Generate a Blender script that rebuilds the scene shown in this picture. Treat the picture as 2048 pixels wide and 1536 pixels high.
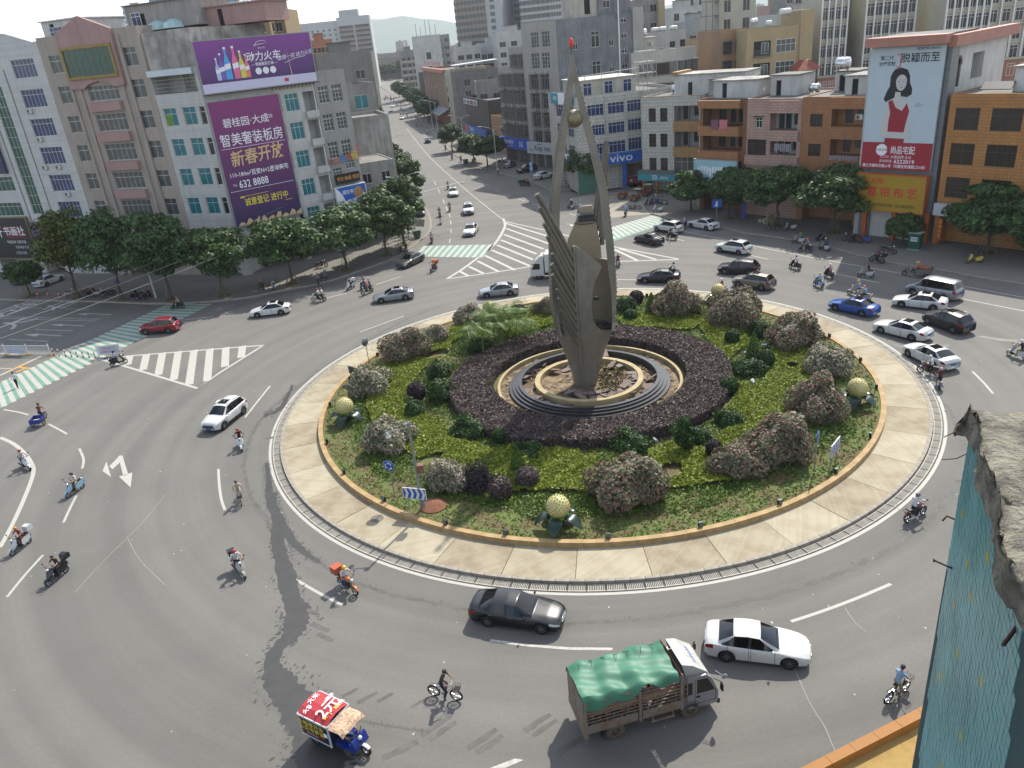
import bpy,math,random
import numpy as np
from math import sin,cos,pi,radians,hypot,atan2
from mathutils import Matrix,Vector
random.seed(7);rng=np.random.default_rng(7)
SC=bpy.context.scene;COL=SC.collection
for _o in list(bpy.data.objects):bpy.data.objects.remove(_o)

# ---------------------------------------------------------------- camera
PITCH,ROLL,CAMH=radians(24.33),radians(-5.82),27.0
cd=bpy.data.cameras.new('camera');cam=bpy.data.objects.new('camera',cd);COL.objects.link(cam)
_x=Vector((1,0,0));_u=Vector((0,sin(PITCH),cos(PITCH)));_f=Vector((0,cos(PITCH),-sin(PITCH)))
_X=_x*cos(ROLL)+_u*sin(ROLL);_U=-_x*sin(ROLL)+_u*cos(ROLL)
cam.matrix_world=Matrix(((_X.x,_U.x,-_f.x,0),(_X.y,_U.y,-_f.y,0),(_X.z,_U.z,-_f.z,CAMH),(0,0,0,1)))
cd.sensor_width=36;cd.lens=1540/2048*36;cd.clip_start=0.1;cd.clip_end=30000
SC.camera=cam
# ---------------------------------------------------------------- sky, sun, exposure
SUN_EL,SUN_AZ=radians(48),radians(60)
W=bpy.data.worlds.new('World');SC.world=W;W.use_nodes=True
nt=W.node_tree;nd=nt.nodes;lk=nt.links;nd.clear()
sky=nd.new('ShaderNodeTexSky');sky.sky_type='NISHITA';sky.sun_disc=False
sky.sun_elevation=SUN_EL;sky.sun_rotation=radians(30);sky.air_density=1.1;sky.dust_density=1.2;sky.ozone_density=1.5;sky.altitude=50
geo=nd.new('ShaderNodeTexCoord');sep=nd.new('ShaderNodeSeparateXYZ');lk.new(geo.outputs['Generated'],sep.inputs[0])
zz=nd.new('ShaderNodeMath');zz.operation='MAXIMUM';lk.new(sep.outputs[2],zz.inputs[0]);zz.inputs[1].default_value=0.0
za=nd.new('ShaderNodeMath');za.operation='ADD';lk.new(zz.outputs[0],za.inputs[0]);za.inputs[1].default_value=0.16
vd=nd.new('ShaderNodeVectorMath');vd.operation='DIVIDE';lk.new(geo.outputs['Generated'],vd.inputs[0])
cz=nd.new('ShaderNodeCombineXYZ')
for i in range(3):lk.new(za.outputs[0],cz.inputs[i])
lk.new(cz.outputs[0],vd.inputs[1])
cn=nd.new('ShaderNodeTexNoise');cn.inputs['Scale'].default_value=0.9;cn.inputs['Detail'].default_value=7;cn.inputs['Roughness'].default_value=.55
lk.new(vd.outputs[0],cn.inputs['Vector'])
cr=nd.new('ShaderNodeValToRGB');cr.color_ramp.elements[0].position=.40;cr.color_ramp.elements[1].position=.62
lk.new(cn.outputs[0],cr.inputs[0])
mx=nd.new('ShaderNodeMix');mx.data_type='RGBA';lk.new(cr.outputs[0],mx.inputs[0]);lk.new(sky.outputs[0],mx.inputs[6])
mx.inputs[7].default_value=(7.6,7.9,8.3,1)
sf=nd.new('ShaderNodeMath');sf.operation='MULTIPLY';sf.inputs[1].default_value=.75;lk.new(cr.outputs[0],sf.inputs[0]);lk.new(sf.outputs[0],mx.inputs[0])
bg=nd.new('ShaderNodeBackground');bg.inputs[1].default_value=0.1;lk.new(mx.outputs[2],bg.inputs[0])
wo=nd.new('ShaderNodeOutputWorld');lk.new(bg.outputs[0],wo.inputs[0])
sl=bpy.data.lights.new('sun','SUN');sl.energy=3.1;sl.angle=radians(0.6);sl.color=(1,.95,.86)
sun=bpy.data.objects.new('sun',sl);COL.objects.link(sun)
sun.rotation_euler=Vector((cos(SUN_EL)*cos(SUN_AZ),cos(SUN_EL)*sin(SUN_AZ),sin(SUN_EL))).to_track_quat('Z','Y').to_euler()
VS=SC.view_settings;VS.view_transform='Standard';VS.look='None';VS.gamma=1;VS.exposure=1.25;VS.use_curve_mapping=False
SC.cycles.max_bounces=6;SC.cycles.diffuse_bounces=3;SC.cycles.glossy_bounces=3;SC.cycles.transmission_bounces=4;SC.cycles.transparent_max_bounces=8
SC.cycles.use_denoising=True;SC.cycles.caustics_reflective=False;SC.cycles.caustics_refractive=False
SC.cycles.sample_clamp_indirect=6

# ---------------------------------------------------------------- helpers
def hx(h):
    h=h.lstrip('#');r=[]
    for i in (0,2,4):
        c=int(h[i:i+2],16)/255;r.append(c/12.92 if c <= .04045 else ((c+.055)/1.055)**2.4)
    return r
_mats={}
def M(name,col='808080',rough=.75,var=.12,vs=1.2,metal=0.,bump=0.,bs=25.,streak=0.,coat=0.,spec=.4,em=0.,col2=None,brick=None,trans=0.,radial=None):
    """a procedural material: base colour broken up by noise, optional vertical stains, tile joints, bump"""
    if name in _mats:return _mats[name]
    m=bpy.data.materials.new(name);m.use_nodes=True;_mats[name]=m
    n=m.node_tree.nodes;l=m.node_tree.links;b=n['Principled BSDF']
    c=hx(col)
    b.inputs['Roughness'].default_value=rough;b.inputs['Metallic'].default_value=metal
    b.inputs['Specular IOR Level'].default_value=spec
    if coat:b.inputs['Coat Weight'].default_value=coat;b.inputs['Coat Roughness'].default_value=.04
    tc=n.new('ShaderNodeTexCoord');out=None;src=tc.outputs['Object']
    def noise(scale,det=4,mp=None,rg=.6):
        t=n.new('ShaderNodeTexNoise');t.inputs['Scale'].default_value=scale;t.inputs['Detail'].default_value=det;t.inputs['Roughness'].default_value=rg
        if mp:
            g=n.new('ShaderNodeMapping');g.inputs['Scale'].default_value=mp;l.new(src,g.inputs[0]);l.new(g.outputs[0],t.inputs[0])
        else:l.new(src,t.inputs[0])
        return t.outputs[0]
    def mixc(f,a,bb,blend='MIX',fac=None):
        k=n.new('ShaderNodeMix');k.data_type='RGBA';k.blend_type=blend
        if isinstance(f,(int,float)):k.inputs[0].default_value=f
        else:l.new(f,k.inputs[0])
        for idx,v in ((6,a),(7,bb)):
            if isinstance(v,(list,tuple)):k.inputs[idx].default_value=(*v[:3],1)
            else:l.new(v,k.inputs[idx])
        return k.outputs[2]
    def ramp(f,p0,p1,v0=0,v1=1):
        k=n.new('ShaderNodeMapRange');k.inputs[1].default_value=p0;k.inputs[2].default_value=p1;k.inputs[3].default_value=v0;k.inputs[4].default_value=v1
        l.new(f,k.inputs[0]);return k.outputs[0]
    cur=c
    if col2:cur=mixc(ramp(noise(vs,5),.42,.6),c,hx(col2))
    if brick:# (tile width, tile height, joint, joint darkening)
        sp=n.new('ShaderNodeSeparateXYZ');l.new(src,sp.inputs[0])
        ad=n.new('ShaderNodeMath');ad.operation='ADD';l.new(sp.outputs[0],ad.inputs[0]);l.new(sp.outputs[1],ad.inputs[1])
        cb=n.new('ShaderNodeCombineXYZ');l.new(ad.outputs[0],cb.inputs[0]);l.new(sp.outputs[2],cb.inputs[1])
        bt=n.new('ShaderNodeTexBrick');bt.offset=brick[4] if len(brick)>4 else 0.;bt.inputs['Scale'].default_value=1
        bt.inputs['Brick Width'].default_value=brick[0];bt.inputs['Row Height'].default_value=brick[1];bt.inputs['Mortar Size'].default_value=brick[2]
        bt.inputs['Mortar Smooth'].default_value=.3;bt.inputs['Bias'].default_value=0
        l.new(cb.outputs[0],bt.inputs[0])
        bt.inputs['Color1'].default_value=(1,1,1,1);bt.inputs['Color2'].default_value=(.88,.88,.88,1);bt.inputs['Mortar'].default_value=(brick[3],)*3+(1,)
        cur=mixc(1.,cur,bt.outputs[0],'MULTIPLY')
    if var:
        f=ramp(noise(vs,6),.3,.7,1-var,1+var*.6);v=n.new('ShaderNodeCombineXYZ')
        for i in range(3):l.new(f,v.inputs[i])
        cur=mixc(1.,cur,v.outputs[0],'MULTIPLY')
    if radial:# tyre worn bands concentric with a roundabout
        sb=n.new('ShaderNodeVectorMath');sb.operation='SUBTRACT';l.new(src,sb.inputs[0]);sb.inputs[1].default_value=(*radial,0);ln=n.new('ShaderNodeVectorMath');ln.operation='LENGTH';l.new(sb.outputs[0],ln.inputs[0])
        cb=n.new('ShaderNodeCombineXYZ');l.new(ln.outputs['Value'],cb.inputs[0]);mp=n.new('ShaderNodeVectorMath');mp.operation='MULTIPLY_ADD';l.new(src,mp.inputs[0]);mp.inputs[1].default_value=(.02,.02,0);l.new(cb.outputs[0],mp.inputs[2])
        t=n.new('ShaderNodeTexNoise');t.inputs['Scale'].default_value=.55;t.inputs['Detail'].default_value=5;l.new(mp.outputs[0],t.inputs[0]);f=ramp(t.outputs[0],.35,.65,.87,1.1);v=n.new('ShaderNodeCombineXYZ')
        for i in range(3):l.new(f,v.inputs[i])
        cur=mixc(1.,cur,v.outputs[0],'MULTIPLY')
        f=ramp(noise(6,8,None,.75),.3,.7,.88,1.1);v=n.new('ShaderNodeCombineXYZ')
        for i in range(3):l.new(f,v.inputs[i])
        cur=mixc(1.,cur,v.outputs[0],'MULTIPLY')
    if streak:
        s1=ramp(noise(1.,6,(1.6,1.6,.16),.7),.45,.72);cur=mixc(s1,cur,mixc(streak,cur,[x*.35 for x in c] if not isinstance(cur,list) else [.1,.1,.1]))
    if isinstance(cur,list):b.inputs['Base Color'].default_value=(*cur,1)
    else:l.new(cur,b.inputs['Base Color'])
    if bump:
        bp=n.new('ShaderNodeBump');bp.inputs['Strength'].default_value=bump;bp.inputs['Distance'].default_value=.05
        l.new(noise(bs,5),bp.inputs['Height']);l.new(bp.outputs[0],b.inputs['Normal'])
    if em:
        b.inputs['Emission Color'].default_value=(*c,1);b.inputs['Emission Strength'].default_value=em
    if trans:b.inputs['Transmission Weight'].default_value=trans
    return m
def LEAF(name,c1,c2,rough=.55,c3=None,tl=.25,spec=.3):
    """leaf material: every leaf or clump takes its own shade between two (or three) greens"""
    if name in _mats:return _mats[name]
    m=bpy.data.materials.new(name);m.use_nodes=True;_mats[name]=m
    n=m.node_tree.nodes;l=m.node_tree.links;b=n['Principled BSDF'];b.inputs['Roughness'].default_value=rough;b.inputs['Specular IOR Level'].default_value=spec
    g=n.new('ShaderNodeNewGeometry');r=n.new('ShaderNodeValToRGB');l.new(g.outputs['Random Per Island'],r.inputs[0])
    e=r.color_ramp.elements;e[0].color=(*hx(c1),1);e[1].color=(*hx(c2),1)
    if c3:
        e[1].position=.8;k=e.new(.86);k.color=(*hx(c3),1)
    l.new(r.outputs[0],b.inputs['Base Color'])
    t=n.new('ShaderNodeBsdfTranslucent');l.new(r.outputs[0],t.inputs[0]);mxs=n.new('ShaderNodeMixShader');mxs.inputs[0].default_value=tl
    l.new(b.outputs[0],mxs.inputs[1]);l.new(t.outputs[0],mxs.inputs[2]);l.new(mxs.outputs[0],n['Material Output'].inputs[0])
    return m

class MB:
    """collects shapes and links them as ONE mesh object"""
    def __init__(s):s.v=[];s.f=[];s.m=[];s.s=[]
    def add(s,vs,fs,mi=0,sm=False):
        o=len(s.v);s.v.extend([tuple(map(float,p)) for p in vs])
        for f in fs:s.f.append([i+o for i in f]);s.m.append(mi);s.s.append(sm)
        return s
    def bx(s,x0,x1,y0,y1,z0,z1,mi=0,skip=''):
        v=[(x0,y0,z0),(x1,y0,z0),(x1,y1,z0),(x0,y1,z0),(x0,y0,z1),(x1,y0,z1),(x1,y1,z1),(x0,y1,z1)]
        F={'b':(3,2,1,0),'t':(4,5,6,7),'f':(0,1,5,4),'r':(1,2,6,5),'k':(2,3,7,6),'l':(3,0,4,7)}
        return s.add(v,[F[k] for k in F if k not in skip],mi)
    def cb(s,c,d,mi=0,rz=0.,rx=0.,ry=0.):
        R=Matrix.Rotation(rz,3,'Z') @ Matrix.Rotation(ry,3,'Y') @ Matrix.Rotation(rx,3,'X');C=Vector(c)
        v=[C+R @ Vector((sx*d[0]/2,sy*d[1]/2,sz*d[2]/2)) for sz in (-1,1) for sx,sy in ((-1,-1),(1,-1),(1,1),(-1,1))]
        return s.add(v,[(3,2,1,0),(4,5,6,7),(0,1,5,4),(1,2,6,5),(2,3,7,6),(3,0,4,7)],mi)
    def prism(s,poly,z0,z1,mi=0,cap=True,mt=None):
        n=len(poly);a=sum(poly[i][0]*poly[(i+1)%n][1]-poly[(i+1)%n][0]*poly[i][1] for i in range(n))
        if a<0:poly=poly[::-1]
        s.add([(p[0],p[1],z0) for p in poly]+[(p[0],p[1],z1) for p in poly],[(i,(i+1)%n,n+(i+1)%n,n+i) for i in range(n)],mi)
        if cap:s.add([(p[0],p[1],z1) for p in poly],[tuple(range(n))],mi if mt is None else mt);s.add([(p[0],p[1],z0) for p in poly],[tuple(range(n))[::-1]],mi)
        return s
    def xz(s,poly,y0,y1,mi=0,sm=False):
        """polygon given in (x,z) pushed from y0 (front) to y1"""
        n=len(poly);a=sum(poly[i][0]*poly[(i+1)%n][1]-poly[(i+1)%n][0]*poly[i][1] for i in range(n))
        if a<0:poly=poly[::-1]
        s.add([(p[0],y0,p[1]) for p in poly]+[(p[0],y1,p[1]) for p in poly],[tuple(range(n)),tuple(range(2*n-1,n-1,-1))]+[(i,n+i,n+(i+1)%n,(i+1)%n) for i in range(n)],mi,sm)
        return s
    def tube(s,pts,r,n=8,mi=0,cap=True,sm=True):
        pts=[Vector(p) for p in pts];k=len(pts);rr=r if isinstance(r,(list,tuple)) else [r]*k;vs=[];up=None
        for i,p in enumerate(pts):
            t=(pts[min(i+1,k-1)]-pts[max(i-1,0)]).normalized()
            if up is None:up=Vector((0,0,1)) if abs(t.z)<.9 else Vector((1,0,0))
            a=t.cross(up).normalized();b=a.cross(t).normalized();up=b
            vs += [p+(a*cos(2*pi*j/n)+b*sin(2*pi*j/n))*rr[i] for j in range(n)]
        fs=[(i*n+j,i*n+(j+1)%n,(i+1)*n+(j+1)%n,(i+1)*n+j) for i in range(k-1) for j in range(n)]
        o=len(s.v);s.add(vs,fs,mi,sm)
        if cap:s.add(vs[:n],[tuple(range(n))[::-1]],mi);s.add(vs[-n:],[tuple(range(n))],mi)
        return s
    def cyl(s,p,q,r,r2=None,n=12,mi=0,sm=True):return s.tube([p,q],[r,r if r2 is None else r2],n,mi,True,sm)
    def lathe(s,prof,n=16,mi=0,c=(0,0,0),sm=True,a0=0.,a1=2*pi,axis='z'):
        full=abs(a1-a0-2*pi)<1e-6;m=n if full else n+1;vs=[]
        for r,z in prof:
            for j in range(m):
                a=a0+(a1-a0)*j/n
                p=(r*cos(a),r*sin(a),z) if axis=='z' else ((r*cos(a),z,r*sin(a)) if axis=='y' else (z,r*cos(a),r*sin(a)))
                vs.append((c[0]+p[0],c[1]+p[1],c[2]+p[2]))
        fl=axis=='y'
        fs=[]
        for i in range(len(prof)-1):
            for j in range(n):
                q=(i*m+j,i*m+(j+1)%m,(i+1)*m+(j+1)%m,(i+1)*m+j);fs.append(q[::-1] if fl else q)
        return s.add(vs,fs,mi,sm)
    def sph(s,c,r,nu=12,nv=8,mi=0,sq=(1,1,1)):
        o=len(s.v);pr=[(max(1e-4,cos(-pi/2+pi*i/nv)),sin(-pi/2+pi*i/nv)) for i in range(nv+1)]
        t=MB().lathe(pr,nu);return s.add([(c[0]+p[0]*r*sq[0],c[1]+p[1]*r*sq[1],c[2]+p[2]*r*sq[2]) for p in t.v],t.f,mi,True)
    def ring(s,r0,r1,z0,z1,a0,a1,n=1,mi=0,c=(0,0),full=False):
        """block of an annulus; a in radians"""
        vs=[];
        for i in range(n+1):
            a=a0+(a1-a0)*i/n
            for r,z in ((r0,z0),(r1,z0),(r1,z1),(r0,z1)):vs.append((c[0]+r*cos(a),c[1]+r*sin(a),z))
        fs=[]
        for i in range(n):
            b=i*4;fs += [(b+k,b+4+k,b+4+(k+1)%4,b+(k+1)%4)[::-1] for k in range(4)]
        if not full:fs += [(0,1,2,3),(n*4+3,n*4+2,n*4+1,n*4)]
        return s.add(vs,fs,mi)
    def strip(s,A,B,mi=0,sm=False):
        n=len(A);return s.add(list(A)+list(B),[(i,i+1,n+i+1,n+i) for i in range(n-1)],mi,sm)
    def poly(s,pts,mi=0):return s.add(pts,[tuple(range(len(pts)))],mi)
    def mesh(s,md,T=None,mi=0):
        v,f=md;T=T or Matrix.Identity(4);return s.add([T @ Vector(p) for p in v],f,mi)
    def merge(s,o,T=None,mo=0):
        b=len(s.v);s.v.extend([tuple(T @ Vector(p)) for p in o.v] if T else o.v);s.f.extend([[i+b for i in f] for f in o.f]);s.m.extend([x+mo for x in o.m]);s.s.extend(o.s);return s
    def data(s,name,mats):
        me=bpy.data.meshes.new(name);me.from_pydata(s.v,[],s.f)
        for m in (mats if isinstance(mats,(list,tuple)) else [mats]):me.materials.append(m)
        if len(s.f):
            me.polygons.foreach_set('material_index',s.m);me.polygons.foreach_set('use_smooth',s.s)
        me.update();return me
    def obj(s,name,mats,parent=None,loc=None,rz=0.):return O(name,s.data(name,mats),parent,loc,rz)
def O(name,data,parent=None,loc=None,rz=0.,label=None):
    o=bpy.data.objects.new(name,data);COL.objects.link(o)
    if parent is not None:o.parent=parent
    if loc is not None:o.location=(loc[0],loc[1],loc[2] if len(loc)>2 else 0)
    if rz:o.rotation_euler=(0,0,rz)
    if label:o['label']=label
    return o
def E(name,label,cat,loc=(0,0,0),rz=0.,group=None):
    o=O(name,None,None,loc,rz);o.empty_display_size=.3;return tag(o,label,cat,group)
def tag(o,label,cat,group=None,kind=None):
    if label:o['label']=label
    if cat:o['category']=cat
    if group:o['group']=group
    if kind:o['kind']=kind
    return o
def struct(o):o['kind']='structure';return o
def stuff(o):o['kind']='stuff';return o
def copy_tree(o,parent=None):
    c=o.copy();COL.objects.link(c)
    if parent is not None:c.parent=parent
    for ch in list(o.children):copy_tree(ch,c)
    return c
def paint(o,slot,mat):
    o.material_slots[slot].link='OBJECT';o.material_slots[slot].material=mat
_txt={}
def text(body,size=1.,bold=0.,align='CENTER',shear=0.,sp=1.):
    """lettering as flat mesh data in the x-y plane, centred on its own middle line"""
    k=(body,size,bold,align,shear,sp)
    if k in _txt:return _txt[k]
    cu=bpy.data.curves.new('t','FONT');cu.body=body;cu.size=size;cu.align_x=align;cu.align_y='CENTER';cu.resolution_u=2 if len(body)<14 else 1;cu.offset=bold*size;cu.shear=shear;cu.space_character=sp
    ob=bpy.data.objects.new('t',cu);COL.objects.link(ob)
    dg=bpy.context.evaluated_depsgraph_get();me=ob.evaluated_get(dg).to_mesh()
    r=([tuple(v.co) for v in me.vertices],[tuple(p.vertices) for p in me.polygons])
    ob.evaluated_get(dg).to_mesh_clear();bpy.data.objects.remove(ob);bpy.data.curves.remove(cu);_txt[k]=r;return r
UP=Matrix(((1,0,0,0),(0,0,-1,0),(0,1,0,0),(0,0,0,1)))    # lettering plane x-y -> wall plane x-z facing -y
def wtext(mb,body,x,z,y,size,mi=0,rot=0.,w=None,**kw):
    t=text(body,size,**kw)
    sx=1.
    if w and t[0]:
        xs=[p[0] for p in t[0]];sx=w/max(1e-3,max(xs)-min(xs));
    mb.mesh(t,Matrix.Translation((x,y,z)) @ UP @ Matrix.Rotation(rot,4,'Z') @ Matrix.Diagonal((sx,1,1,1)),mi)
def sheet(name,P,F,mat,parent=None):
    return MB().add(P,F).obj(name,mat,parent)
def cards(P,N,size,asp=1.6,jit=.6,fold=0.):
    """leaf cards: numpy arrays of points and facing directions -> vertices and quads"""
    n=len(P);N=N+rng.normal(0,jit,(n,3));N /= np.linalg.norm(N,axis=1,keepdims=True)+1e-9
    A=np.cross(N,rng.normal(0,1,(n,3)));A /= np.linalg.norm(A,axis=1,keepdims=True)+1e-9;B=np.cross(N,A)
    s=(size*(0.65+.7*rng.random(n)))[:,None]/2
    V=np.stack([P-A*s*asp,P+B*s*.8,P+A*s*asp,P-B*s*.8],1).reshape(-1,3)
    return V
def cards_data(name,V,mats,mi=None):
    n=len(V)//4;me=bpy.data.meshes.new(name);me.vertices.add(len(V));me.vertices.foreach_set('co',np.asarray(V,np.float32).ravel())
    me.loops.add(4*n);me.loops.foreach_set('vertex_index',np.arange(4*n,dtype=np.int32));me.polygons.add(n)
    me.polygons.foreach_set('loop_start',np.arange(0,4*n,4,dtype=np.int32));me.polygons.foreach_set('loop_total',np.full(n,4,np.int32))
    for m in (mats if isinstance(mats,(list,tuple)) else [mats]):me.materials.append(m)
    if mi is not None:me.polygons.foreach_set('material_index',np.asarray(mi,np.int32))
    me.update(calc_edges=True);return me
def inpoly(X,Y,poly):
    c=np.zeros(len(X),bool);n=len(poly)
    for i in range(n):
        x0,y0=poly[i][:2];x1,y1=poly[(i+1)%n][:2]
        if y0==y1:continue
        k=((y0>Y) != (y1>Y)) & (X<(x1-x0)*(Y-y0)/(y1-y0)+x0);c ^= k
    return c

# ================================================================ ground, roads, roundabout
asphalt=M('asphalt','67645f',.86,.15,.13,bump=.25,bs=60,col2='5d5b56',radial=(6.4,57.7))
concrete_g=M('pavement concrete','6f6b63',.88,.22,.5,bump=.3,bs=18,col2='635f58')
plaza_c=M('plaza concrete','8f877a',.88,.22,.3,bump=.2,bs=12,col2='7a7468')
cityground=M('city ground','7c7870',.9,.2,.05)
white_p=M('road paint','a9a79d',.75,.3,1.6,bump=.1,col2='94928a')
worn_p=M('worn road paint','a3a199',.75,.35,4)
yellow_p=M('yellow road paint','b98a2e',.7,.25,3)
green_p=M('green crossing paint','5f8274',.75,.2,1.5)
kerb_c=M('kerb granite','8b8478',.85,.22,2,bump=.2)
S=5000
struct(sheet('ground',[(-S,-300,-.03),(S,-300,-.03),(S,2*S,-.03),(-S,2*S,-.03)],[(0,1,2,3)],cityground))
road=MB().poly([(-160,-20,0),(130,-20,0),(130,40,0),(60,160,0),(18,160,0),(-8,255,0),(-16,300,0),(-80,735,0),(40,735,0),(40,760,0),(-200,760,0),(-200,735,0),(-116,735,0),(-46,300,0),(-26,170,0),(-160,200,0)]).obj('road',asphalt);struct(road)

EK=lambda y:float(np.interp(y,[162,175,192,209,255,282,330,400,500,720],[4.8,.2,-5.2,-9.4,-15.8,-20,-27,-37,-54,-92]))
WK=lambda y:float(np.interp(y,[128,137,170,215,290,400,500,720],[-10.7,-11.9,-20,-28,-37,-53,-69,-106]))
def line(P,w,mat=None,z=.004,name='lane_line',parent=None):
    P=[Vector((p[0],p[1],0)) for p in P];A=[];B=[]
    for i,p in enumerate(P):
        t=(P[min(i+1,len(P)-1)]-P[max(i-1,0)]).normalized();n=Vector((-t.y,t.x,0))*w/2
        A.append((p.x-n.x,p.y-n.y,z));B.append((p.x+n.x,p.y+n.y,z))
    o=MB().strip(A,B).obj(name,mat or white_p,parent)
    return o if parent is not None else struct(o)
def smooth(P,k=6):
    out=[];n=len(P)
    for i in range(n-1):
        p0,p1,p2,p3=(Vector(P[max(0,min(n-1,j))][:2]) for j in (i-1,i,i+1,i+2))
        for a in range(k):
            t=a/k;out.append(.5*((2*p1)+(p2-p0)*t+(2*p0-5*p1+4*p2-p3)*t*t+(3*p1-p0-3*p2+p3)*t**3))
    out.append(Vector(P[-1][:2]));return [(p.x,p.y) for p in out]
# --- solid and dashed lane lines
for P,w in (([(-28.13,288.49),(-16.59,215.08),(-8.91,173.36),(-3.06,144.28),(1.03,125.04)],.15),([(25.91,104.84),(29.81,98.27),(33.16,92.21),(37.91,84.78),(43.02,77.21),(45.85,72.28),(48.89,67.53)],.16),
             ([(-43.65,59.45),(-41.66,57.92),(-39.65,55.9),(-37.94,53.81),(-37.2,52.63),(-36.49,50.89),(-35.44,47.72),(-34.57,44.75),(-33.96,42.36)],.3),([(-65.0,97.1),(-56.95,94.05),(-49.39,91.28)],.13),([(-64.55,96.3),(-56.52,93.21),(-49.56,90.69)],.13),
             ([(-69.72,105.43),(-62.42,102.67),(-52.87,99.03),(-41.59,94.4),(-32.77,93.44),(-28.13,95.1),(-22.83,96.85),(-18.69,100.68),(-14.49,105.8),(-12.35,110.95)],.12)):
    line(smooth(P),w)
for P in ([(-14.72,37.19),(-13.42,35.93),(-11.71,34.41),(-10.28,33.25)],[(12.26,28.66),(13.85,29.1),(15.86,29.75),(18.05,30.56)],[(-22.11,49.93),(-21.32,47.56),(-20.53,45.48),(-19.89,44.14)],
          [(-46.8,65.57),(-44.67,64.46),(-43.48,63.68)],[(-40.43,61.24),(-38.68,59.73),(-37.61,58.77)],[(-35.15,55.75),(-34.21,54.34),(-33.68,53.37),(-33.25,52.22)],[(-31.75,48.14),(-31.35,46.28),(-30.96,44.64)],[(-30.46,40.99),(-30.55,39.02),(-30.51,37.0)]):
    line(smooth(P,4),.18)
for P in ([(-15.39,76.9),(-13.27,78.75),(-11.05,80.69)],[(-15.76,94.18),(-12.83,96.69)],[(-21.37,90.51),(-18.99,91.72)],[(35.6,53.27),(35.23,51.18),(34.82,49.41)],[(23.96,101.31),(24.69,99.89)],[(30.44,90.16),(31.7,87.83)],[(36.32,80.22),(39.09,75.67)],
          [(37.53,70.17),(37.9,69.74)],[(43.81,68.74),(46.76,64.26)],[(11.97,123.61),(12.87,121.65)],[(-10.75,104.49),(-9.47,106.41)],[(-30.26,87.5),(-31.65,87.39)],[(-37.86,87.51),(-34.29,87.66)]):line(P,.16)
for P in ([(-2.36,29.45),(-0.42,28.83),(1.48,28.36),(3.48,28.05)],[(-22.49,58.45),(-22.24,61.49),(-21.93,64.7)],[(12.88,86.23),(16.93,84.59)]):line(P,.17,worn_p)
for x,y,q in [((-5.89,177.66,0.0),0,(-5.04,175.45,0.0)),((-4.26,170.48,0.0),0,(-3.46,168.43,0.0)),((-2.85,163.88,0.0),0,(-1.99,161.71,0.0)),((-1.24,158.14,0.0),0,(-0.32,155.85,0.0)),((0.46,152.11,0.0),0,(1.42,149.75,0.0)),((2.3,145.85,0.0),0,(3.28,143.45,0.0)),((4.54,139.77,0.0),0,(5.53,137.35,0.0)),((6.72,134.52,0.0),0,(7.72,132.07,0.0))]:line([x,q],.14,name='lane_dash')
for p,q in [((-12.22,168.86,0.0),(-11.53,163.55,0.0)),((-10.88,158.53,0.0),(-10.27,153.8,0.0)),((-9.39,146.67,0.0),(-8.95,142.61,0.0)),((-8.57,139.67,0.0),(-8.17,135.95,0.0)),((-7.83,133.67,0.0),(-7.55,130.29,0.0)),((-7.37,127.48,0.0),(-7.2,124.41,0.0)),((-7.1,121.15,0.0),(-7.01,118.38,0.0)),((-7.04,114.5,0.0),(-7.04,112.03,0.0))]:line([p,q],.14,name='lane_dash')
for P in ([(-64.21,100.43),(-60.36,98.94)],[(-56.6,97.47),(-52.99,96.15)],[(-56.59,89.76),(-50.98,87.67)],[(-58.04,86.79),(-52.29,84.58)],[(-56.36,81.86),(-53.85,81.05)]):line(P,.15)
line([(-52.36,74.8),(-51.54,77.11),(-50.59,79.59)],.35,name='stop_line');line([(-53.63,77.04),(-52.11,76.51)],.15)
for a,h in ([(-48.66,92.75),(-52.39,94.29),(-51.92,94.38),(-53.97,94.69),(-52.07,93.6),(-52.26,94.02)],0),([(-50.33,89.15),(-53.58,90.53),(-53.74,90.87),(-55.56,91.12),(-53.56,90.01),(-53.43,90.24)],0),([(-51.57,86.1),(-55.04,87.6),(-55.18,87.97),(-57.11,88.19),(-55.05,86.93),(-54.88,87.28)],0),([(10.59,116.6),(11.25,116.36),(12.77,113.24),(12.3,113.12),(11.8,114.51),(11.1,115.0)],0):
    m=MB();s=a
    m.poly([(p[0],p[1],.004) for p in s[1:]]);
    m.strip([(s[0][0],s[0][1]-.1,.0045),(s[1][0],s[1][1]-.1,.0045)],[(s[0][0],s[0][1]+.12,.0045),(s[1][0],s[1][1]+.12,.0045)]);struct(m.obj('arrow_marking',white_p))
am=MB()
for P in ([(-31.13,53.71),(-30.82,53.75),(-29.05,50.58),(-29.34,50.39)],[(-29.63,50.34),(-28.81,50.76),(-28.02,48.51)],[(-31.04,53.5),(-30.5,52.73),(-30.66,51.6),(-31.13,52.1)],[(-31.72,52.98),(-31.36,51.46),(-30.25,50.39)]):am.poly([(p[0],p[1],.004 if len(am.f)<2 else .005) for p in P])
struct(am.obj('arrow_marking',white_p))
am=MB()
for P in ([(-2.48,22.19),(-1.44,22.52),(-1.09,22.41),(-1.86,22.12)],):am.poly([(p[0],p[1],.004) for p in P])
struct(am.obj('arrow_marking',worn_p))
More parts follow.
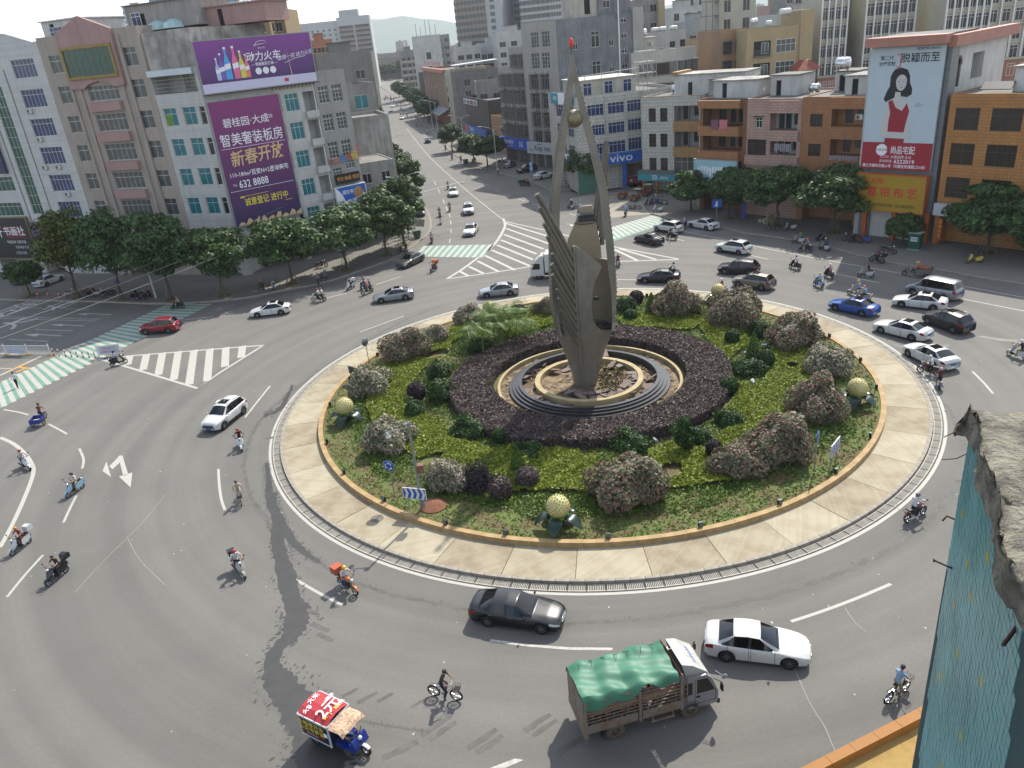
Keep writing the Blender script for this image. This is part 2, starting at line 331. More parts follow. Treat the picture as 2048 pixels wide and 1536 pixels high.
# words painted on the left road, read by traffic coming from the left
for ch,p,sz,mt,an in (('左',(-65.09,99.12,0.0),4.2,worn_p,68),('大',(-60.68,93.13,0.0),4.2,worn_p,68),('车',(-63.79,101.52,0.0),4,worn_p,68),('右',(-58.22,99.42,0.0),4,worn_p,68),('上',(-50.95,76.41,0.0),2.6,yellow_p,245)):
    m=MB().mesh(text(ch,sz,.012),Matrix.Translation((p[0],p[1],.005)) @ Matrix.Rotation(radians(an),4,'Z'));struct(m.obj('road_lettering',mt))
# --- zebra crossings: green ground, white bars
def crosswalk(poly,A,B,n,wid,name='crosswalk',mb=white_p):
    """A,B: the two long edges (start, end); n bars from edge A to edge B"""
    base=struct(MB().poly([(p[0],p[1],.004) for p in poly]).obj(name,green_p))
    for i in range(n):
        t=(i+.5)/n;a=Vector(A[0])*(1-t)+Vector(A[1])*t;b=Vector(B[0])*(1-t)+Vector(B[1])*t
        line([a,b],wid,mb,.008,'crosswalk_bar',base)
crosswalk([(-42.38,95.15),(-35.99,93.09),(-40.54,82.45),(-43.3,76.86),(-47.31,65.89),(-48.05,64.01),(-53.13,66.29),(-51.19,72.75),(-45.96,85.3)],[(-42.38,95.15),(-52.4,69.72)],[(-35.99,93.09),(-48.41,63.1)],33,.45)
crosswalk([(-11.02,111.88),(-0.54,108.44),(-2.16,101.94),(-12.0,106.31)],[(-11.02,111.88),(-0.54,108.44)],[(-12.0,106.31),(-2.16,101.94)],11,.5)
crosswalk([(23.86,116.36),(25.95,111.53),(15.66,103.41),(13.23,103.29),(14.52,109.87)],[(23.73,116.42),(14.14,109.73)],[(25.91,111.71),(14.24,103.15)],15,.5)
# --- hatched islands
for tri in (1,):
    line([(-40.52,76.81),(-25.35,75.84)],.3);line([(-43.44,77.17),(-39.37,74.06),(-28.97,65.92),(-27.92,69.33),(-25.35,75.84)],.3)
    for a,b in [((-39.76,76.88,0.0),(-38.85,74.06,0.0)),((-37.96,76.79,0.0),(-36.51,72.16,0.0)),((-36.25,76.71,0.0),(-34.28,70.34,0.0)),((-34.55,76.63,0.0),(-32.15,68.6,0.0)),((-32.85,76.54,0.0),(-30.12,67.01,0.0)),((-31.15,76.46,0.0),(-28.58,67.51,0.0)),((-29.45,76.37,0.0),(-27.86,70.76,0.0)),((-27.67,76.29,0.0),(-26.86,72.87,0.0))]:line([a,b],.75,z=.005,name='hatch_bar')
line(smooth([(1.27,124.93),(1.47,121.15),(1.09,116.81),(-0.38,108.96),(-2.36,103.33),(-4.87,97.27),(-6.81,93.42)]),.4);line([(-6.81,93.42),(-1.34,94.12),(4.24,95.29),(12.56,94.03),(21.9,91.62)],.3);line([(1.52,122.58),(7.69,113.22),(15.51,100.43),(21.95,91.83)],.3)
for a,b in [((1.51,117.64,0.0),(7.06,105.86,0.0)),((1.07,113.87,0.0),(6.15,103.16,0.0)),((0.53,110.67,0.0),(5.03,100.94,0.0)),((-0.12,107.98,0.0),(4.5,98.09,0.0)),((-0.95,105.48,0.0),(3.81,95.45,0.0)),((-1.88,102.88,0.0),(1.83,94.33,0.0)),((-2.91,100.44,0.0),(-0.26,94.41,0.0)),((-4.03,98.15,0.0),(-2.16,94.2,0.0)),((-5.17,96.21,0.0),(-4.05,93.76,0.0)),((1.48,121.5,0.0),(8.81,107.17,0.0)),((14.64,101.33,0.0),(17.1,93.0,0.0)),((15.88,99.48,0.0),(19.33,92.61,0.0))]:line([a,b],.42,z=.005,name='hatch_bar')
# --- raised pavements with kerb stones
def pavement(poly,kerbs,name='pavement',mat=concrete_g,z=.15,kl=1.2,km=kerb_c,skip=0):
    b=struct(MB().prism([p[:2] for p in poly],-.02,z,0).obj(name,mat))
    kd=MB().bx(-kl/2+.012,kl/2-.012,-.12,.08,0,z+.02).data('kerb_stone',km);cnt=0
    for K in kerbs:
        for i in range(len(K)-1):
            p,q=Vector(K[i][:2]),Vector(K[i+1][:2]);L=(q-p).length;n=max(1,int(L/kl));d=(q-p).normalized()
            for j in range(n):
                if cnt >= 260:continue
                c=p+d*(L*(j+.5)/n);o=O('kerb_stone',kd,b,(c.x,c.y,random.uniform(-.012,.004)),atan2(d.y,d.x)+random.uniform(-.006,.006));o.scale.x=L/n/kl;cnt += 1
    return b
KL=smooth([(-77.5,108.98),(-69.94,105.81),(-61.12,102.27),(-52.93,99.18),(-41.72,94.74),(-32.89,93.89),(-28.23,95.54),(-22.91,97.32),(-18.9,101.24),(-14.61,106.33),(-12.54,111.44),(-11.77,115.25)],3)
KN=smooth([(-11.77,115.25),(-11.03,116.84),(-10.48,120.58),(-10.51,125.56),(-11.3,133.71),(-12.37,139.79)],3)
pav_l=pavement(KL+KN+[(-19.11,184.65),(-24.99,228.56),(-40.52,343.21),(-59.68,363.77),(-47.02,150.97),(-103.02,150.5)],[KL,KN])
KR=smooth([(23.86,117.45),(25.64,113.73),(27.58,110.1),(31.04,104.99),(33.05,100.38),(36.58,95.94),(40.05,89.42),(41.62,85.32),(43.3,81.66),(46.1,78.0),(48.85,73.66),(51.03,70.82),(52.81,68.25)],3)
pav_r=pavement(KR+[(66.76,85.03),(58.43,96.94),(42.38,127.46),(29.04,138.93),(24.0,123.54)],[KR])
KC=smooth([(-9.38,208.79),(-5.18,191.68),(0.22,174.73),(4.83,162.33),(7.66,155.23),(10.49,144.88)],3);KD=[(10.49,144.88),(12.12,142.45),(15.3,143.71),(18.53,147.69)]
for nm_,f_,s_,ys_ in (('e',EK,1,(292,330,400,500,715)),('w',WK,-1,(140,170,215,290,400,500,715))):
    a_=[(f_(y),y) for y in ys_];pavement(a_+[(x+s_*9,y) for x,y in a_[::-1]],[a_[:4]],z=.148)
pav_n=pavement(KC+KD+[(18.62,163.94),(3.34,217.16),(-6.82,260.88),(-13.83,298.98),(-23.62,301.5),(-19.91,282.36),(-15.79,254.81)],[[(-23.62,301.5),(-19.91,282.36),(-15.79,254.81),(-9.38,208.79)],KC,KD])
struct(MB().poly([(p[0],p[1],.006) for p in [(13.33,135.1),(17.18,137.7),(27.5,135.83),(27.61,124.55),(23.72,117.52),(20.29,117.71),(15.2,117.26)]]).obj('forecourt',plaza_c))
# --- roundabout island
CX,CY=6.4,57.7;CI=(6.3,57.35)
soil=M('soil','5f5236',.95,.3,.8,bump=.4,bs=14,col2='505a2c')
slab_m=[M('paving slab %d' % i,c,.85,.2,.55,bump=.25,bs=22,brick=(.22,.11,.012,.86,.5),col2=c2) for i,(c,c2) in enumerate((('9d947d','857a64'),('a59c85','8f8570'),('978c75','7c705c')))]
inner_k=M('tan kerb stone','a98d62',.8,.25,1.5,bump=.15,col2='8b744f')
isl=struct(MB().lathe([(25.0,-.02),(25.0,.1),(0,.1)],128,0,(CX,CY,0),sm=False).obj('island_base',concrete_g))
kd=MB().ring(24.84,25.05,.1-.1,.21,-.0155,.0155,2).data('kerb_stone',kerb_c)
for i in range(196):
    O('kerb_stone',kd,isl,(CX,CY,random.uniform(-.008,.004)),2*pi*i/196)
N=38
for i in range(N):
    a=pi/N-.0007;d=MB().ring(22.1,24.835,.08,.2,-a,a,6).data('paving_slab',slab_m[i % 3]) if i<3 else sl_[i % 3]
    if i<3:sl_=(sl_ if i else [])+[d]
    O('paving_slab',d,isl,(CX,CY,random.uniform(-.012,0)),2*pi*i/N+random.uniform(-.0004,.0004))
kd=MB().ring(21.76,22.11,.1,.53,-.0335,.0335,3).data('inner_kerb_stone',inner_k)
for i in range(93):O('inner_kerb_stone',kd,isl,(CX,CY,random.uniform(-.01,.01)),2*pi*i/93)
dark_hole=M('drain gap','1c1b1a',.95,0);grate_c=M('drain grate concrete','9c978c',.85,.2,3)
gm=MB();n=11;w=1.02/25.4
for r0,r1 in ((25.1,25.17),(25.57,25.65)):gm.ring(r0,r1,.012,.03,-w/2+.0007,w/2-.0007,1)
for j in range(n+1):
    a=-w/2+w*j/n;gm.ring(25.17,25.57,.012,.03,max(-w/2+.0007,a-.0009),min(w/2-.0007,a+.0009),1)
gd=gm.data('drain_grate',grate_c)
dr=struct(MB().strip([(CX+25.06*cos(2*pi*i/160),CY+25.06*sin(2*pi*i/160),.004) for i in range(161)],[(CX+25.68*cos(2*pi*i/160),CY+25.68*sin(2*pi*i/160),.004) for i in range(161)]).obj('drain_channel',dark_hole))
for i in range(156):O('drain_grate',gd,dr,(CX,CY,0),2*pi*i/156)
line([(CX+25.84*cos(2*pi*i/160),CY+25.84*sin(2*pi*i/160)) for i in range(161)],.2,z=.006,name='edge_line')
struct(MB().lathe([(21.78,.2),(21.78,.44),(12,.5),(7.4,.5),(7.4,.2),(0,.2)],128,0,(CX,CY,0),sm=False).obj('garden_soil',soil))

# ================================================================ buildings
def plaster(n,c,st=.35,v=.16):return M(n,c,.9,v,.45,streak=st,bump=.15,bs=6)
roof_m=M('roof concrete','77736c',.9,.3,.3,col2='5d5a55',bump=.2,bs=5)
al=M('aluminium frame','b9bbb8',.45,.08,4,metal=.3);whitef=M('white window frame','cfd0cc',.5,.06,4);darkf=M('dark window frame','3a3a38',.5,.05)
def glass(n,c,r=.12):return M('glass '+n,c,r,.35,.55,spec=.5)
g_dark=glass('dark','24282a');g_grey=glass('grey','4a4d4c',.2);g_blue=glass('blue','24365f',.12);g_teal=glass('teal','1f6a74',.16);g_green=glass('green','1d4a41',.12);g_lime=glass('lime','5a8a2a',.2);g_brown=glass('brown','2f2722',.18)
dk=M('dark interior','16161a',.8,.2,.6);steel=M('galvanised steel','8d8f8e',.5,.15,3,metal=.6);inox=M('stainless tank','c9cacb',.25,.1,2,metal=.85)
_wc={}
def win(root,r,cols=2,tr=.3,fm=None,gm=None,y=0.,rec=.14,bars=0,name='window',lab=None,arch=False,rows=0):
    """window: frame with mullions, one pane sheet behind it as sub-part; r = (u0,u1,z0,z1)"""
    fm=fm or al;gm=gm or g_grey;w=round(r[1]-r[0],1);h=round(r[3]-r[2],1)
    k=(w,h,cols,tr,fm.name,gm.name,bars,rows)
    if k not in _wc:
        m=MB();t=.06;d=.05
        m.bx(0,w,0,d,0,t);m.bx(0,w,0,d,h-t,h);m.bx(0,t,0,d,t,h-t);m.bx(w-t,w,0,d,t,h-t)
        for i in range(1,cols):m.bx(w*i/cols-.025,w*i/cols+.025,.004,d-.004,t,h-t)
        if tr:m.bx(t,w-t,-.004,d+.004,h*(1-tr)-.03,h*(1-tr)+.03)
        for i in range(1,rows):m.bx(t,w-t,.002,d-.002,h*i/rows-.02,h*i/rows+.02)
        for i in range(bars):x=w*(i+.5)/bars;m.bx(x-.012,x+.012,-.09,-.066,0,h)
        if bars:
            for q in (.25,.5,.75):m.bx(0,w,-.095,-.06,h*q-.012,h*q+.012)
        p=MB().bx(t*.5,w-t*.5,d*.55,d*.9,t*.5,h-t*.5)
        _wc[k]=(m.data(name,fm),p.data('pane',gm))
    o=O(name,_wc[k][0],root,(r[0],y+rec,r[2]));o.scale=((r[1]-r[0])/w,1,(r[3]-r[2])/h);O('pane',_wc[k][1],o)
    if lab:o['label']=lab
    return o
def block(root,u0,u1,y0,y1,z0,z1,mat,ops=(),roof=None,par=.55,name='wall',rec=.22,top=None):
    """box of walls, its front cut open at ops = [(u0,u1,z0,z1)], with reveals, roof slab and parapet"""
    m=MB();us=sorted({u0,u1,*[min(u1,max(u0,o[0])) for o in ops],*[min(u1,max(u0,o[1])) for o in ops]});zs=sorted({z0,z1,*[min(z1,max(z0,o[2])) for o in ops],*[min(z1,max(z0,o[3])) for o in ops]})
    for i in range(len(us)-1):
        for j in range(len(zs)-1):
            a,b,c,d=us[i],us[i+1],zs[j],zs[j+1];uc,zc=(a+b)/2,(c+d)/2
            if any(o[0]<uc<o[1] and o[2]<zc<o[3] for o in ops):continue
            m.add([(a,y0,c),(b,y0,c),(b,y0,d),(a,y0,d)],[(0,1,2,3)])
    for o in ops:
        a,b,c,d=o[:4];e=o[4] if len(o)>4 else rec
        m.add([(a,y0,c),(b,y0,c),(b,y0,d),(a,y0,d),(a,y0+e,c),(b,y0+e,c),(b,y0+e,d),(a,y0+e,d)],[(0,4,5,1),(1,5,6,2),(2,6,7,3),(3,7,4,0)])
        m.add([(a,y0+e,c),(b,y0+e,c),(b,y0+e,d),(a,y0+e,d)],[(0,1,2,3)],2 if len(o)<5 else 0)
    m.bx(u0,u1,y0,y1,z0,z1,0,skip='ftb');m.add([(u0,y0,z1-.02),(u1,y0,z1-.02),(u1,y1,z1-.02),(u0,y1,z1-.02)],[(0,1,2,3)],1)
    if par:
        t=.16
        for q in ((u0,u1,y0,y0+t),(u0,u1,y1-t,y1),(u0,u0+t,y0+t,y1-t),(u1-t,u1,y0+t,y1-t)):m.bx(*q,z1,z1+par,0,skip='b')
    return m.obj(name,[mat,roof or roof_m,dk],root)
def R2(root,x,y,z,w,d,h,mat,name='roof_hut',door=True,roofc=None):
    o=block(root,x,x+w,y,y+d,z,z+h,mat,[(x+w*.2,x+w*.2+.8,z,z+min(2,h-.3))] if door else (),par=0,name=name)
    MB().bx(x-.25,x+w+.25,y-.25,y+d+.25,z+h,z+h+.15).obj('roof_slab',roofc or roof_m,root);return o
_ac=None;ACS={};ORD='first second third fourth fifth sixth seventh eighth ninth tenth eleventh twelfth thirteenth fourteenth fifteenth sixteenth seventeenth eighteenth nineteenth twentieth'.split()
def aircon(root,u,z,y=0.):
    """outdoor unit hung on a facade: a thing of its own"""
    global _ac
    if _ac is None:
        m=MB().bx(-.42,.42,-.36,-.06,0,.58);f=MB().lathe([(.24,-.372),(.21,-.375),(.04,-.37),(.0,-.37)],14,0,(-.12,0,.29),axis='y');b=MB().bx(-.35,-.31,-.36,0,-.05,0).bx(.31,.35,-.36,0,-.05,0).bx(-.31,.31,-.04,0,-.05,0)
        _ac=(m.data('casing',M('aircon white','b9b7ae',.5,.12,2)),f.data('fan_grille',M('fan grille','55544f',.6,0)),b.data('bracket',steel))
    a=root.rotation_euler.z;x,yy=u*cos(a)-y*sin(a),u*sin(a)+y*cos(a)
    o=E('air_conditioner','white outdoor air conditioner hung on the wall of the '+root['short'],'air conditioner',(root.location.x+x,root.location.y+yy,z),a,'air conditioners on the facades')
    for n,d in zip(('casing','fan_grille','bracket'),_ac):O(n,d,o)
    ACS.setdefault(root['short'],[]).append((-z,u,o))
def wpos(root,u,y,z):
    a=root.rotation_euler.z;return (root.location.x+u*cos(a)-y*sin(a),root.location.y+u*sin(a)+y*cos(a),z)
_tk={}
def tank(root,u,y,z,r=.55,L=1.6,lab='stainless steel water tank lying on the roof of the ',white=False):
    k=(r,L,white)
    if k not in _tk:
        m=MB().lathe([(0,-L/2),(r*.6,-L/2),(r,-L/2+.15),(r,-L/6),(r*1.02,-L/6+.03),(r,-L/6+.06),(r,L/6),(r*1.02,L/6+.03),(r,L/6+.06),(r,L/2-.15),(r*.6,L/2),(0,L/2)],16,0,(0,0,r+.35),axis='x');s=MB()
        for q in (-L*.3,L*.3):s.bx(q-.05,q+.05,-r*.8,r*.8,.2,.42);s.bx(q-.04,q+.04,-r*.8,-r*.8+.06,0,.2);s.bx(q-.04,q+.04,r*.8-.06,r*.8,0,.2)
        _tk[k]=(m.data('vessel',M('white tank','c8c8c4',.5) if white else inox),s.data('stand',steel))
    o=E('water_tank',lab+root['short'],'water tank',wpos(root,u,y,z),root.rotation_euler.z+random.uniform(-.3,.3),'water tanks on the roofs');O('vessel',_tk[k][0],o);O('stand',_tk[k][1],o)
def bld(name,label,short,p,cat='building',group=None):
    o=E(name,label,cat,(p[0],p[1],0),radians(p[2]),group);o['short']=short;return o
def board(name,label,root,r,y,th,mat,cat='sign',frame=None,legs=False):
    """a sign panel standing proud of a facade: returns its root; panel face at local y=0"""
    o=E(name,label,cat,wpos(root,r[0],y,r[2]),root.rotation_euler.z);w,h=r[1]-r[0],r[3]-r[2]
    MB().bx(0,w,0,th,0,h).obj('panel',mat,o)
    if frame:
        t=.12;MB().bx(-t,w+t,-.05,th*.8,-t,0).bx(-t,w+t,-.05,th*.8,h,h+t).bx(-t,0,-.05,th*.8,0,h).bx(w,w+t,-.05,th*.8,0,h).obj('frame',frame,o)
    return o,w,h
def GRAD(name,c0,c1,L,ax=2,rough=.5,rib=True):
    m=bpy.data.materials.new(name);m.use_nodes=True;n=m.node_tree.nodes;l=m.node_tree.links;b=n['Principled BSDF'];b.inputs['Roughness'].default_value=rough
    tc=n.new('ShaderNodeTexCoord');sp=n.new('ShaderNodeSeparateXYZ');l.new(tc.outputs['Object'],sp.inputs[0]);mr=n.new('ShaderNodeMapRange');mr.inputs[2].default_value=L;l.new(sp.outputs[ax],mr.inputs[0])
    k=n.new('ShaderNodeMix');k.data_type='RGBA';l.new(mr.outputs[0],k.inputs[0]);k.inputs[6].default_value=(*hx(c0),1);k.inputs[7].default_value=(*hx(c1),1);l.new(k.outputs[2],b.inputs['Base Color'])
    if rib:
        w=n.new('ShaderNodeTexWave');w.inputs['Scale'].default_value=1.1;l.new(tc.outputs['Object'],w.inputs[0]);bp=n.new('ShaderNodeBump');bp.inputs['Strength'].default_value=.35;bp.inputs['Distance'].default_value=.04;l.new(w.outputs[0],bp.inputs['Height']);l.new(bp.outputs[0],b.inputs['Normal'])
    return m
tx_w=M('white print','d9d9dc',.5,.03);tx_g=M('gold print','c9ab7c',.5,.1);tx_y=M('yellow print','d8c23a',.5,.05);tx_r=M('red print','b8272a',.5,.05);tx_k=M('black print','1d1d1f',.6,0);tx_b=M('blue print','2a5cae',.5,.05)

# ---- left row: white facade with blue windows, brown facade, white corner block, grey block

LP=(-35.5,104.8,-22.1)
wtile=M('white ribbed cladding','b7b7b4',.6,.08,.5,streak=.25,brick=(60,.32,.02,.72));wpl=plaster('white plaster','b9b8b3',.4)
b=bld('white_block','white ribbed office block with blue windows at the left edge','white block with blue windows',LP)
ops=[];zr=[30.04,26.22,22.4,18.58,14.76,10.94]
bw=[(-30.1,-25.85,z-2.35,z) for z in zr];ops += bw
gw=[(-44.5,-37.5,12.7,14.8),(-44.5,-37.6,9.0,11.0),(-44.5,-41,20.6,22.6),(-44.5,-41,24.4,26.4)];strip=[(-35.6,-33.4,9.2,27)]
block(b,-58,-24.32,0,16,0,31.4,wtile,ops+gw+strip+[(-46.5,-38.2,0,2.5,2.5),(-37,-33,0,2.7,2.5)])
MB().xz([(-58,31.4),(-25,31.4),(-25.3,32),(-29.5,33.3),(-31,33.5),(-40,34.6),(-58,34.6)],-.02,.3).obj('gable',wtile,b)
for r in bw:win(b,r,6,.3,al,g_blue)
for r in gw:win(b,r,7,.3,al,g_green)
win(b,strip[0],3,0,al,g_green,rows=13,name='stair_glazing')
for x in (-36.6,-31.9):MB().bx(x,x+.14,-.07,0,4,29).obj('drainpipe',M('grey pipe','77766f',.6),b)
for z,u in ((23.2,-29.3),(19.4,-29.2),(15.6,-30),(15.55,-27.4),(11.75,-27.3)):aircon(b,u,z)
o,w,h=board('shop_sign','black shop sign with white and red brush lettering at the left edge',b,(-47,-37.2,2.6,8.8),-.5,.5,M('black sign','17191f',.4,.1,.5),frame=M('brass trim','8a7a55',.4,0,metal=.5))
m=MB();wtext(m,'轩',3.2,4,-.02,1.9,0,bold=.012);wtext(m,'书画社',6.6,4.1,-.02,1.5,0,bold=.008);wtext(m,'书画装裱 名家字画',6.4,2.5,-.02,.5);wtext(m,'文房四宝 礼品',7.2,1.7,-.02,.45);wtext(m,'工艺品 古玩',6.6,.8,-.02,.45);m.obj('lettering',tx_w,o)
MB().bx(4.6,8.9,-.012,0,3.1,4.9).obj('red_patch',M('dark red print','5f1a1f',.5),o)
o,w,h=board('shop_sign','plain mauve shop sign beside the black shop sign',b,(-36.9,-32.6,2.9,8),-.4,.4,M('mauve sign','56465f',.5,.1))
o,w,h=board('name_sign','vertical blue name sign with white characters at the left edge',b,(-39,-37.6,15.3,24),-.5,.3,M('navy sign','2b2f4d',.5))
m=MB();[wtext(m,c,.7,7.9-1.45*i,-.01,1.2,bold=.012) for i,c in enumerate('书画大厦')];m.obj('lettering',tx_w,o)

taupe=plaster('taupe render','9b9086',.35,.1);pinkr=plaster('pink render','9d7f79',.3,.08)
b=bld('taupe_block','taupe and pink office block with gabled front and green glass','taupe gabled block',LP)
cw=[(-17.95,-12.7,z-2.2,z) for z in (22.35,18.5,14.7,10.85)];cw=[(-17.95,-12.7,24.03,25.9)]+cw
sw=[(-23.03,-20.95,z-2.2,z) for z in zr]+[(-10.3,-8.15,z-2.25,z) for z in zr]
block(b,-24.28,-7.05,0,15,0,31.75,taupe,sw+cw+[(-20,-12,0,3.2,2)])
for r in sw:win(b,r,2,.33,al,g_grey,rec=.16)
for r in cw:win(b,r,6,.32,al,g_grey,rec=.16)
gp=MB().xz([(-20.4,25.7),(-20.4,32.4),(-15.75,34.2),(-11,32.4),(-11,25.7),(-12.7,25.6),(-13.6,26.1),(-15.4,26.45),(-17.2,26.1),(-18.1,25.6)],-.42,-.003);gp.obj('pink_gable',pinkr,b)
fr=MB();gr=(-19.8,-11.8,27.15,30.4)
for q in ((gr[0]-.35,gr[1]+.35,gr[2]-.35,gr[2]),(gr[0]-.35,gr[1]+.35,gr[3],gr[3]+.35),(gr[0]-.35,gr[0],gr[2],gr[3]),(gr[1],gr[1]+.35,gr[2],gr[3])):fr.bx(q[0],q[1],-.62,-.43,q[2],q[3])
fo=fr.obj('gilt_frame',M('tarnished gilt','8a7440',.55,.25,2,metal=.2),b);pd=MB().bx(.015,gr[1]/8-gr[0]/8-.015,0,.03,.02,1.06).data('pane',g_green)
for i in range(8):
    for j in range(3):O('pane',pd,fo,(gr[0]+i,-.48+random.uniform(-.008,.008),gr[2]+j*1.083))
for z in (22.7,18.85,15.05,11.2):MB().bx(-18.15,-12.6,-.55,-.003,z,z+1.15).obj('balcony_band',pinkr,b)
for x in (-20.75,-19.3,-11.9,-10.6):MB().bx(x,x+.45,-.22,-.004,3.4,31.6 if x in (-20.75,-10.6) else 25.6).obj('pilaster',taupe,b)
R2(b,-24.2,1.5,31.8,6.5,8,2.3,wpl,roofc=wpl);win(b,(-23,-20.8,32,33.4),3,.4,al,g_blue,y=1.5,rec=-.06)
R2(b,-12,4,31.8,11,7,3.0,plaster('grey hut','8f8b86',.6));win(b,(-11.2,-9.7,32.4,34),2,.3,whitef,g_blue,y=4,rec=-.06)
sk=MB()
for x in (-7.2,-4.6):sk.lathe([(1.5,31.7),(1.2,32.4),(.5,32.75),(0,32.8)],8,0,(x,4,0),sm=False)
sk.obj('skylight',M('skylight glass','9db5b5',.15,.1,2),b)

b=bld('corner_block','white corner block with teal windows carrying two purple billboards','white corner block',LP)
conc=M('stained concrete','87837c',.92,.3,.35,streak=.6,col2='a19d95',bump=.25,bs=4)
wcl=M('white panel cladding','b3b2ae',.6,.08,.5,streak=.3,brick=(60,.42,.03,.8))
tw=[(u,u+2.,z-2.2,z) for z in (22.4,18.6,14.78,10.95) for u in (-6.25,-3.15)];sd=[(-.5,.35,z-2.2,z) for z in (22.35,18.55,14.74,10.9)]
block(b,-7.0,.6,0,14,0,27,wcl,tw+sd+[(-6.9,.1,24.1,26.2,3),(-6.9,0,0,4,3)],par=0)
for i,r in enumerate(tw):o=win(b,r,2,.33,al,g_teal,rec=.16)
for r in sd:win(b,r,1,.3,al,g_dark)
o=MB().bx(-6.18,-5.25,.15,.2,20.25,21.6).obj('pane',g_lime,b);o['label']='lime green window pane'
MB().bx(-7,.1,-.45,.3,26.25,26.95).obj('eave',M('white eave','b9c0c6',.5,.1),b)
for i in range(4):MB().bx(-6.9,.1,.05,.08,24.4+i*.45,24.44+i*.45).obj('rail',steel,b)
block(b,-6.95,.5,.3,12,27,31.4,conc,par=.0,name='roof_wall')
R2(b,-1,6,31.4,9,5,2.2,pinkr,door=True,roofc=pinkr)
# angled wing facing the roundabout

AP=(-34.94,104.57,38)
bA=bld('corner_wing','angled white wing with teal windows behind the purple billboards','angled white wing',AP)
zA=(22.5,18.8,15.05,11.2,7.3);at=[(10.75,12.68,z-2.25,z) for z in zA];ad=[(9.45,10.1,z-2.2,z) for z in zA];ao=[(13.4,15.15,z-2.5,z,1.6) for z in zA]
block(bA,0,15.2,0,12,0,23.7,wcl,at+ad+ao+[(1,9,0,3.6,2.5),(10,14,0,3.4,2.5)],par=.5)
block(bA,.1,10.2,.9,11,24.25,31.3,conc,par=0,name='roof_wall')
for r in at:win(bA,r,3,.3,al,g_teal,rec=.16)
for r in ad:win(bA,r,1,.3,al,g_dark)
for z in zA:MB().bx(13.35,15.18,-.5,-.003,z-3.4,z-2.5).obj('balcony_front',wcl,bA)
MB().bx(15.05,15.17,-.1,0,0,23.6).obj('drainpipe',whitef,bA)
# upper billboard on steel brackets
o,w,h=board('billboard','wide purple drinks billboard with coloured bottles above the other billboard',bA,(-.1,15.45,23.75,29.7),-1.0,.5,GRAD('purple print','2a2050','7a3a86',6),'billboard',frame=steel)
m=MB().bx(0,w,-.012,0,0,1.05,0);m.obj('white_band',M('pale print','b9b6cc',.5,.03),o)
m=MB();wtext(m,'动力火车',8.6,3.6,-.02,1.2,bold=.012,shear=.15);wtext(m,'— 微晶靓苏打酒 —',8.6,2.75,-.02,.42,bold=.012);wtext(m,'动力火车',8.6,4.62,-.02,.25);wtext(m,'激情一刻 动力火车',13,3.4,-.02,.62,rot=.1,shear=.3);wtext(m,'0000 0000   000-0000',3.4,.5,-.022,.2)
m.tube([(7.7,-.02,4.9),(8.1,-.02,5.35),(8.7,-.02,5.5),(9.2,-.02,5.4),(9.5,-.02,5.1),(8.6,-.02,5.1),(7.6,-.02,4.95)],.04,4);m.tube([(11.4,-.02,2.6),(13,-.02,3.05),(14.5,-.02,3.2)],.03,4)
for x in (7.6,8.6,9.6):m.lathe([(0,-.015),(.42,-.015)],16,0,(x,0,1.95),axis='y')
m.obj('lettering',tx_w,o);MB().bx(10.9,11.5,-.025,-.012,.35,.75).obj('red_mark',tx_r,o);MB().xz([(12.05,1.05),(12.15,1.05),(11.95,4.6)],-.015,0).obj('light_streak',tx_g,o)
for x,H,c in ((2.35,2.6,'aab4d0'),(2.95,3.1,'6a5aa8'),(3.7,3.75,'4a9ad0'),(4.75,3.8,'d06a90'),(5.55,3.2,'c9c04a'),(6.2,2.75,'d07a70')):
    r=H*.105;bt=MB();bt.xz([(x-r,1.35),(x+r,1.35),(x+r,1.35+H*.52),(x+r*.36,1.35+H*.74),(x+r*.34,1.35+H*.94),(x-r*.34,1.35+H*.94),(x-r*.36,1.35+H*.74),(x-r,1.35+H*.52)],-.014,0)
    bo=bt.obj('printed_bottle',M('bottle print '+c,c,.4,.2,2),o);MB().xz([(x-r,1.35+H*.3),(x+r,1.35+H*.34),(x+r,1.35+H*.5),(x-r,1.35+H*.46)],-.02,-.014).obj('label',tx_w,bo);MB().bx(x-r*.4,x+r*.4,-.02,0,1.35+H*.93,1.35+H).obj('cap',tx_w,bo)
bk=MB()
for i in range(12):x=9.3+i*.55;bk.tube([(x,.5,-.1),(x,1.3,-.9)],.04,4);bk.tube([(x,.1,-.15),(x,1.3,-.15)],.04,4)
bk.tube([(-.2,0,-.2),(w+.4,0,-.2)],.05,4);bk.obj('bracket',M('rusty steel','4a3f36',.7,.3),o)
# lower billboard
o,w,h=board('billboard','tall purple housing billboard with gold lettering under the drinks billboard',bA,(.05,9.6,6.9,22.7),-.6,.35,GRAD('violet print','231a4a','7d2a66',17),'billboard',frame=steel)
m=MB();wtext(m,'碧桂园·大成',4.5,13,-.02,1.2,bold=.005);wtext(m,'花园',7.7,13.2,-.02,.5);wtext(m,'智美奢装板房',4.85,10.9,-.02,1.7,bold=.004,w=8.6);wtext(m,'110-180m²百变N+2灵动美宅',4.8,6.6,-.02,.78,bold=.012,w=8.2);wtext(m,'TEL',1.1,5.35,-.02,.4);wtext(m,'632 8888',3.7,5.3,-.02,1.35,bold=.012,w=4.1)
m.bx(.4,9.3,-.012,0,9.95,10.0);m.bx(.3,9.3,-.012,0,4.55,4.6);m.obj('lettering',tx_w,o)
m=MB();wtext(m,'新春开放',5,8.6,-.025,2.1,bold=.012,shear=.12,w=7.6,rot=.05)
for i in range(9):x=.3+i*1.05;m.xz([(x,.05),(x+1,.05),(x+1,.3+.3*(i % 3)),(x+.6,.55+.35*(i % 2)),(x+.2,.35)],-.02,0)
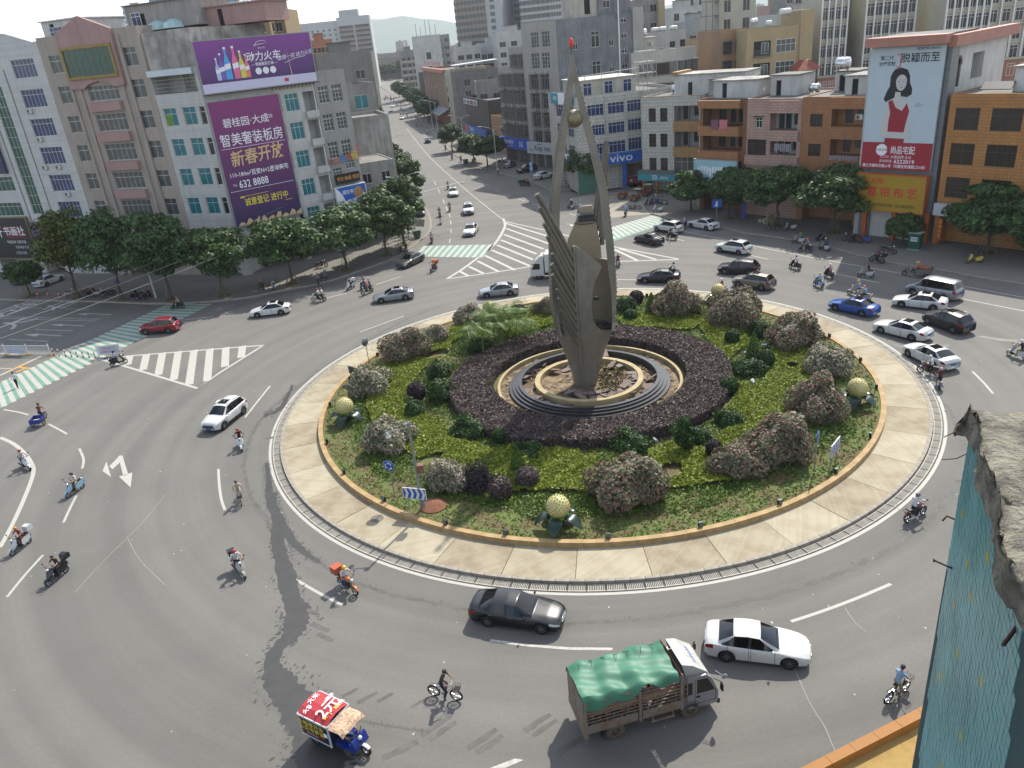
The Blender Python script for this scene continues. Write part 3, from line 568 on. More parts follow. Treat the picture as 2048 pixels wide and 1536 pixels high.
m.obj('gold_lettering',tx_g,o);m=MB();wtext(m,'诚意登记 进行中',5,2.9,-.02,1.1,bold=.012,w=6.2);m.bx(2,5.4,-.015,0,3.75,3.8);m.bx(1.4,2,-.015,0,3.6,3.8);m.bx(7.6,8.6,-.015,0,2.2,2.26);m.obj('yellow_lettering',tx_y,o)
lm=MB();[lm.tube([(x,.1,h+.05),(x,-.6,h+.25),(x+.35,-.7,h+.2)],.04,5) for x in (1.5,4,6.5,8.5)];lm.obj('lamp_bracket',steel,o)

grey1=plaster('pale grey render','8f8d89',.3,.1)
b=bld('grey_block','narrow pale grey block with coloured school lettering beside the billboards','narrow grey block',AP)
gws=[(u,u+1.5,z-2.25,z) for z in (22.95,19.25,15.5) for u in (15.75,17.85)]+[(15.8,17.2,10.2,11.9),(18,19.4,11.5,12.6)]
block(b,15.25,20.2,-.15,11,0,24.2,grey1,gws+[(15.8,19.8,0,3.2,2)])
for r in gws:win(b,r,3,.3,al,g_grey,y=-.15,rec=.16,rows=4)
o=E('lettering_sign','coloured cut-out characters of a painting school on the grey block','sign',wpos(b,15.1,-.45,12.2),radians(38))
for i,(c,cl) in enumerate((('木','7a5a3a'),('七','b85a3a'),('色','3a6ab0'),('书','a03a34'),('画','c9b03a'))):m=MB();wtext(m,c,.5+i*.95,.55+.1*i,0,1.25,bold=.012);m.obj('character',M('letter '+cl,cl,.5),o)
m=MB();[wtext(m,c,5.1,2.2-.62*i,0,.5,bold=.012) for i,c in enumerate('培训中心')];m.obj('small_lettering',tx_r,o)
o,w,h=board('shop_sign','black sign with orange lettering under the school lettering',b,(15.7,19.6,9.6,11),-.7,.2,tx_k);m=MB();wtext(m,'书法 绘画 培训',1.95,.7,-.01,.62,bold=.012,w=3.6);m.obj('lettering',M('orange print','c98a2a',.5),o)
o,w,h=board('shop_sign','blue and white food shop sign with a bowl above the left trees',b,(15.2,20,6.2,9.2),-1.0,.4,tx_b,frame=whitef);MB().xz([(0,0),(1.9,0),(1.2,1.2),(.9,2),(.2,2.9),(0,2.9)],-.012,0).obj('white_field',tx_w,o);MB().lathe([(0,-.02),(.8,-.02),(.85,-.014)],18,0,(3.6,0,1.9),axis='y').obj('bowl_print',M('bowl print','a9825a',.5,.5,3),o)
m=MB();wtext(m,'福生有道',2.2,2.2,-.02,.62,bold=.012);wtext(m,'牛肉面',1.9,.7,-.02,.9,bold=.012);m.obj('lettering',tx_w,o)

# ---- right row along the east pavement
def tiles(n,c,w=.6,h=.3,j=.03,jd=.55,st=.3):return M(n,c,.55,.14,.6,streak=st,brick=(w,h,j,jd,.5),bump=.05,bs=8)
wt=tiles('white square tiles','b5b2a9',.62,.56,.05,.55,.35);ort=tiles('orange tiles','9a6a44',.75,.33);ort2=tiles('ochre tiles','a8743f',.8,.34);pkt=tiles('pink tiles','a98a7c',1.0,.36,.035,.5);ocb=tiles('ochre balcony tiles','a07c4f',.5,.4,.03,.6,.5)
def niche(root,r,d,mat,back=(),rail=None):
    """balcony room: back wall with doors set deep in an opening"""
    m=MB().bx(r[0],r[1],d-.05,d,r[2],r[3]);m.obj('balcony_back',mat,root)
    for q in back:win(root,q,2,0,darkf,g_dark,y=d-.05,rec=-.06,name='balcony_door')
def parapet(root,r,mat,out=.45,name='balcony_front',curve=False):
    m=MB()
    if curve:
        w=r[1]-r[0];P=[(r[0],-.003),(r[0],-out)]+[(r[0]+w*.6+w*.4*sin(a),.0-out*1.+out*2.2*(1-cos(a))) for a in np.linspace(0,pi/2,7)]+[(r[1]-.3,out*1.4)]
        m.prism(P,r[2],r[3])
    else:m.bx(r[0],r[1],-out,-.003,r[2],r[3])
    m.obj(name,mat,root)
K=(27.05,133.7,-40)
b=bld('tiled_corner_house','white tiled corner house with rounded ochre balconies and teal shop sign','white tiled corner house',K)
kw=[(u,u+1.32,z-2.15,z) for z in (13.76,9.75,5.85) for u in (.02,2.12)];kb=[(4.65,9.0,z0,z1,2.4) for z0,z1 in ((11.65,14.05),(7.5,10.1),(2.6,6.1))]
block(b,-1.35,9.15,0,12,0,15.3,wt,kw+kb+[(-.6,4.4,0,2.2,2)],par=.25)
for r in kw:win(b,r,2,.25,darkf,g_brown,bars=0 if r[3] != 9.75 else 6)
for r in kb[:2]:niche(b,r,2.35,plaster('balcony plaster','8f908e',.3),[(5.2,6,r[2]+.1,r[3]-.3),(7.1,8.4,r[2]+.6,r[3]-.4)])
win(b,(4.75,8.9,3.7,6),4,.35,al,g_grey,rec=.4)
for z in (10.1,6.05):parapet(b,(4.6,9.6,z,z+1.6),ocb,.35,curve=True)
MB().prism([(4.4,-.15),(7.5,-.15),(8.8,.25),(9.5,1.2),(4.4,1.2)],14.06,15.28).obj('cornice',wt,b);MB().bx(-1.4,9.2,-.05,.2,15.5,15.6).obj('coping',M('ochre coping','8f7a55',.7,.2),b)
for x in (7.4,):MB().cyl((x,-.05,2.5),(x,-.05,14),.07).obj('pipe',darkf,b)
R2(b,3.2,3,15.3,12,6,3.1,wpl,roofc=conc);R2(b,10,1.5,15.3,6,5,2.3,conc);tank(b,2,6,15.3)
MB().bx(2.9,3.9,2.6,8,18.4,18.95).obj('eave',ocb,b)
o,w,h=board('shop_sign','teal pharmacy style sign with 23 on the white tiled corner house',b,(-1.75,5.2,2.2,3.3),-1.0,1.0,M('teal sign','2f7f8a',.5,.08));MB().bx(0,w,.02,.98,h,h+.55).obj('fascia',M('grey fascia','5b605f',.6),o)
m=MB();wtext(m,'23.',3.3,.58,-.01,.95,bold=.012);wtext(m,'便利店',5,.5,-.01,.5);m.obj('lettering',tx_w,o)
for x in (-.9,1.6,3.9):MB().bx(x,x+.4,-.9,-.5,0,2.25).obj('shop_pillar',M('orange pillar','8a5a35',.6,.1),b)

P2=(36.85,110.44,-50)
brn=tiles('brown tiles','7a5237',.5,.3);
b=bld('orange_balcony_house','orange tiled house with laundry on its balcony and a blank pale signboard','orange balcony house',P2)
mb=[(-8.2,-1.6,12.3,14.6,2.2),(-8.2,-1.6,8.9,10.9,2.2),(-8.2,-1.6,2.6,7.4,2.2)]
block(b,-8.7,-1.05,0,12,0,15.75,brn,mb+[(-8,-2,0,2.4,2)],par=.2)
for r in mb:niche(b,r,2.15,brn,[(-6.9,-5.7,r[2]+.2,r[3]-.1),(-4.9,-4.1,r[2]+.2,r[3]-.1),(-3.6,-2.2,r[2]+.2,r[3]-.1)])
for z,h in ((14.75,1.05),(10.98,1.3),(7.55,1.25)):parapet(b,(-8.72,-1.9,z,z+h),ort,.6)
MB().bx(-8.7,-1.0,-.04,.18,15.8,15.95).obj('coping',darkf,b);R2(b,-8.5,3,15.75,7,5,2.3,wpl,roofc=conc);tank(b,-2,5,15.8,.4,1.2,white=True)
for i,(x,c,w) in enumerate(((-6.4,'6f4a5c',1.2),(-5,'b06a6a',1.3))):tag(O('hanging_cloth',MB().bx(0,w,-.02,.02,0,1.35).data('hanging_cloth',M('cloth '+c,c,.9,.25,6)),None,wpos(b,x,-.66,11.9),radians(-50)),('purple patterned' if i==0 else 'plain salmon')+' cloth hung over the orange balcony','cloth','laundry on the balconies')
o,w,h=board('signboard','pale blue signboard with torn blank letters on the orange balcony house',b,(-8.8,-1.6,4.9,7.7),-1.3,.3,M('pale blue sheet','8fb0b8',.5,.12,.7),frame=steel)
m=MB()
for i in range(13):x=.7+i*.48;m.bx(x,x+.3,-.012,0,.4+.4*random.random(),1.6+.6*random.random())
m.obj('peeled_lettering',tx_w,o)
b=bld('pink_house','pink tiled house with open balconies behind the right trees','pink tiled house',P2)
pk=[(.4,1.32,12.1,13.5),(2.55,6.6,11.9,14.05,1.6),(-.8,2.1,8.45,10.6),(2.7,6.6,8.6,10.45,1.6),(-.8,6,3,6.6,1.6)]
block(b,-1.0,7.15,0,12,0,15.75,pkt,pk,par=.2);win(b,pk[0],2,.3,whitef,g_dark);MB().bx(.1,1.6,-.25,-.003,13.55,13.7).obj('window_hood',darkf,b);win(b,pk[2],3,.3,darkf,g_brown)
for r in (pk[1],pk[3]):niche(b,r,1.55,M('pale balcony wall','8b9390',.8,.2),[(3.1,3.9,r[2],r[3]-.2),(4.1,4.9,r[2],r[3]-.2),(5.3,6.3,r[2]+.5,r[3]-.2)])
parapet(b,(2.5,6.9,10.5,11.85),pkt,.35);parapet(b,(-1.02,7,7.2,8.4),pkt,.35);MB().prism([(2.5,-.35),(6.6,-.35),(7.1,.1),(2.5,.1)],14.1,15.7).obj('cornice',pkt,b)
cl=MB()
for i in range(9):x=3.6+i*.28;cl.bx(x,x+.2,-.42,-.38,9.4-.4*random.random(),10.2)
tag(cl.obj('laundry_line',M('washing','8f8a90',.9,.5,9)),'row of washing hung on the pink house balcony','laundry');_l=COL.objects['laundry_line'];_l.location=wpos(b,0,0,0);_l.rotation_euler=(0,0,radians(-50))
R2(b,-.5,5,15.75,4,4,2.6,wpl);tank(b,5.5,6,15.8,.5,1.6)
b=bld('terracotta_house','terracotta tiled house with deep balconies left of the portrait banner','terracotta house',P2)
ow=[(8.32,10.03,12.4,14),(8.3,10.03,8.67,10.27)];ob=[(11.2,15.4,12.45,14.6,1.8),(11.3,15.5,8.9,10.9,1.8)]
block(b,7.2,15.9,0,12,0,16,ort,ow+ob+[(8,15,0,3,2),(8.2,10,4.6,6.6)],par=.1)
for r in ow:win(b,r,2,0,darkf,g_brown)
win(b,(8.2,10,4.6,6.6),2,0,darkf,g_brown)
for r in ob:niche(b,r,1.75,ort,[(12.2,13.2,r[2]+.2,r[3]-.2),(13.8,15.2,r[2]+.7,r[3]-.2)])
for z in (10.95,7.3):parapet(b,(11.1,15.6,z,z+1.45),ort,.3)
MB().prism([(10.9,-.25),(15.4,-.25),(15.88,.1),(10.9,.1)],14.62,15.98).obj('cornice',ort,b)
R2(b,11.5,2.5,16,4.2,5,2.2,wpl,roofc=conc);R2(b,7.8,7,16,3,4,2.4,wpl);tank(b,9,6.5,18.4,.75,1.9);aircon(b,14.9,13.4,0)
cl=MB();[cl.bx(11.5+i*.42,11.8+i*.42,-.36,-.32,8.3+.2*random.random(),8.95) for i in range(9)]
o=tag(cl.obj('laundry_line',M('washing','8f8a90')),'row of washing under the terracotta house balcony','laundry');o.location=wpos(b,0,0,0);o.rotation_euler=(0,0,radians(-50))

BP=(46.3,92.6,-50)
b=bld('banner_house','narrow white house with pink roof edge behind the tall portrait banner','white banner house',BP)
block(b,-1.9,6.5,0,2,0,21.7,M('grey metal panel','6d7072',.5,.12,.5,brick=(3,1.2,.03,.6)),[(-.6,5.6,0,3.4,1.7)],par=0)
wall2=bld('white_side_house','white house with an arched window beside the portrait banner','white side house',(50.41,87.7,40))
block(wall2,.3,18,.4,9,0,21.4,wpl,[(2.6,4.4,17,20.2),(7.5,11,17.4,20.2,3),(2.2,4,12.2,15)],par=.2);win(wall2,(2.6,4.4,17,20.2),2,.3,M('brown frame','5a3d30',.6),g_dark,y=.4);win(wall2,(2.2,4,12.2,15),2,0,darkf,g_dark,y=.4,bars=5)
MB().lathe([(.75,0),(1.05,0)],12,0,(3.5,.36,19.3),axis='y',a0=0,a1=pi).obj('arch_trim',M('brown frame','5a3d30'),wall2)
pkc=M('pink cornice','9f6f5f',.7,.15,1)
MB().prism([(-2.3,-1.6),(6.3,-1.6),(6.3,.5),(-2.3,.5)],21.85,22.8).obj('cornice',pkc,b);MB().bx(-.2,19,-.5,.6,21.45,22.6).obj('cornice',pkc,wall2);MB().bx(-2,6,.5,8,22.2,22.8).obj('roof_slab',roof_m,b)
o,w,h=board('portrait_banner','tall pale banner with a woman in a red dress above the yellow shop sign',b,(-2.0,5.95,8.45,21.75),-.6,.35,M('banner cloth','aab6bd',.7,.06,.6,bump=.15,bs=1.5),'banner')
MB().bx(0,w,-.012,0,0,3.05).obj('red_band',M('banner red','8f1f2c',.6,.08),o)
m=MB();wtext(m,'脱颖而至',5.5,12.05,-.02,1.05,bold=.012,w=4.1);wtext(m,'第二代',1.9,12.15,-.02,.5,bold=.01);wtext(m,'全屋定制',1.95,11.55,-.02,.5,bold=.01,w=1.8);wtext(m,'股票代码 300616',6.3,13,-.02,.34);m.obj('dark_lettering',tx_k,o)
MB().xz([(3.0,11.2),(3.45,11.05),(3.45,12.65),(3.0,12.5),(3.0,12.4),(3.36,12.5),(3.36,11.2),(3.0,11.3)],-.016,0).obj('door_mark',tx_r,o)
# generic portrait: plain flat print of a dark haired woman in a red dress
hair=[(2.95,11.0),(3.6,11.15),(4.3,10.9),(4.6,10.3),(4.7,9.5),(5.0,8.9),(5.0,8.3),(4.5,8.0),(4.1,8.1),(3.0,7.9),(2.2,7.5),(1.95,7.8),(2.2,8.6),(2.5,9.2),(2.5,10.2),(2.7,10.7)]
MB().xz(hair,-.013,0,sm=False).obj('hair_print',M('hair print','1f2024',.7,.1),o)
sk=M('skin print','b5b3b0',.7,.05);body=[(3.2,8.6),(3.75,8.55),(3.85,8.1),(4.7,7.6),(4.95,6.6),(4.8,5.6),(5.25,4.3),(5.15,3.2),(4.5,3.1),(3.9,3.6),(2.6,3.6),(1.9,3.9),(1.85,4.6),(2.1,6),(2.25,7.3),(2.7,7.7),(3.15,8.0)]
m=MB().xz(body,-.017,0);m.xz([(3.75+.62*cos(t)*(1 if sin(t)>0 else .92),9.55+.86*sin(t)) for t in np.linspace(0,2*pi,22)[:-1]],-.018,-.013);m.obj('skin_print',sk,o)
MB().xz([(2.5,7.55),(2.95,7.75),(3.4,6.9),(4.15,6.55),(4.6,7.4),(4.95,6.5),(4.75,5.4),(4.6,4.2),(2.75,4.25),(2.75,5.5),(2.85,6.3)],-.021,-.013).xz([(2.55,3.55),(4.75,3.5),(4.7,3.05),(2.5,3.05)],-.022,-.013).obj('dress_print',M('dress print','8c2230',.7,.1,2),o)
m=MB()
for x in (3.5,4.0):m.xz([(x-.13,9.65),(x,9.7),(x+.13,9.65),(x,9.61)],-.023,-.016);m.xz([(x-.16,9.82),(x+.16,9.86),(x+.14,9.82)],-.023,-.016)
m.xz([(3.55,9.1),(3.78,9.07),(4.0,9.12),(3.8,9.0)],-.023,-.016);m.xz([(3.74,9.4),(3.86,9.33),(3.72,9.33)],-.023,-.016);m.xz([(3.0,10.2),(3.7,10.6),(4.4,10.2),(4.35,10.5),(3.7,10.9),(3.0,10.5)],-.024,-.016);m.obj('face_print',M('hair print','1f2024'),o)
m=MB();wtext(m,'尚品宅配',4.7,2.15,-.02,.95,bold=.008,w=2.7);wtext(m,'CCTV. 大国品牌 企业',4,1.42,-.02,.38);wtext(m,'咨询热线:',2.9,.92,-.02,.36);wtext(m,'6222019',5.0,.92,-.02,.6,bold=.012,w=2.3);wtext(m,'廉江市廉安东路20号（市雕往安铺路口50米）',3.95,.36,-.02,.42,bold=.01,w=7.2)
m.lathe([(0,-.016),(.66,-.016)],18,0,(2.3,0,2.2),axis='y');m.obj('lettering',tx_w,o);m=MB();wtext(m,'大国品牌',2.3,2.2,-.022,.36);m.obj('dark_badge_lettering',tx_k,o);m=MB();m.tube([(5.4,-.02,7.0),(5.9,-.02,7.4),(5.8,-.02,7.0),(6.3,-.02,7.2)],.02,4);m.obj('signature',M('grey print','6f767c',.5),o)
o,w,h=board('shop_sign','yellow curtain shop sign with red characters below the portrait banner',b,(-1.95,5.95,3.75,7.85),-1.3,1.2,M('yellow sign','9a7a1c',.5,.08),frame=M('orange frame','a2572a',.5,.1))
m=MB();wtext(m,'红太阳',2,3.4,-.02,.75,bold=.012,w=2.3);[wtext(m,c,1.9+1.55*i,2.1,-.02,1.25,bold=.012) for i,c in enumerate('窗帘布艺')];m.obj('lettering',tx_r,o);m=MB();wtext(m,'电话：13692413528  15018555900',3.9,.65,-.02,.52,bold=.012,w=6.2);m.obj('phone_lettering',tx_k,o)
for x in (-1.3,2.2,6.0):MB().bx(x,x+.5,-.5,.1,0,3.7).obj('shop_pillar',M('orange frame','a2572a'),b)
cm=MB();[cm.bx(-.6+i*.2,-.45+i*.2,1.0,1.1,.1,3) for i in range(13)];cm.obj('curtain',M('teal curtain','1c4a52',.9,.2),b);win(b,(3,5.6,.2,3.1),2,0,darkf,g_dark,y=1,rec=0,name='shop_window')
RP=(50.99,86.86,-54)
b=bld('ochre_tiled_house','ochre tiled house with large brown windows at the right edge','ochre tiled house',RP)
rw=[(a,c,z-2.3,z) for z in (15.25,11.56,7.9) for a,c in ((.25,2.75),(3.95,6.95),(8.2,11.2))]
block(b,-.45,16,0,12,0,16.6,ort2,rw+[(.2,10,0,3.4,2)],par=.1)
for r in rw:win(b,r,2 if r[0]<3 else 3,.36,darkf,g_brown,rec=.12,rows=0 if r[3]>8 else 4)
R2(b,4.6,2.5,16.6,6,4,2.4,wpl,roofc=conc);MB().cb((3.4,1.8,17.3),(3,1.2,.1),rx=.6).obj('awning',darkf,b);
o,w,h=board('shop_sign','white sign with a dark looped logo behind the right tree',b,(-.4,4.2,3.65,5.0),-.8,.5,M('white sign','a9adb0',.5,.05));m=MB();wtext(m,'GW',1.9,.65,-.01,1.0);m.obj('lettering',tx_k,o)
o,w,h=board('name_sign','narrow orange vertical sign on the ochre house',b,(.1,.6,.6,3.2),-.3,.1,M('orange sign','b0552a',.5));m=MB();[wtext(m,c,.25,2.2-.55*i,-.01,.4) for i,c in enumerate('窗帘布艺')];m.obj('lettering',tx_y,o)

# ---- phone shop corner, north side
VP=(24.3,140.1,10)
b=bld('phone_shop_block','white tiled corner block with blue windows and blue phone shop sign','phone shop block',VP)
vw=[(-6.83,-3.85,12.9,14.75),(-3.1,-.15,12.9,14.75),(.4,2.9,12.9,14.8),(-6.1,-3.8,9.6,11.4),(-3.15,-.15,9.6,11.5),(.45,2.9,9.7,11.65),(-6.1,-3.8,6.35,8.2),(-3.15,-.1,6.35,8.3),(.46,2.9,6.45,8.5)]
block(b,-8.9,9.5,0,18,0,15.7,wt,vw+[(-8.4,-1,0,4.2,2.5),(-.2,9,0,4.2,2.5)],par=.5)
for r in vw:win(b,r,4,.28,al,g_blue,rec=.1)
for x in (-3.55,.1,3.1):MB().bx(x-.12,x+.12,-.25,-.003,4.8,16).obj('pilaster',wt,b)
MB().bx(-.9,-.3,-.6,2,0,4.5).obj('blue_pillar',M('shop blue','1c56a0',.5,.06),b);MB().bx(-9,-5,-.1,.4,0,4.6).obj('shop_pier',M('green tile','3f6a58',.6),b);MB().bx(.3,9,1,1.2,.5,1.6).obj('red_display',M('red stripe','a03038',.5,.3),b);win(b,(.4,8.8,1.7,4),5,0,al,M('shop display','6a4a44',.3,.5,2),y=1.1,rec=0,name='shop_window')
o,w,h=board('shop_sign','blue phone shop sign reading vivo',b,(-5.3,9.5,4.55,6.35),-1.0,.8,M('shop blue','1c56a0'));m=MB();wtext(m,'vivo',4.0,.95,-.01,2.0,w=4.2);m.obj('lettering',tx_w,o)
R2(b,-8,1.2,15.7,10.5,9,2.9,plaster('cream hut','a9a498',.5),door=False,roofc=M('cream slab','b0aa9e',.8,.2))
for x in (-7,-3.2,.2):win(b,(x,x+1.5,16.2,18.2),2,.3,al,g_blue,y=1.2,rec=-.06)
tr=MB()
for x in (3,4.6,6.2):
    for y in (1,3):tr.cyl((x,y,15.8),(x,y,22.5),.05,n=4)
for z in (17,18.8,20.6,22.3):
    for y in (1,3):tr.cyl((3,y,z),(6.2,y,z),.04,n=4)
    tr.cyl((3,1,z),(4.6,1,z-1.8),.03,n=4);tr.cyl((4.6,1,z),(6.2,1,z-1.8),.03,n=4)
tag(tr.obj('steel_lattice',M('white painted steel','9a9a96',.5)),'rusting white steel lattice frame on the phone shop roof','frame');_t=COL.objects['steel_lattice'];_t.location=wpos(b,0,0,0);_t.rotation_euler=(0,0,radians(10))
tr=MB();tr.cyl((-7.5,.5,19.4),(3,.5,19.8),.07,n=5);[tr.cyl((x,.5,18.6),(x+.3,.5,19.6),.05,n=4) for x in (-7,-4,-1,2)];tr.obj('roof_rail',M('white painted steel','9a9a96'),b)
wl=bld('phone_shop_wing','street wing of the phone shop block with blue windows and shop boards','phone shop wing',(15.49,138.55,-72))
lw=[(-8.3,-4.6,z-2,z) for z in (14.8,11.6,8.2)]+[(-3.6,-1,z-2,z) for z in (14.8,11.6,8.2)]
block(wl,-9.3,-.02,0,8,0,15.6,wt,lw+[(-8.5,-.8,0,4,2)],par=.4)
for r in lw:win(wl,r,4,.28,al,g_blue,rec=.1)
o,w,h=board('shop_sign','teal and white advertising strip high on the phone shop wing',wl,(-9.4,-.5,15,16.8),-.5,.25,M('teal panel','2f7f92',.5,.05));MB().bx(3.4,6.2,-.012,0,0,h).obj('white_panel',tx_w,o);MB().bx(6.3,8.9,-.012,0,0,h).obj('red_panel',tx_r,o);m=MB();wtext(m,'眼镜',2,.9,-.01,.8);m.obj('lettering',tx_w,o)
o,w,h=board('shop_sign','blue and white poster sign low on the phone shop wing',wl,(-6,-.4,4.6,6.6),-.5,.25,tx_w);MB().bx(2.4,5.6,-.012,0,.2,1.8).obj('blue_panel',M('navy print','24407f',.5,.1),o);MB().xz([(1,0),(2,0),(1.8,1.2),(1.5,1.7),(1.1,1.2)],-.013,0).obj('figure_print',tx_k,o)

# ---- grey block with window cages, 5G shop; tall grey block
T=(9.1,175.1,-55);wallg=plaster('grey beige render','8d8882',.3,.1);lcon=plaster('light render','9a9690',.25,.08)
cagem=M('cage steel','6f6d68',.55,.2,4,metal=.3)
def cage(root,r,y=0.):
    m=MB();w,h=r[1]-r[0],r[3]-r[2];d=.55;n=max(4,int(w/.28))
    for i in range(n+1):x=w*i/n;m.bx(x-.02,x+.02,-d,-d+.04,0,h)
    for q in (0,.33,.66,1):m.bx(-.03,w+.03,-d-.01,-d+.03,h*q-.025,h*q+.025);m.bx(-.03,.01,-d,0,h*q-.025,h*q+.025);m.bx(w-.01,w+.03,-d,0,h*q-.025,h*q+.025)
    m.add([(-.1,-d-.15,h-.05),(w+.1,-d-.15,h-.05),(w+.1,0,h+.2),(-.1,0,h+.2)],[(0,1,2,3)]);m.bx(0,w,-d,0,-.04,0)
    for q in (.25,.5,.75):m.bx(-.02,.0,-d*q-.02,-d*q+.02,0,h);m.bx(w,w+.02,-d*q-.02,-d*q+.02,0,h)
    m.obj('window_cage',cagem,root,(r[0],y-.003,r[2]))
GP=(4.0,190.2,-66)
b=bld('caged_window_block','grey block of flats with steel window cages over a blue phone carrier shop','caged window block',GP)
cw=[(u,u+w,z-2.7,z) for z in (19,15.6,12,8.4) for u,w in ((.9,2.7),(4.2,2.7),(7.6,2.6),(10.8,2.5))]+[(7.6,10.1,20.2,22.9),(10.8,13.2,20.2,22.9)]
block(b,.3,14,0,14,0,20.3,lcon,cw[:16]+[(.8,6.6,0,3.2,2),(7.2,13.4,0,3.2,2)],par=.3);block(b,6.6,14,.02,13,20.3,24.2,lcon,cw[16:],par=.2);MB().bx(14.02,17.6,-.5,12,0,24.6).obj('stair_tower',wallg,b)
for r in cw:win(b,r,3,.3,al,g_grey);cage(b,r)
for z in (15.75,12.1,8.5):
    for u in (2.2,6.2,9.6):aircon(b,u,z,0)
o,w,h=board('shop_sign','blue phone carrier sign with 5G lettering',b,(.4,17.7,3.2,5.4),-1.4,.8,M('carrier blue','1f4fb0',.5,.05));m=MB();wtext(m,'中国移动',5.8,1.35,-.01,.85,bold=.012);wtext(m,'China Mobile',5.8,.6,-.01,.5);wtext(m,'5G',11.2,1.15,-.01,1.6,bold=.012);wtext(m,'营业厅',16,.5,-.01,.5);m.lathe([(.42,-.012),(.62,-.012)],16,0,(3.2,0,1.15),axis='y');m.obj('lettering',tx_w,o)
b=bld('tall_grey_block','tall bare grey plaster block with white cladded street end','tall grey block',T)
tww=[(3.3,5.8,24,26.95),(6.7,9.3,24,26.95),(2.9,5.6,20,23),(6.3,8.9,20,23)]+[(u,u+2.4,z-2.9,z) for z in (18.95,15.2,11.5,7.7) for u in (2.3,5.8)]
block(b,.3,11.4,0,6,0,28.8,lcon,tww+[(.8,5,0,3.2,2),(5.4,11,0,3.2,2)],par=.0)
for i,r in enumerate(tww):
    win(b,r,3,.25,whitef if i<4 else al,g_dark,bars=7 if i<4 else 0)
    if i>3:cage(b,r);
for z in (19.05,15.4,11.7):aircon(b,3.2,z);aircon(b,7.3,z)
bs=bld('bare_gable_block','bare grey plaster gable with small windows rising behind the phone shop','bare plaster gable',(15.65,165.75,8))
gm_=plaster('bare plaster','757678',.55,.3)
sw=[(u,u+1,z-1.5,z) for z in (24.5,19.5) for u in (3.2,10.6)]+[(7.0,8.7,z-2.9,z) for z in (26,20.5)]+[(13.2,14.4,z-1,z) for z in (28,25.2,22.4,19.6,16.8)]
block(bs,.02,16,.0,12,0,28.7,gm_,sw,par=0,name='wall');MB().bx(15.6,17.8,-.4,8,0,29.6).obj('end_pier',lcon,bs)
for r in sw:win(bs,r,2,.25,whitef,g_dark,rec=.1)
MB().bx(12.6,12.85,-.2,-.003,8,32).obj('white_pipe',whitef,bs)
block(bs,9,15.6,1,10,28.7,36,gm_,[(10,11.4,30,31.8)],par=0,name='upper_wall');win(bs,(10,11.4,30,31.8),2,.3,whitef,g_dark,y=1);block(bs,3.5,9,1.5,9,28.7,34,plaster('cream hut','a9a498',.5),[(6.3,7.5,29.2,33)],par=0,name='stair_head');MB().bx(2.8,9,.9,9.2,34,34.3).obj('roof_slab',roof_m,bs)
o,w,h=board('shop_sign','white shop sign with black lettering between phone shops',b,(.6,11,3.1,5.5),-1.2,.6,M('white sign','a9adb0'));m=MB();wtext(m,'Kings man',5.3,1.2,-.01,1.5,bold=.012,w=5.2);wtext(m,'服饰',1.4,.7,-.01,.6);m.xz([(3.4,1.9),(4.4,2.2),(5.5,1.9),(4.4,2.0)],-.012,0);m.obj('lettering',tx_k,o)

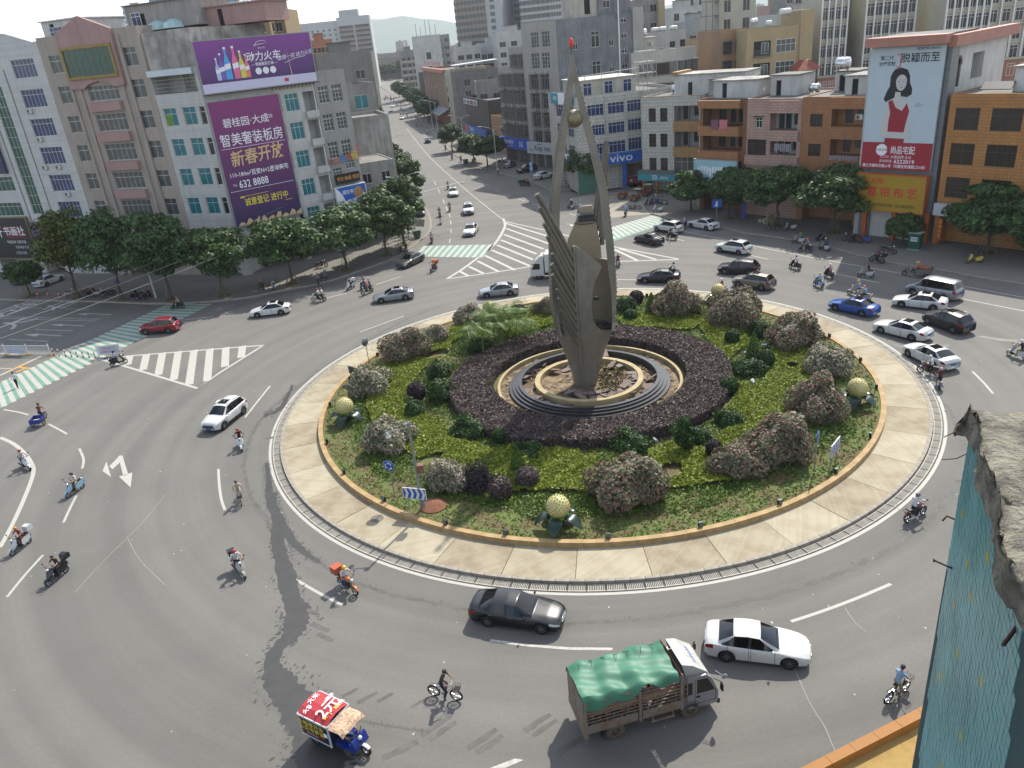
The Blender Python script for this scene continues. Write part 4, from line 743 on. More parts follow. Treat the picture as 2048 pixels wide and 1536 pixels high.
# ---- the town behind: every block a thing with walls, roof and windows
_fw={}
def fwins(root,U,Z,w,h,y=0.,gm=None,fm=None,name='window',bay=0.):
    """a regular field of small windows, too small to pick apart one by one: frames and panes joined"""
    m=MB()
    for z in Z:
        for u in U:
            if bay:m.bx(u-.1,u+w+.1,y-bay,y,z-.12,z+h+.1,0,skip='k');yy=y-bay
            else:yy=y
            m.bx(u-.06,u+w+.06,yy-.07,yy-.003,z-.08,z-.001,0,skip='k');m.bx(u-.06,u+w+.06,yy-.07,yy-.003,z+h+.001,z+h+.06,0,skip='k');m.bx(u,u+w,yy-.03,yy-.003,z,z+h,1,skip='k');m.bx(u+w/2-.03,u+w/2+.03,yy-.05,yy-.031,z,z+h,0,skip='k')
    if m.f:stuff(m.obj(name,[fm or al,gm or g_dark],root))
def far(label,short,sp,depth,mat,cols,storey=3.2,w=1.5,h=1.6,gm=None,fm=None,par=.8,sides='',z0=3.5,name='apartment_block',roof=None,bands=None,group=None,hut=True,bay=0.,y0=0.):
    x,y,a,W,H=sp;b=bld(name,label,short,(x,y,a),'building',group)
    m=MB().bx(0,W,0,depth,0,H,0,skip='t').add([(0,0,H-.02),(W,0,H-.02),(W,depth,H-.02),(0,depth,H-.02)],[(0,1,2,3)],1)
    for q in ((0,W,0,.2),(0,W,depth-.2,depth),(0,.2,.2,depth-.2),(W-.2,W,.2,depth-.2)):m.bx(*q,H,H+par,0,skip='b')
    m.obj('wall',[mat,roof or roof_m],b)
    Z=[z0+storey*i for i in range(int((H-z0-.8)/storey)+1) if z0+storey*i+h<H-.3]
    if cols:
        fwins(b,[W*(i+.5)/cols-w/2 for i in range(cols)],Z,w,h,0,gm,fm,bay=bay)
    for s in sides:
        n=max(1,int(depth/4.5));mm=MB()
        for z in Z:
            for i in range(n):
                v=depth*(i+.5)/n
                if s=='r':mm.bx(W,W+.03,v-.6,v+.6,z,z+h,1);mm.bx(W,W+.06,v-.68,v+.68,z-.1,z-.001,0)
                else:mm.bx(-.03,0,v-.6,v+.6,z,z+h,1);mm.bx(-.06,0,v-.68,v+.68,z-.1,z-.001,0)
        stuff(mm.obj('side_window',[fm or al,gm or g_dark],b))
    if bands:
        bm=MB();[bm.bx(-.05,W+.05,-bands[1],-.004,z-1.15,z-.25) for z in Z];bm.obj('balcony_band',bands[0],b)
    if hut and W>7:
        hw=min(6,W*.4);block(b,W*.3,W*.3+hw,depth*.35,depth*.35+4,H-.02,H+2.6,mat,par=0,name='roof_hut');MB().bx(W*.3-.3,W*.3+hw+.3,depth*.35-.3,depth*.35+4.3,H+2.6,H+2.75).obj('roof_slab',roof_m,b)
    b['top']=H;b['wid']=W;b['dep']=depth;return b
pg=plaster('old grey plaster','85837e',.55,.25);pc=plaster('cream plaster','aaa391',.3,.1);pw=plaster('old white plaster','a9a9a5',.45,.14);pb=plaster('beige plaster','a08f72',.25,.1);pp=plaster('dusty pink plaster','a0857a',.3,.1);pd=plaster('dark cement','62625f',.5,.25);pl_=plaster('pale blue grey plaster','9aa0a3',.35,.12)
# behind the left row and down the west side of the street
b=far('old grey house with a teal window behind the narrow grey block','old grey house',(-24.7,150.0,20,5.4,20.6),14,pg,1,3.4,2.2,2.2,g_teal,z0=7,sides='r',hut=False);aircon(b,1.2,11)
far('low stained wall house with rubble at its foot on the west side','low stained house',(-22.1,134.2,16,6.4,16.4),12,plaster('black stained plaster','94928d',.85,.35),0,par=.5,hut=False)
b=far('half demolished shop house with torn shutters by the billboards','torn shop house',(-20.0,119.3,22,5.9,11.4),9,pg,2,3,1.2,1.4,z0=2.5,par=.1,hut=False)
m=MB();[m.cb((random.uniform(0,9),random.uniform(-2.2,0),random.uniform(1,7)),(random.uniform(.5,2.2),.08,random.uniform(.3,1.4)),rz=random.uniform(-.5,.5),ry=random.uniform(-.5,.5)) for i in range(26)];stuff(m.obj('torn_sheet',plaster('torn sheet','8f8a82',.6,.4),b))
far('cement block with flat slab roof behind the white billboard frame','cement slab house',(-32.5,168.9,14,11.1,26.1),16,plaster('grey cement','7a7872',.4,.2),2,3.4,1.6,1.6,z0=8,sides='r')
far('orange brick house with white dishes behind the upper billboard','orange brick house',(-51.0,257.0,12,7.2,30.0),14,M('orange brick wall','96664d',.85,.15,.5),3,3.2,2,1.5,z0=8,sides='r')
far('cream house roof behind the orange brick house','cream roof house',(-41.5,200.8,12,6.9,24.6),14,pc,3,3.2,1.4,1.4,z0=8)
far('long cream wall shed near the street end','long cream shed',(-57.1,325.0,10,16.9,24.8),20,pc,0)
b=far('pebble brown apartment block with white roof tanks behind the concrete wall','pebble brown block',(-45.7,165.8,0,6.2,35.9),14,M('pebble cladding','8f7c5c',.9,.45,6,col2='6d5d43'),2,3.4,1.2,1.6,z0=8,sides='r',hut=False)
for u in (2,3.6):tank(b,u,3,b['top']+.3,.65,1.7,white=True)
far('lower wing of the pebble brown apartment block','pebble brown wing',(-48.8,171.2,0,11.1,35.1),14,M('pebble cladding','8f7c5c'),4,3.4,1.2,1.6,z0=8,hut=False)
# far towers
tg=plaster('tower grey','7f8388',.15,.08);tb=M('tower blue glass','66788e',.3,.15,.3);tw_=plaster('tower white','a2a4a4',.12,.06);tbr=plaster('tower brown','857468',.15,.1)
for sp,c,gl,lb in (((-179.6,488.0,10,18.7,80.2),12,tb,'pale tower with blue glass front far behind the pink gable'),((-160.5,494.6,10,27.1,76.5),15,tb,'wide pale tower with blue glass front above the concrete wall'),((-268.2,668.2,10,15.0,73.4),8,tb,'small pale tower at the far left skyline')):
    far(lb,lb,sp,22,tw_,c,3.1,2.6,2.1,gl,whitef,sides='',name='apartment_tower',z0=6)
b=far('white apartment tower with brown balcony stripes standing alone on the skyline','lone white tower',(-101.6,631.9,4,24.2,49.0),30,tw_,0,name='apartment_tower',sides='l',hut=False,z0=6,storey=3.3)
W_,H_=b['wid'],b['top'];m=MB()
for i in range(int(H_/3.3)-2):
    z=5+i*3.3
    for x0,x1 in ((1,W_*.47),(W_*.53,W_-1)):m.bx(x0,x1,-.6,-.01,z,z+1.1,0);m.bx(x0,x1,-.3,-.01,z+1.1,z+2.6,1)
stuff(m.obj('balcony',[tbr,g_dark],b));block(b,2,W_-8,5,20,H_,H_+5,tw_,name='roof_hut');block(b,-30,0,2,30,0,H_-1.5,tw_,name='side_wall');fwins(b,[-28+i*4.2 for i in range(7)],[5+i*3.3 for i in range(int(H_/3.3)-2)],1.3,1.5,2)
m1=b
for sp,mt,c,bd,lb in (((-9.7,429.9,-20,16.3,58.4),tbr,8,None,'brown and grey tower at the left of the tower cluster'),((4.5,425.0,-20,9.8,56.8),tw_,1,None,'tower with a broad cream gable in the tower cluster'),((14.9,439.7,-20,9.8,56.9),tg,2,None,'grey tower with small square windows in the tower cluster'),((22.6,419.4,-20,16.4,54.7),tg,7,(tw_,.5),'green glazed tower in the tower cluster'),((37.0,413.3,-20,13.2,53.0),tw_,5,None,'white tower at the right of the tower cluster')):
    far(lb,lb,sp,22,mt,c,3.1,2.4,1.9,g_grey,al,name='apartment_tower',bands=bd,z0=5)
far('low mall with grey window bands closing the street','street end mall',(-95.8,753.9,2,73.4,20.8),40,M('mall cladding','8f8478',.8,.15,.1),0,bands=(M('mall glass','66707a',.3,.2,.2),.1),z0=6,storey=6)
# east side of the street, far to near
b=far('tall white gable house by the street with small windows','tall white gable',(-28.8,383.9,8,12.4,29.3),9,pw,1,6,2,3,z0=14,hut=False);m=MB();[m.cyl((2+i*2.2,3+(i % 2)*3,b['top']),(2+i*2.2,3+(i % 2)*3,b['top']+random.uniform(4,8)),.12,n=4) for i in range(5)];m.obj('antenna',steel,b)
far('grey cement house behind the tall white gable','grey cement house',(-18.8,394.6,8,6.1,29.0),12,pg,2,3.3,1.5,1.6,sides='r')
far('narrow old balcony house left of the tall white gable','narrow balcony house',(-40.5,438.1,8,8.3,23.4),14,pg,3,3.2,1.4,1.4,bands=(pc,.8))
b=far('terracotta hotel with vertical piers and red roof letters','terracotta hotel',(-22.1,331.3,-79,53.5,17.2),16,M('terracotta wall','8a5f4c',.85,.15,.5),9,3.3,1.1,1.9,g_dark,bands=None,z0=5,hut=False)
W_,H_=b['wid'],b['top'];m=MB();[m.bx(W_*i/9-.3,W_*i/9+.3,-.4,-.003,4,H_) for i in range(10)];m.obj('pier',pc,b);MB().bx(-.5,W_+.5,-1,.3,H_,H_+1.2).obj('cornice',pkc,b);m=MB();wtext(m,'廉江市第二招待所宾馆',W_/2,H_+2.6,-.4,1.6,w=W_*.8);m.obj('lettering',tx_r,b)
MB().add([(-2,-4,4.2),(W_+2,-4,4.2),(W_+2,0,6),(-2,0,6)],[(0,1,2,3)]).bx(-2,W_+2,-4.02,-3.98,3.9,4.2).obj('arcade_roof',M('grey sheet roof','5f6668',.6,.2,.3),b)
far('dark cement flank of the terracotta hotel','dark flank',(-24.9,339.1,8,2.9,15.4),6,pd,0,hut=False)
b=far('stained grey house with stacked bay windows by the hotel','bay window house',(-11.8,278.3,-78,10,17.6),12,pc,1,3.3,2.6,1.9,bay=.7,z0=5,hut=False)
b=far('long bare block wall house with a white sheet canopy on its roof','canopy roof house',(-8.2,261.9,8,15.1,17.0),14,M('bare block wall','716f6c',.95,.3,.5,brick=(1.2,.6,.06,.7,.5)),2,3.4,1.6,2,z0=10,hut=False)
MB().cb((b['wid']*.45,2,b['top']+3),(b['wid']*.95,7,.15),ry=-.04).obj('canopy',M('white sheet roof','b9bdbd',.5,.1),b);m=MB();[m.cyl((u,v,b['top']),(u,v,b['top']+2.9),.08,n=4) for u in (1,8,15) for v in (.5,5)];m.obj('post',steel,b)
b=far('two storey shop with brown shutters and coloured poster strip','shuttered shop',(-5.2,234.8,-76,26,11.2),10,M('brown shutter wall','4d4641',.7,.25,.6,brick=(3,.15,.03,.7)),0,par=1,hut=False)
o,w,h=board('shop_sign','poster strip of coloured panels on the shuttered shop',b,(0,b['wid']*.6,b['top']-.9,b['top']+.4),-.4,.2,tx_w);[MB().bx(w*i/4+.3,w*i/4+w/4-.3,-.012,0,.1,h-.1).obj('poster',M('poster '+c,c,.5,.2),o) for i,c in enumerate(('3f7f8a','8a3f44','3a3f5f','7f6a4a'))]
o,w,h=board('shop_sign','blue and red shop fascia along the shuttered shop',b,(2,b['wid']-1,3,4.8),-1.2,.6,M('shop blue','1c56a0'));MB().bx(0,3,-.012,0,0,h).obj('red_panel',tx_r,o);m=MB();wtext(m,'家电数码',8,.9,-.01,1.2);m.obj('lettering',tx_w,o)
far('tan arched shop house beside the carrier shop','tan shop house',(1.5,208.1,-72,11,8),10,M('tan wall','957458',.85,.15),2,3.2,1.6,1.8,z0=4.2,hut=False)
far('red brown awning house behind the carrier shop','awning house',(-1.5,232.0,4,7.5,15.0),9,pg,2,3,2,1.4,z0=8,hut=False,roof=M('rust sheet','7a5348',.8,.25))
far('white roof house with three dark windows behind the canopy','white roof house',(-7.8,299.9,6,9.0,23.7),12,pw,3,3.4,2,1.6,z0=10)
far('grey glazed roof house right of the white roof house','glazed roof house',(0.9,306.0,6,9.2,24.1),12,pl_,4,3.2,1.8,1.6,z0=10)
far('long white roof terrace house behind the caged window block','roof terrace house',(6.7,289.9,6,11.9,27.2),14,pw,3,3.3,2,1.6,z0=10)
# behind the right row
b=far('cream house with louvred window bands behind the phone shop','louvred cream house',(30.2,165.3,2,9.1,21.2),14,plaster('pale cream','a5a298',.25,.08),0,hut=False,par=.2)
W_,H_=b['wid'],b['top'];lv=M('louvre steel','6f6e69',.6,.25,1,brick=(50,.22,.06,.55))
for z in (H_-4.4,H_-8.3,H_-12.2):MB().bx(1.6,W_,-.35,-.003,z,z+2.3).obj('louvre_band',lv,b);MB().bx(4.6,7.6,-.4,-.351,z+.1,z+2.2).obj('window',g_dark,b)
wx=(39.29,165.62,38)
b2=bld('apartment_block','angled end of the louvred cream house','louvred house end',wx);block(b2,.02,6.5,0,9,0,H_,plaster('pale cream','a5a298'),par=.2)
for z in (H_-4.4,H_-8.3,H_-12.2):m=MB();[m.bx(.6+i*2,2.2+i*2,-.5,-.003,z,z+2.2) for i in range(3)];m.obj('window_cage',lv,b2);MB().bx(.4,6.4,-.7,-.003,z+2.25,z+2.4).obj('window_hood',pw,b2)
o=R2(b,1.5,3,H_,4.2,4,2.6,plaster('pale cream','a5a298'),roofc=pc);tank(b,3.6,5,H_+2.75,.6,1.6);aircon(b,4.6,H_+1.2,3)
b=far('long white roof house with pipe and white tanks above the louvred house','white tank house',(37.4,190.4,4,10.2,23.9),10,pw,0,hut=False,par=.4);win(b,(8.8,10,b['top']-4.2,b['top']-1.6),1,.3,darkf,g_dark,rec=-.05);win(b,(6.4,7.6,b['top']-4.4,b['top']-1.8),1,.3,darkf,g_dark,rec=-.05)
for u in (-1.2,2.6,4.4,7):tank(b,u+1.5,4,b['top']+.1,.5,1.8,white=True)
for args in (('bare grey block with four small windows right of the tall gable','bare grey block',(43.8,231.9,6,6.8,31.6),12,pg,2,4.6,1.6,1.8),('cream flank of the bare grey block','cream flank block',(50.1,230.6,6,1.6,30.9),12,pb,0),('narrow grey house with barred window below the bare grey block','barred window house',(35.3,201.9,4,4.2,25.4),10,pg,1,3.4,2.2,1.8),
             ('white stepped house with small windows in the middle distance','white stepped house',(58.9,255.3,6,11.1,28.9),12,pw,3,4,1.5,2),('white upper storey house behind the stepped house','white upper house',(65.2,262.0,6,9.9,32.7),10,pw,3,3.4,1.4,1.7),('pale grey house with a red dish behind the beige block','pale grey house',(55.1,221.2,6,7.7,24.9),10,pl_,2,3.6,1.6,1.8),
             ('old block with blue windows between the houses','blue window block',(50.9,198.6,6,5.0,21.1),10,pb,2,3.4,1.8,1.8,g_blue),('brown house corner behind the louvred house','brown corner house',(46.8,184.2,6,2.8,17.9),10,M('terracotta wall','8a5f4c'),1,3.4,1.2,1.6),
             ('white house with red roof line beside the cream towers','red line house',(76.9,199.7,6,8.1,24.8),12,pw,3,3.6,1.4,1.4),('grey rooftop house behind the beige block','grey rooftop house',(74.5,223.9,6,6.7,24.4),10,pl_,2,3.4,1.4,1.6),('bare cement house far behind the beige block','bare cement house',(90.3,245.9,6,10.4,29.9),10,pg,4,3.6,1.6,1.9),
             ('salmon house with white sills behind the beige block','salmon house',(98.8,283.3,6,9.2,26.9),10,pp,3,3.4,1.5,1.5),('pink house with framed balcony right of the beige block','pink framed house',(65.8,169.7,4,6.2,21.9),10,pp,2,4.6,2.6,2.4,g_grey)):
    far(*args,z0=6)
b=far('tall cream block with paired windows above the roofs','tall cream block',(59.0,205.7,4,9.5,36.3),12,plaster('tower cream','a8a595',.2,.08),2,4.2,1.6,2.6,g_grey,z0=6,hut=False)
m=MB();
for i in range(16):m.bx(-3.4,-.05,-1.2,2,4+i*3.2,4.2+i*3.2)
for x in (-3.4,-1.8,-.3):m.bx(x,x+.15,-1.25,-1.1,3,54)
m.obj('stair_cage',cagem,b)
b=far('beige block of flats with balconies and barred windows','beige flats',(50.9,158.0,-2,10.2,23.1),12,plaster('warm beige','9f8d6c',.25,.1),0,hut=False,par=.5)
H_=b['top']
for z in (H_-4,H_-7.9,H_-11.8,H_-15.7):win(b,(5.6,9.3,z,z+2.3),4,.4,whitef,g_grey,rec=-.06);r=(1.4,4.6,z-.3,z+2.3);MB().bx(*r[:2],-.02,-.003,*r[2:]).obj('recess_shade_sheet',dk,b);win(b,(2.8,4.2,z,z+2),2,0,al,g_grey,rec=-.08,name='balcony_door');m=MB();[m.bx(1.4+i*.2,1.43+i*.2,-.5,-.46,z-.3,z+.7) for i in range(17)];m.bx(1.4,4.63,-.51,-.45,z+.7,z+.75);m.bx(1.3,4.7,-.55,-.004,z-.45,z-.3);m.obj('balcony_rail',cagem,b)  # balcony depth is a flat near-black sheet, its shade painted as colour
MB().bx(10,12.4,-.3,11,0,H_+3).obj('stair_tower',plaster('warm beige','9f8d6c'),b);tank(b,8.4,4,H_+2,.6,2.2,white=True);tank(b,2.2,3,H_+1,.5,1.4);tank(b,5,3,H_+.4,.5,1.2,white=True)
b=far('brown tiled wing with caged balconies left of the beige flats','brown tiled wing',(47.9,165.2,6,5.8,23.0),12,plaster('tan tile','93785c',.35,.15),0,hut=False);H_=b['top']
for z in (H_-3.6,H_-7.2,H_-10.8):
    for r in ((.6,2.4),(3.2,5.6)):cage(b,(*r,z,z+2.3),0.);MB().bx(*r,-.03,-.003,z,z+2.3).obj('window',g_dark,b)
# cream and pink housing towers at the right edge
pkb=plaster('pink tower base','93685a',.25,.1);tcr=plaster('tower cream','a8a595')
for i,(sp,nn) in enumerate((((67.0,162.8,-6,4.8,30.8),4),((75.2,170.1,-6,4.2,30.5),1),((75.0,161.4,-6,9.1,30.0),6),((91.0,173.6,-6,6.2,29.3),1),((86.2,153.5,-6,7.7,28.5),6),((99.2,162.1,-6,9.6,27.9),4))):
    x,y,a,W_,H_=sp;lb=('cream tower bay with arched pink base behind the red tiled roof','plain cream tower flank behind the portrait banner','cream tower with tall dark windows directly above the portrait banner','recessed cream tower link right of the banner','cream tower with white framed bays at the top right','plain cream tower at the top right corner')[i]
    b=bld('apartment_tower',lb,lb,(x,y,a));mt=tcr if nn>1 else plaster('tower beige grey','8f8a80',.2,.08)
    MB().bx(0,W_,0,14,13.5,H_).obj('wall',mt,b);MB().bx(-.05,W_+.05,-.05,14.05,0,13.45).obj('base',pkb,b);MB().bx(-.2,W_+.2,-.25,.3,13.3,13.7).obj('string_course',tcr,b)
    if nn>1:
        cw_=W_/nn;cc=0
        for k in range(nn):
            for j in range(10):
                z=3.6+j*3.35;
                if z+2.2>H_:break
                g_=g_dark if (k+j) % 3 else g_brown;o=win(b,(cw_*(k+.5)-.75,cw_*(k+.5)+.75,z,z+2.3),2,.25,whitef,g_,rec=-.07);cc += 1
        m=MB();[m.bx(cw_*k-.12,cw_*k+.12,-.45,-.003,13.8,H_) for k in range(nn+1)];m.obj('pilaster',whitef,b)
        m=MB();[m.bx(0,W_,-.3,-.003,16.35+j*3.35,16.6+j*3.35) for j in range(7)];m.obj('sill_band',tcr,b)
    else:MB().cyl((W_*.55,-.12,0),(W_*.55,-.12,H_),.1,n=6).obj('drainpipe',whitef,b)
b=bld('roof_pavilion','red tiled hipped roof pavilion among the flat roofs','red pavilion',(57.9,149.2,0));sp=(57.9,149.2,0,3.9,16.1)
MB().bx(.6,sp[3]-.6,.6,4.4,0,sp[4]).obj('wall',pw,b);rt=M('red roof tiles','8a3f2a',.6,.15,1,brick=(.3,10,.05,.5));W_=sp[3];z=sp[4]
MB().add([(-.2,-.2,z),(W_+.2,-.2,z),(W_+.2,5.2,z),(-.2,5.2,z),(1.4,1.4,z+1.6),(W_-1.4,1.4,z+1.6),(W_-1.4,3.6,z+1.6),(1.4,3.6,z+1.6)],[(0,1,5,4),(1,2,6,5),(2,3,7,6),(3,0,4,7),(4,5,6,7),(3,2,1,0)]).obj('roof',rt,b)
# further roofs towards the horizon, each block on its own
rr=random.Random(5);pal=[pg,pc,pw,pb,pp,pl_,pw,pg];lab=['bare grey','cream','white','beige','dusty pink','pale blue grey','white','bare grey'];spots=[]
for i in range(1100):
    y=235+rr.random()**1.5*1500;x=rr.uniform(-.62*y,.78*y)
    if WK(y)-16<x<EK(y)+16:continue
    if y<330 and -110<x<5:continue
    if y<300 and x>0:continue
    if any(abs(x-a)<17+y*.012 and abs(y-c)<17+y*.012 for a,c in spots):continue
    spots.append((x,y))
    if len(spots) >= 165:break
_fm={}
for i,(x,y) in enumerate(sorted(spots,key=lambda q:q[1])):
    k=rr.randrange(8);W_=rr.choice((9,12,15,18));nf=rr.choice((3,4,4,5,5,6,7)) if y<900 else rr.choice((5,6,8,10));key=(k % 6,W_,nf)
    if key not in _fm:
        H_=nf*3.3+.6;m=MB().bx(0,W_,0,12,0,H_,0);[m.bx(*q,H_,H_+.8,0) for q in ((0,W_,0,.2),(0,W_,11.8,12),(0,.2,.2,11.8),(W_-.2,W_,.2,11.8))];m.bx(W_*.3,W_*.3+4,4,8,H_,H_+2.6,0);w_=MB();n=W_//3
        for z in range(nf):
            for c in range(n):u=W_*(c+.5)/n;w_.bx(u-.7,u+.7,-.05,-.005,1+z*3.3,2.6+z*3.3,0);w_.bx(u-.8,u+.8,-.12,-.005,.85+z*3.3,.97+z*3.3,1)
            for c in range(3):v=2+c*4;w_.bx(-.05,-.005,v-.6,v+.6,1+z*3.3,2.6+z*3.3,0)
        _fm[key]=(m.data('wall',pal[k]),w_.data('window',[g_dark,pc]))
    o=E('apartment_block',lab[k]+' flat roofed block of '+('three','four','five','six','seven','eight','nine','ten')[nf-3]+' floors far off among the roofs','building',(x,y,0),rr.choice((-.1,.05,.15,-.3))+rr.uniform(-.1,.1),'far blocks of the town');O('wall',_fm[key][0],o);stuff(O('window',_fm[key][1],o))
# hills on the horizon
hm=M('wooded hill','46563f',.95,.3,.004)
def hill(pts,y,name='hills'):
    m=MB();A=[];B=[];C=[]
    P=smooth([(p[0],p[1]*.58) for p in pts],8)
    for x,z in P:zz=z+6*sin(x*.013)+4*sin(x*.031+1);A.append((x,y-900,-5));B.append((x,y-250+60*sin(x*.006),zz*.6));C.append((x,y,max(2,zz)))
    n=len(A);m.add(A+B+C,[(j*n+i,j*n+i+1,(j+1)*n+i+1,(j+1)*n+i) for j in (0,1) for i in range(n-1)],0,True);struct(m.obj(name,hm))
hill([(-3600,20),(-2600,60),(-2000,80),(-1500,60),(-1300,170),(-950,275),(-600,300),(-300,260),(100,160),(700,120),(1500,180),(2600,120),(4200,40)],4600)

# ================================================================ trees
bark=M('bark','4d4338',.95,.3,4,bump=.4,bs=10);stake_m=M('stake pole','6a6257',.8,.2,3)
leafA=LEAF('dark tree leaf','22341a','4a6630');leafB=LEAF('olive tree leaf','2b3514','5c671d');leafC=LEAF('street tree leaf','223318','4a602a')
def crown(n_cl,lv,seed,flat=.8,leaf=.36):
    """unit crown: clumps of leaves in an uneven ellipsoid of radius 1 and height 2*flat, centred on its own middle"""
    r=np.random.default_rng(seed);P=[];N=[]
    C=r.normal(0,1,(n_cl,3));C /= np.linalg.norm(C,axis=1,keepdims=True);C *= (r.random((n_cl,1))**.45)*.74;C[:,2]=C[:,2]*.95+.05
    for c in C:
        q=.2+.17*r.random();d=r.normal(0,1,(lv,3));d[:,2] += .35;d /= np.linalg.norm(d,axis=1,keepdims=True);rad=q*(.55+.5*r.random((lv,1)));P.append(c+d*rad*np.array([1,1,.7]));N.append(d+np.array([0,0,.5]))
    P=np.concatenate(P)*np.array([1,1,flat]);return P,np.concatenate(N)
CROWN={}
def crown_mesh(kind,R,H,lm):
    key=(kind,round(R*2)/2,round(H*2)/2,lm.name)
    if key not in CROWN:
        P,N=crown(46,230,11+kind);P=P*np.array([R,R,H/2/.8]);k=int(len(P)*min(1,.25+R*.17));idx=rng.permutation(len(P))[:k]
        CROWN[key]=cards_data('crown',cards(P[idx],N[idx],.36,1.5,.55),lm)
    return CROWN[key]
_trk={}
def trunk_mesh(H,cl,R,s):
    key=(round(H),round(cl),s)
    if key not in _trk:
        r=random.Random(s);m=MB();t=.16 if H>6 else .1;b=[(0,0,0),(r.uniform(-.1,.1),r.uniform(-.1,.1),cl*.5),(r.uniform(-.15,.15),r.uniform(-.15,.15),cl),(0,0,H*.8)]
        m.tube(b,[t*1.25,t,t*.9,t*.3],8)
        for i in range(6):
            a=i*1.05+r.random();z=cl*.85+r.random()*H*.2;q=R*.62;m.tube([(0,0,z),(q*.45*cos(a),q*.45*sin(a),z+H*.1),(q*cos(a),q*sin(a),z+H*.22)],[t*.55,t*.4,t*.12],5)
        _trk[key]=m.data('trunk',bark)
    return _trk[key]
stk=MB()
for a in (.4,1.97,3.54,5.1):stk.tube([(1.15*cos(a),1.15*sin(a),0),(.12*cos(a),.12*sin(a),2.4)],.035,5)
for i in range(4):a,b_=(.4,1.97,3.54,5.1)[i],(.4,1.97,3.54,5.1)[(i+1)%4];stk.cyl((.75*cos(a),.75*sin(a),.9),(.75*cos(b_),.75*sin(b_),.9),.025,n=4)
stk=stk.data('support_stake',stake_m);pit=MB().lathe([(.9,.0),(.9,.06),(0,.12)],10,0,sm=False).data('tree_pit',soil)
def tree(name,x,y,H,R,label,lm=leafA,z=.15,cl=None,stakes=True,kind=0,group='street trees'):
    cl=cl or H*.3;o=E(name,label,'tree',(x,y,z),random.uniform(0,6.28),group)
    R *= 1.22;O('trunk',trunk_mesh(H,cl,R,kind),o);ch=(H-cl*.75)*1.08
    c=O('crown',crown_mesh(kind,R,ch,lm),o,(0,0,H-ch/2));c.rotation_euler.z=random.uniform(0,6.28)
    if stakes:O('support_stake',stk,o);O('tree_pit',pit,o)
    return o
left=(((-65.4,105.4,5.7,2.1),leafC,'small thin street tree in front of the dark parked cars at the left edge'),((-56.9,101.8,13.0,4.2),leafB,'yellowish green street tree before the mauve shop sign'),((-49.6,98.7,12.3,4.1),leafA,'dark street tree between the yellowish tree and the taupe gabled block'),((-42.2,96.1,12.2,4.6),leafA,'broad dark street tree at the end of the left zebra crossing'),
        ((-35.2,95.4,10.0,4.8),leafA,'dark street tree under the left side of the white corner block'),((-27.0,97.6,9.8,4.7),leafA,'dark street tree under the tall purple billboard'),((-20.6,101.8,9.5,4.7),leafA,'round dark street tree in front of the food shop sign'),((-15.8,107.8,9.6,4.5),leafC,'street tree with four support poles at the corner of the north road'),((-13.8,113.0,10.7,3.6),leafC,'slender street tree behind the corner tree with the poles'))
for i,(t,lm,lb) in enumerate(left):tree('street_tree',t[0],t[1],t[2]-.15,t[3],lb,lm,kind=i % 5)
for i,(t,lm,lb) in enumerate((((16.9,140.9,8.6,3.9),leafC,'round tree behind the red banner at the phone shop'),((29.6,115.8,6.6,3.3),leafA,'dark tree before the white tiled corner house'),((33.2,108.8,8.0,3.4),leafA,'dark tree below the pale blank signboard'),((37.7,101.9,9.2,4.0),leafA,'broad dark tree before the pink tiled house'),((42.7,95.7,9.6,5.0),leafA,'broadest dark tree before the terracotta house'),((47.5,87.7,3.8,2.0),leafC,'small light tree beside the green postal box before the yellow shop sign'),((53.7,81.3,8.4,4.4),leafA,'large round tree before the ochre house at the right edge'),((55.7,75.8,6.9,3.1),leafA,'tree half cut off by the right edge of the view'))):
    tree('street_tree',t[0],t[1],t[2]-.15,t[3],lb,lm,kind=(i+2) % 5,stakes=i not in (0,5))
for i,t in enumerate(((-0.5,179.7,7.9,4.1),(-3.7,189.6,7.3,3.6),(-9.5,213.6,7.4,3.5))):tree('street_tree',t[0],t[1],t[2]-.15,t[3],('dark street tree with a bare trunk beside the lamp post before the carrier shop','bright green street tree left of the bare trunked tree','street tree beside the shuttered shop')[i],leafC,kind=i,stakes=False)
for i,y in enumerate((142,157,173,190,208,228,250,275,302,332,365,400,440,485)):tree('street_tree',WK(y)-1.9,y,8.2+random.random()*1.6,3.0+random.random()*.8,ORD[i]+' roadside tree from the junction along the west kerb of the north road',leafC,kind=i % 5,stakes=False,group='trees along the west kerb of the north road')
for i,y in enumerate((300,318,338,360,384,410,440,475)):tree('street_tree',EK(y)+1.9,y,9+random.random()*1.8,3.6+random.random(),ORD[i]+' roadside tree of the far row along the east kerb of the north road',leafC,kind=i % 5,stakes=False,group='trees along the east kerb of the north road')
for i in range(9):tree('tree',-118+i*6.5,742+(i % 2)*9,15+3*random.random(),7,'dark tree in the clump closing the north road before the mall',leafA,kind=i % 5,stakes=False,group='trees at the end of the north road')
tree('street_tree',-43.0,40.5,9.5,3.2,'tree at the left edge of which only leaf tips show',leafC,z=0,stakes=False)

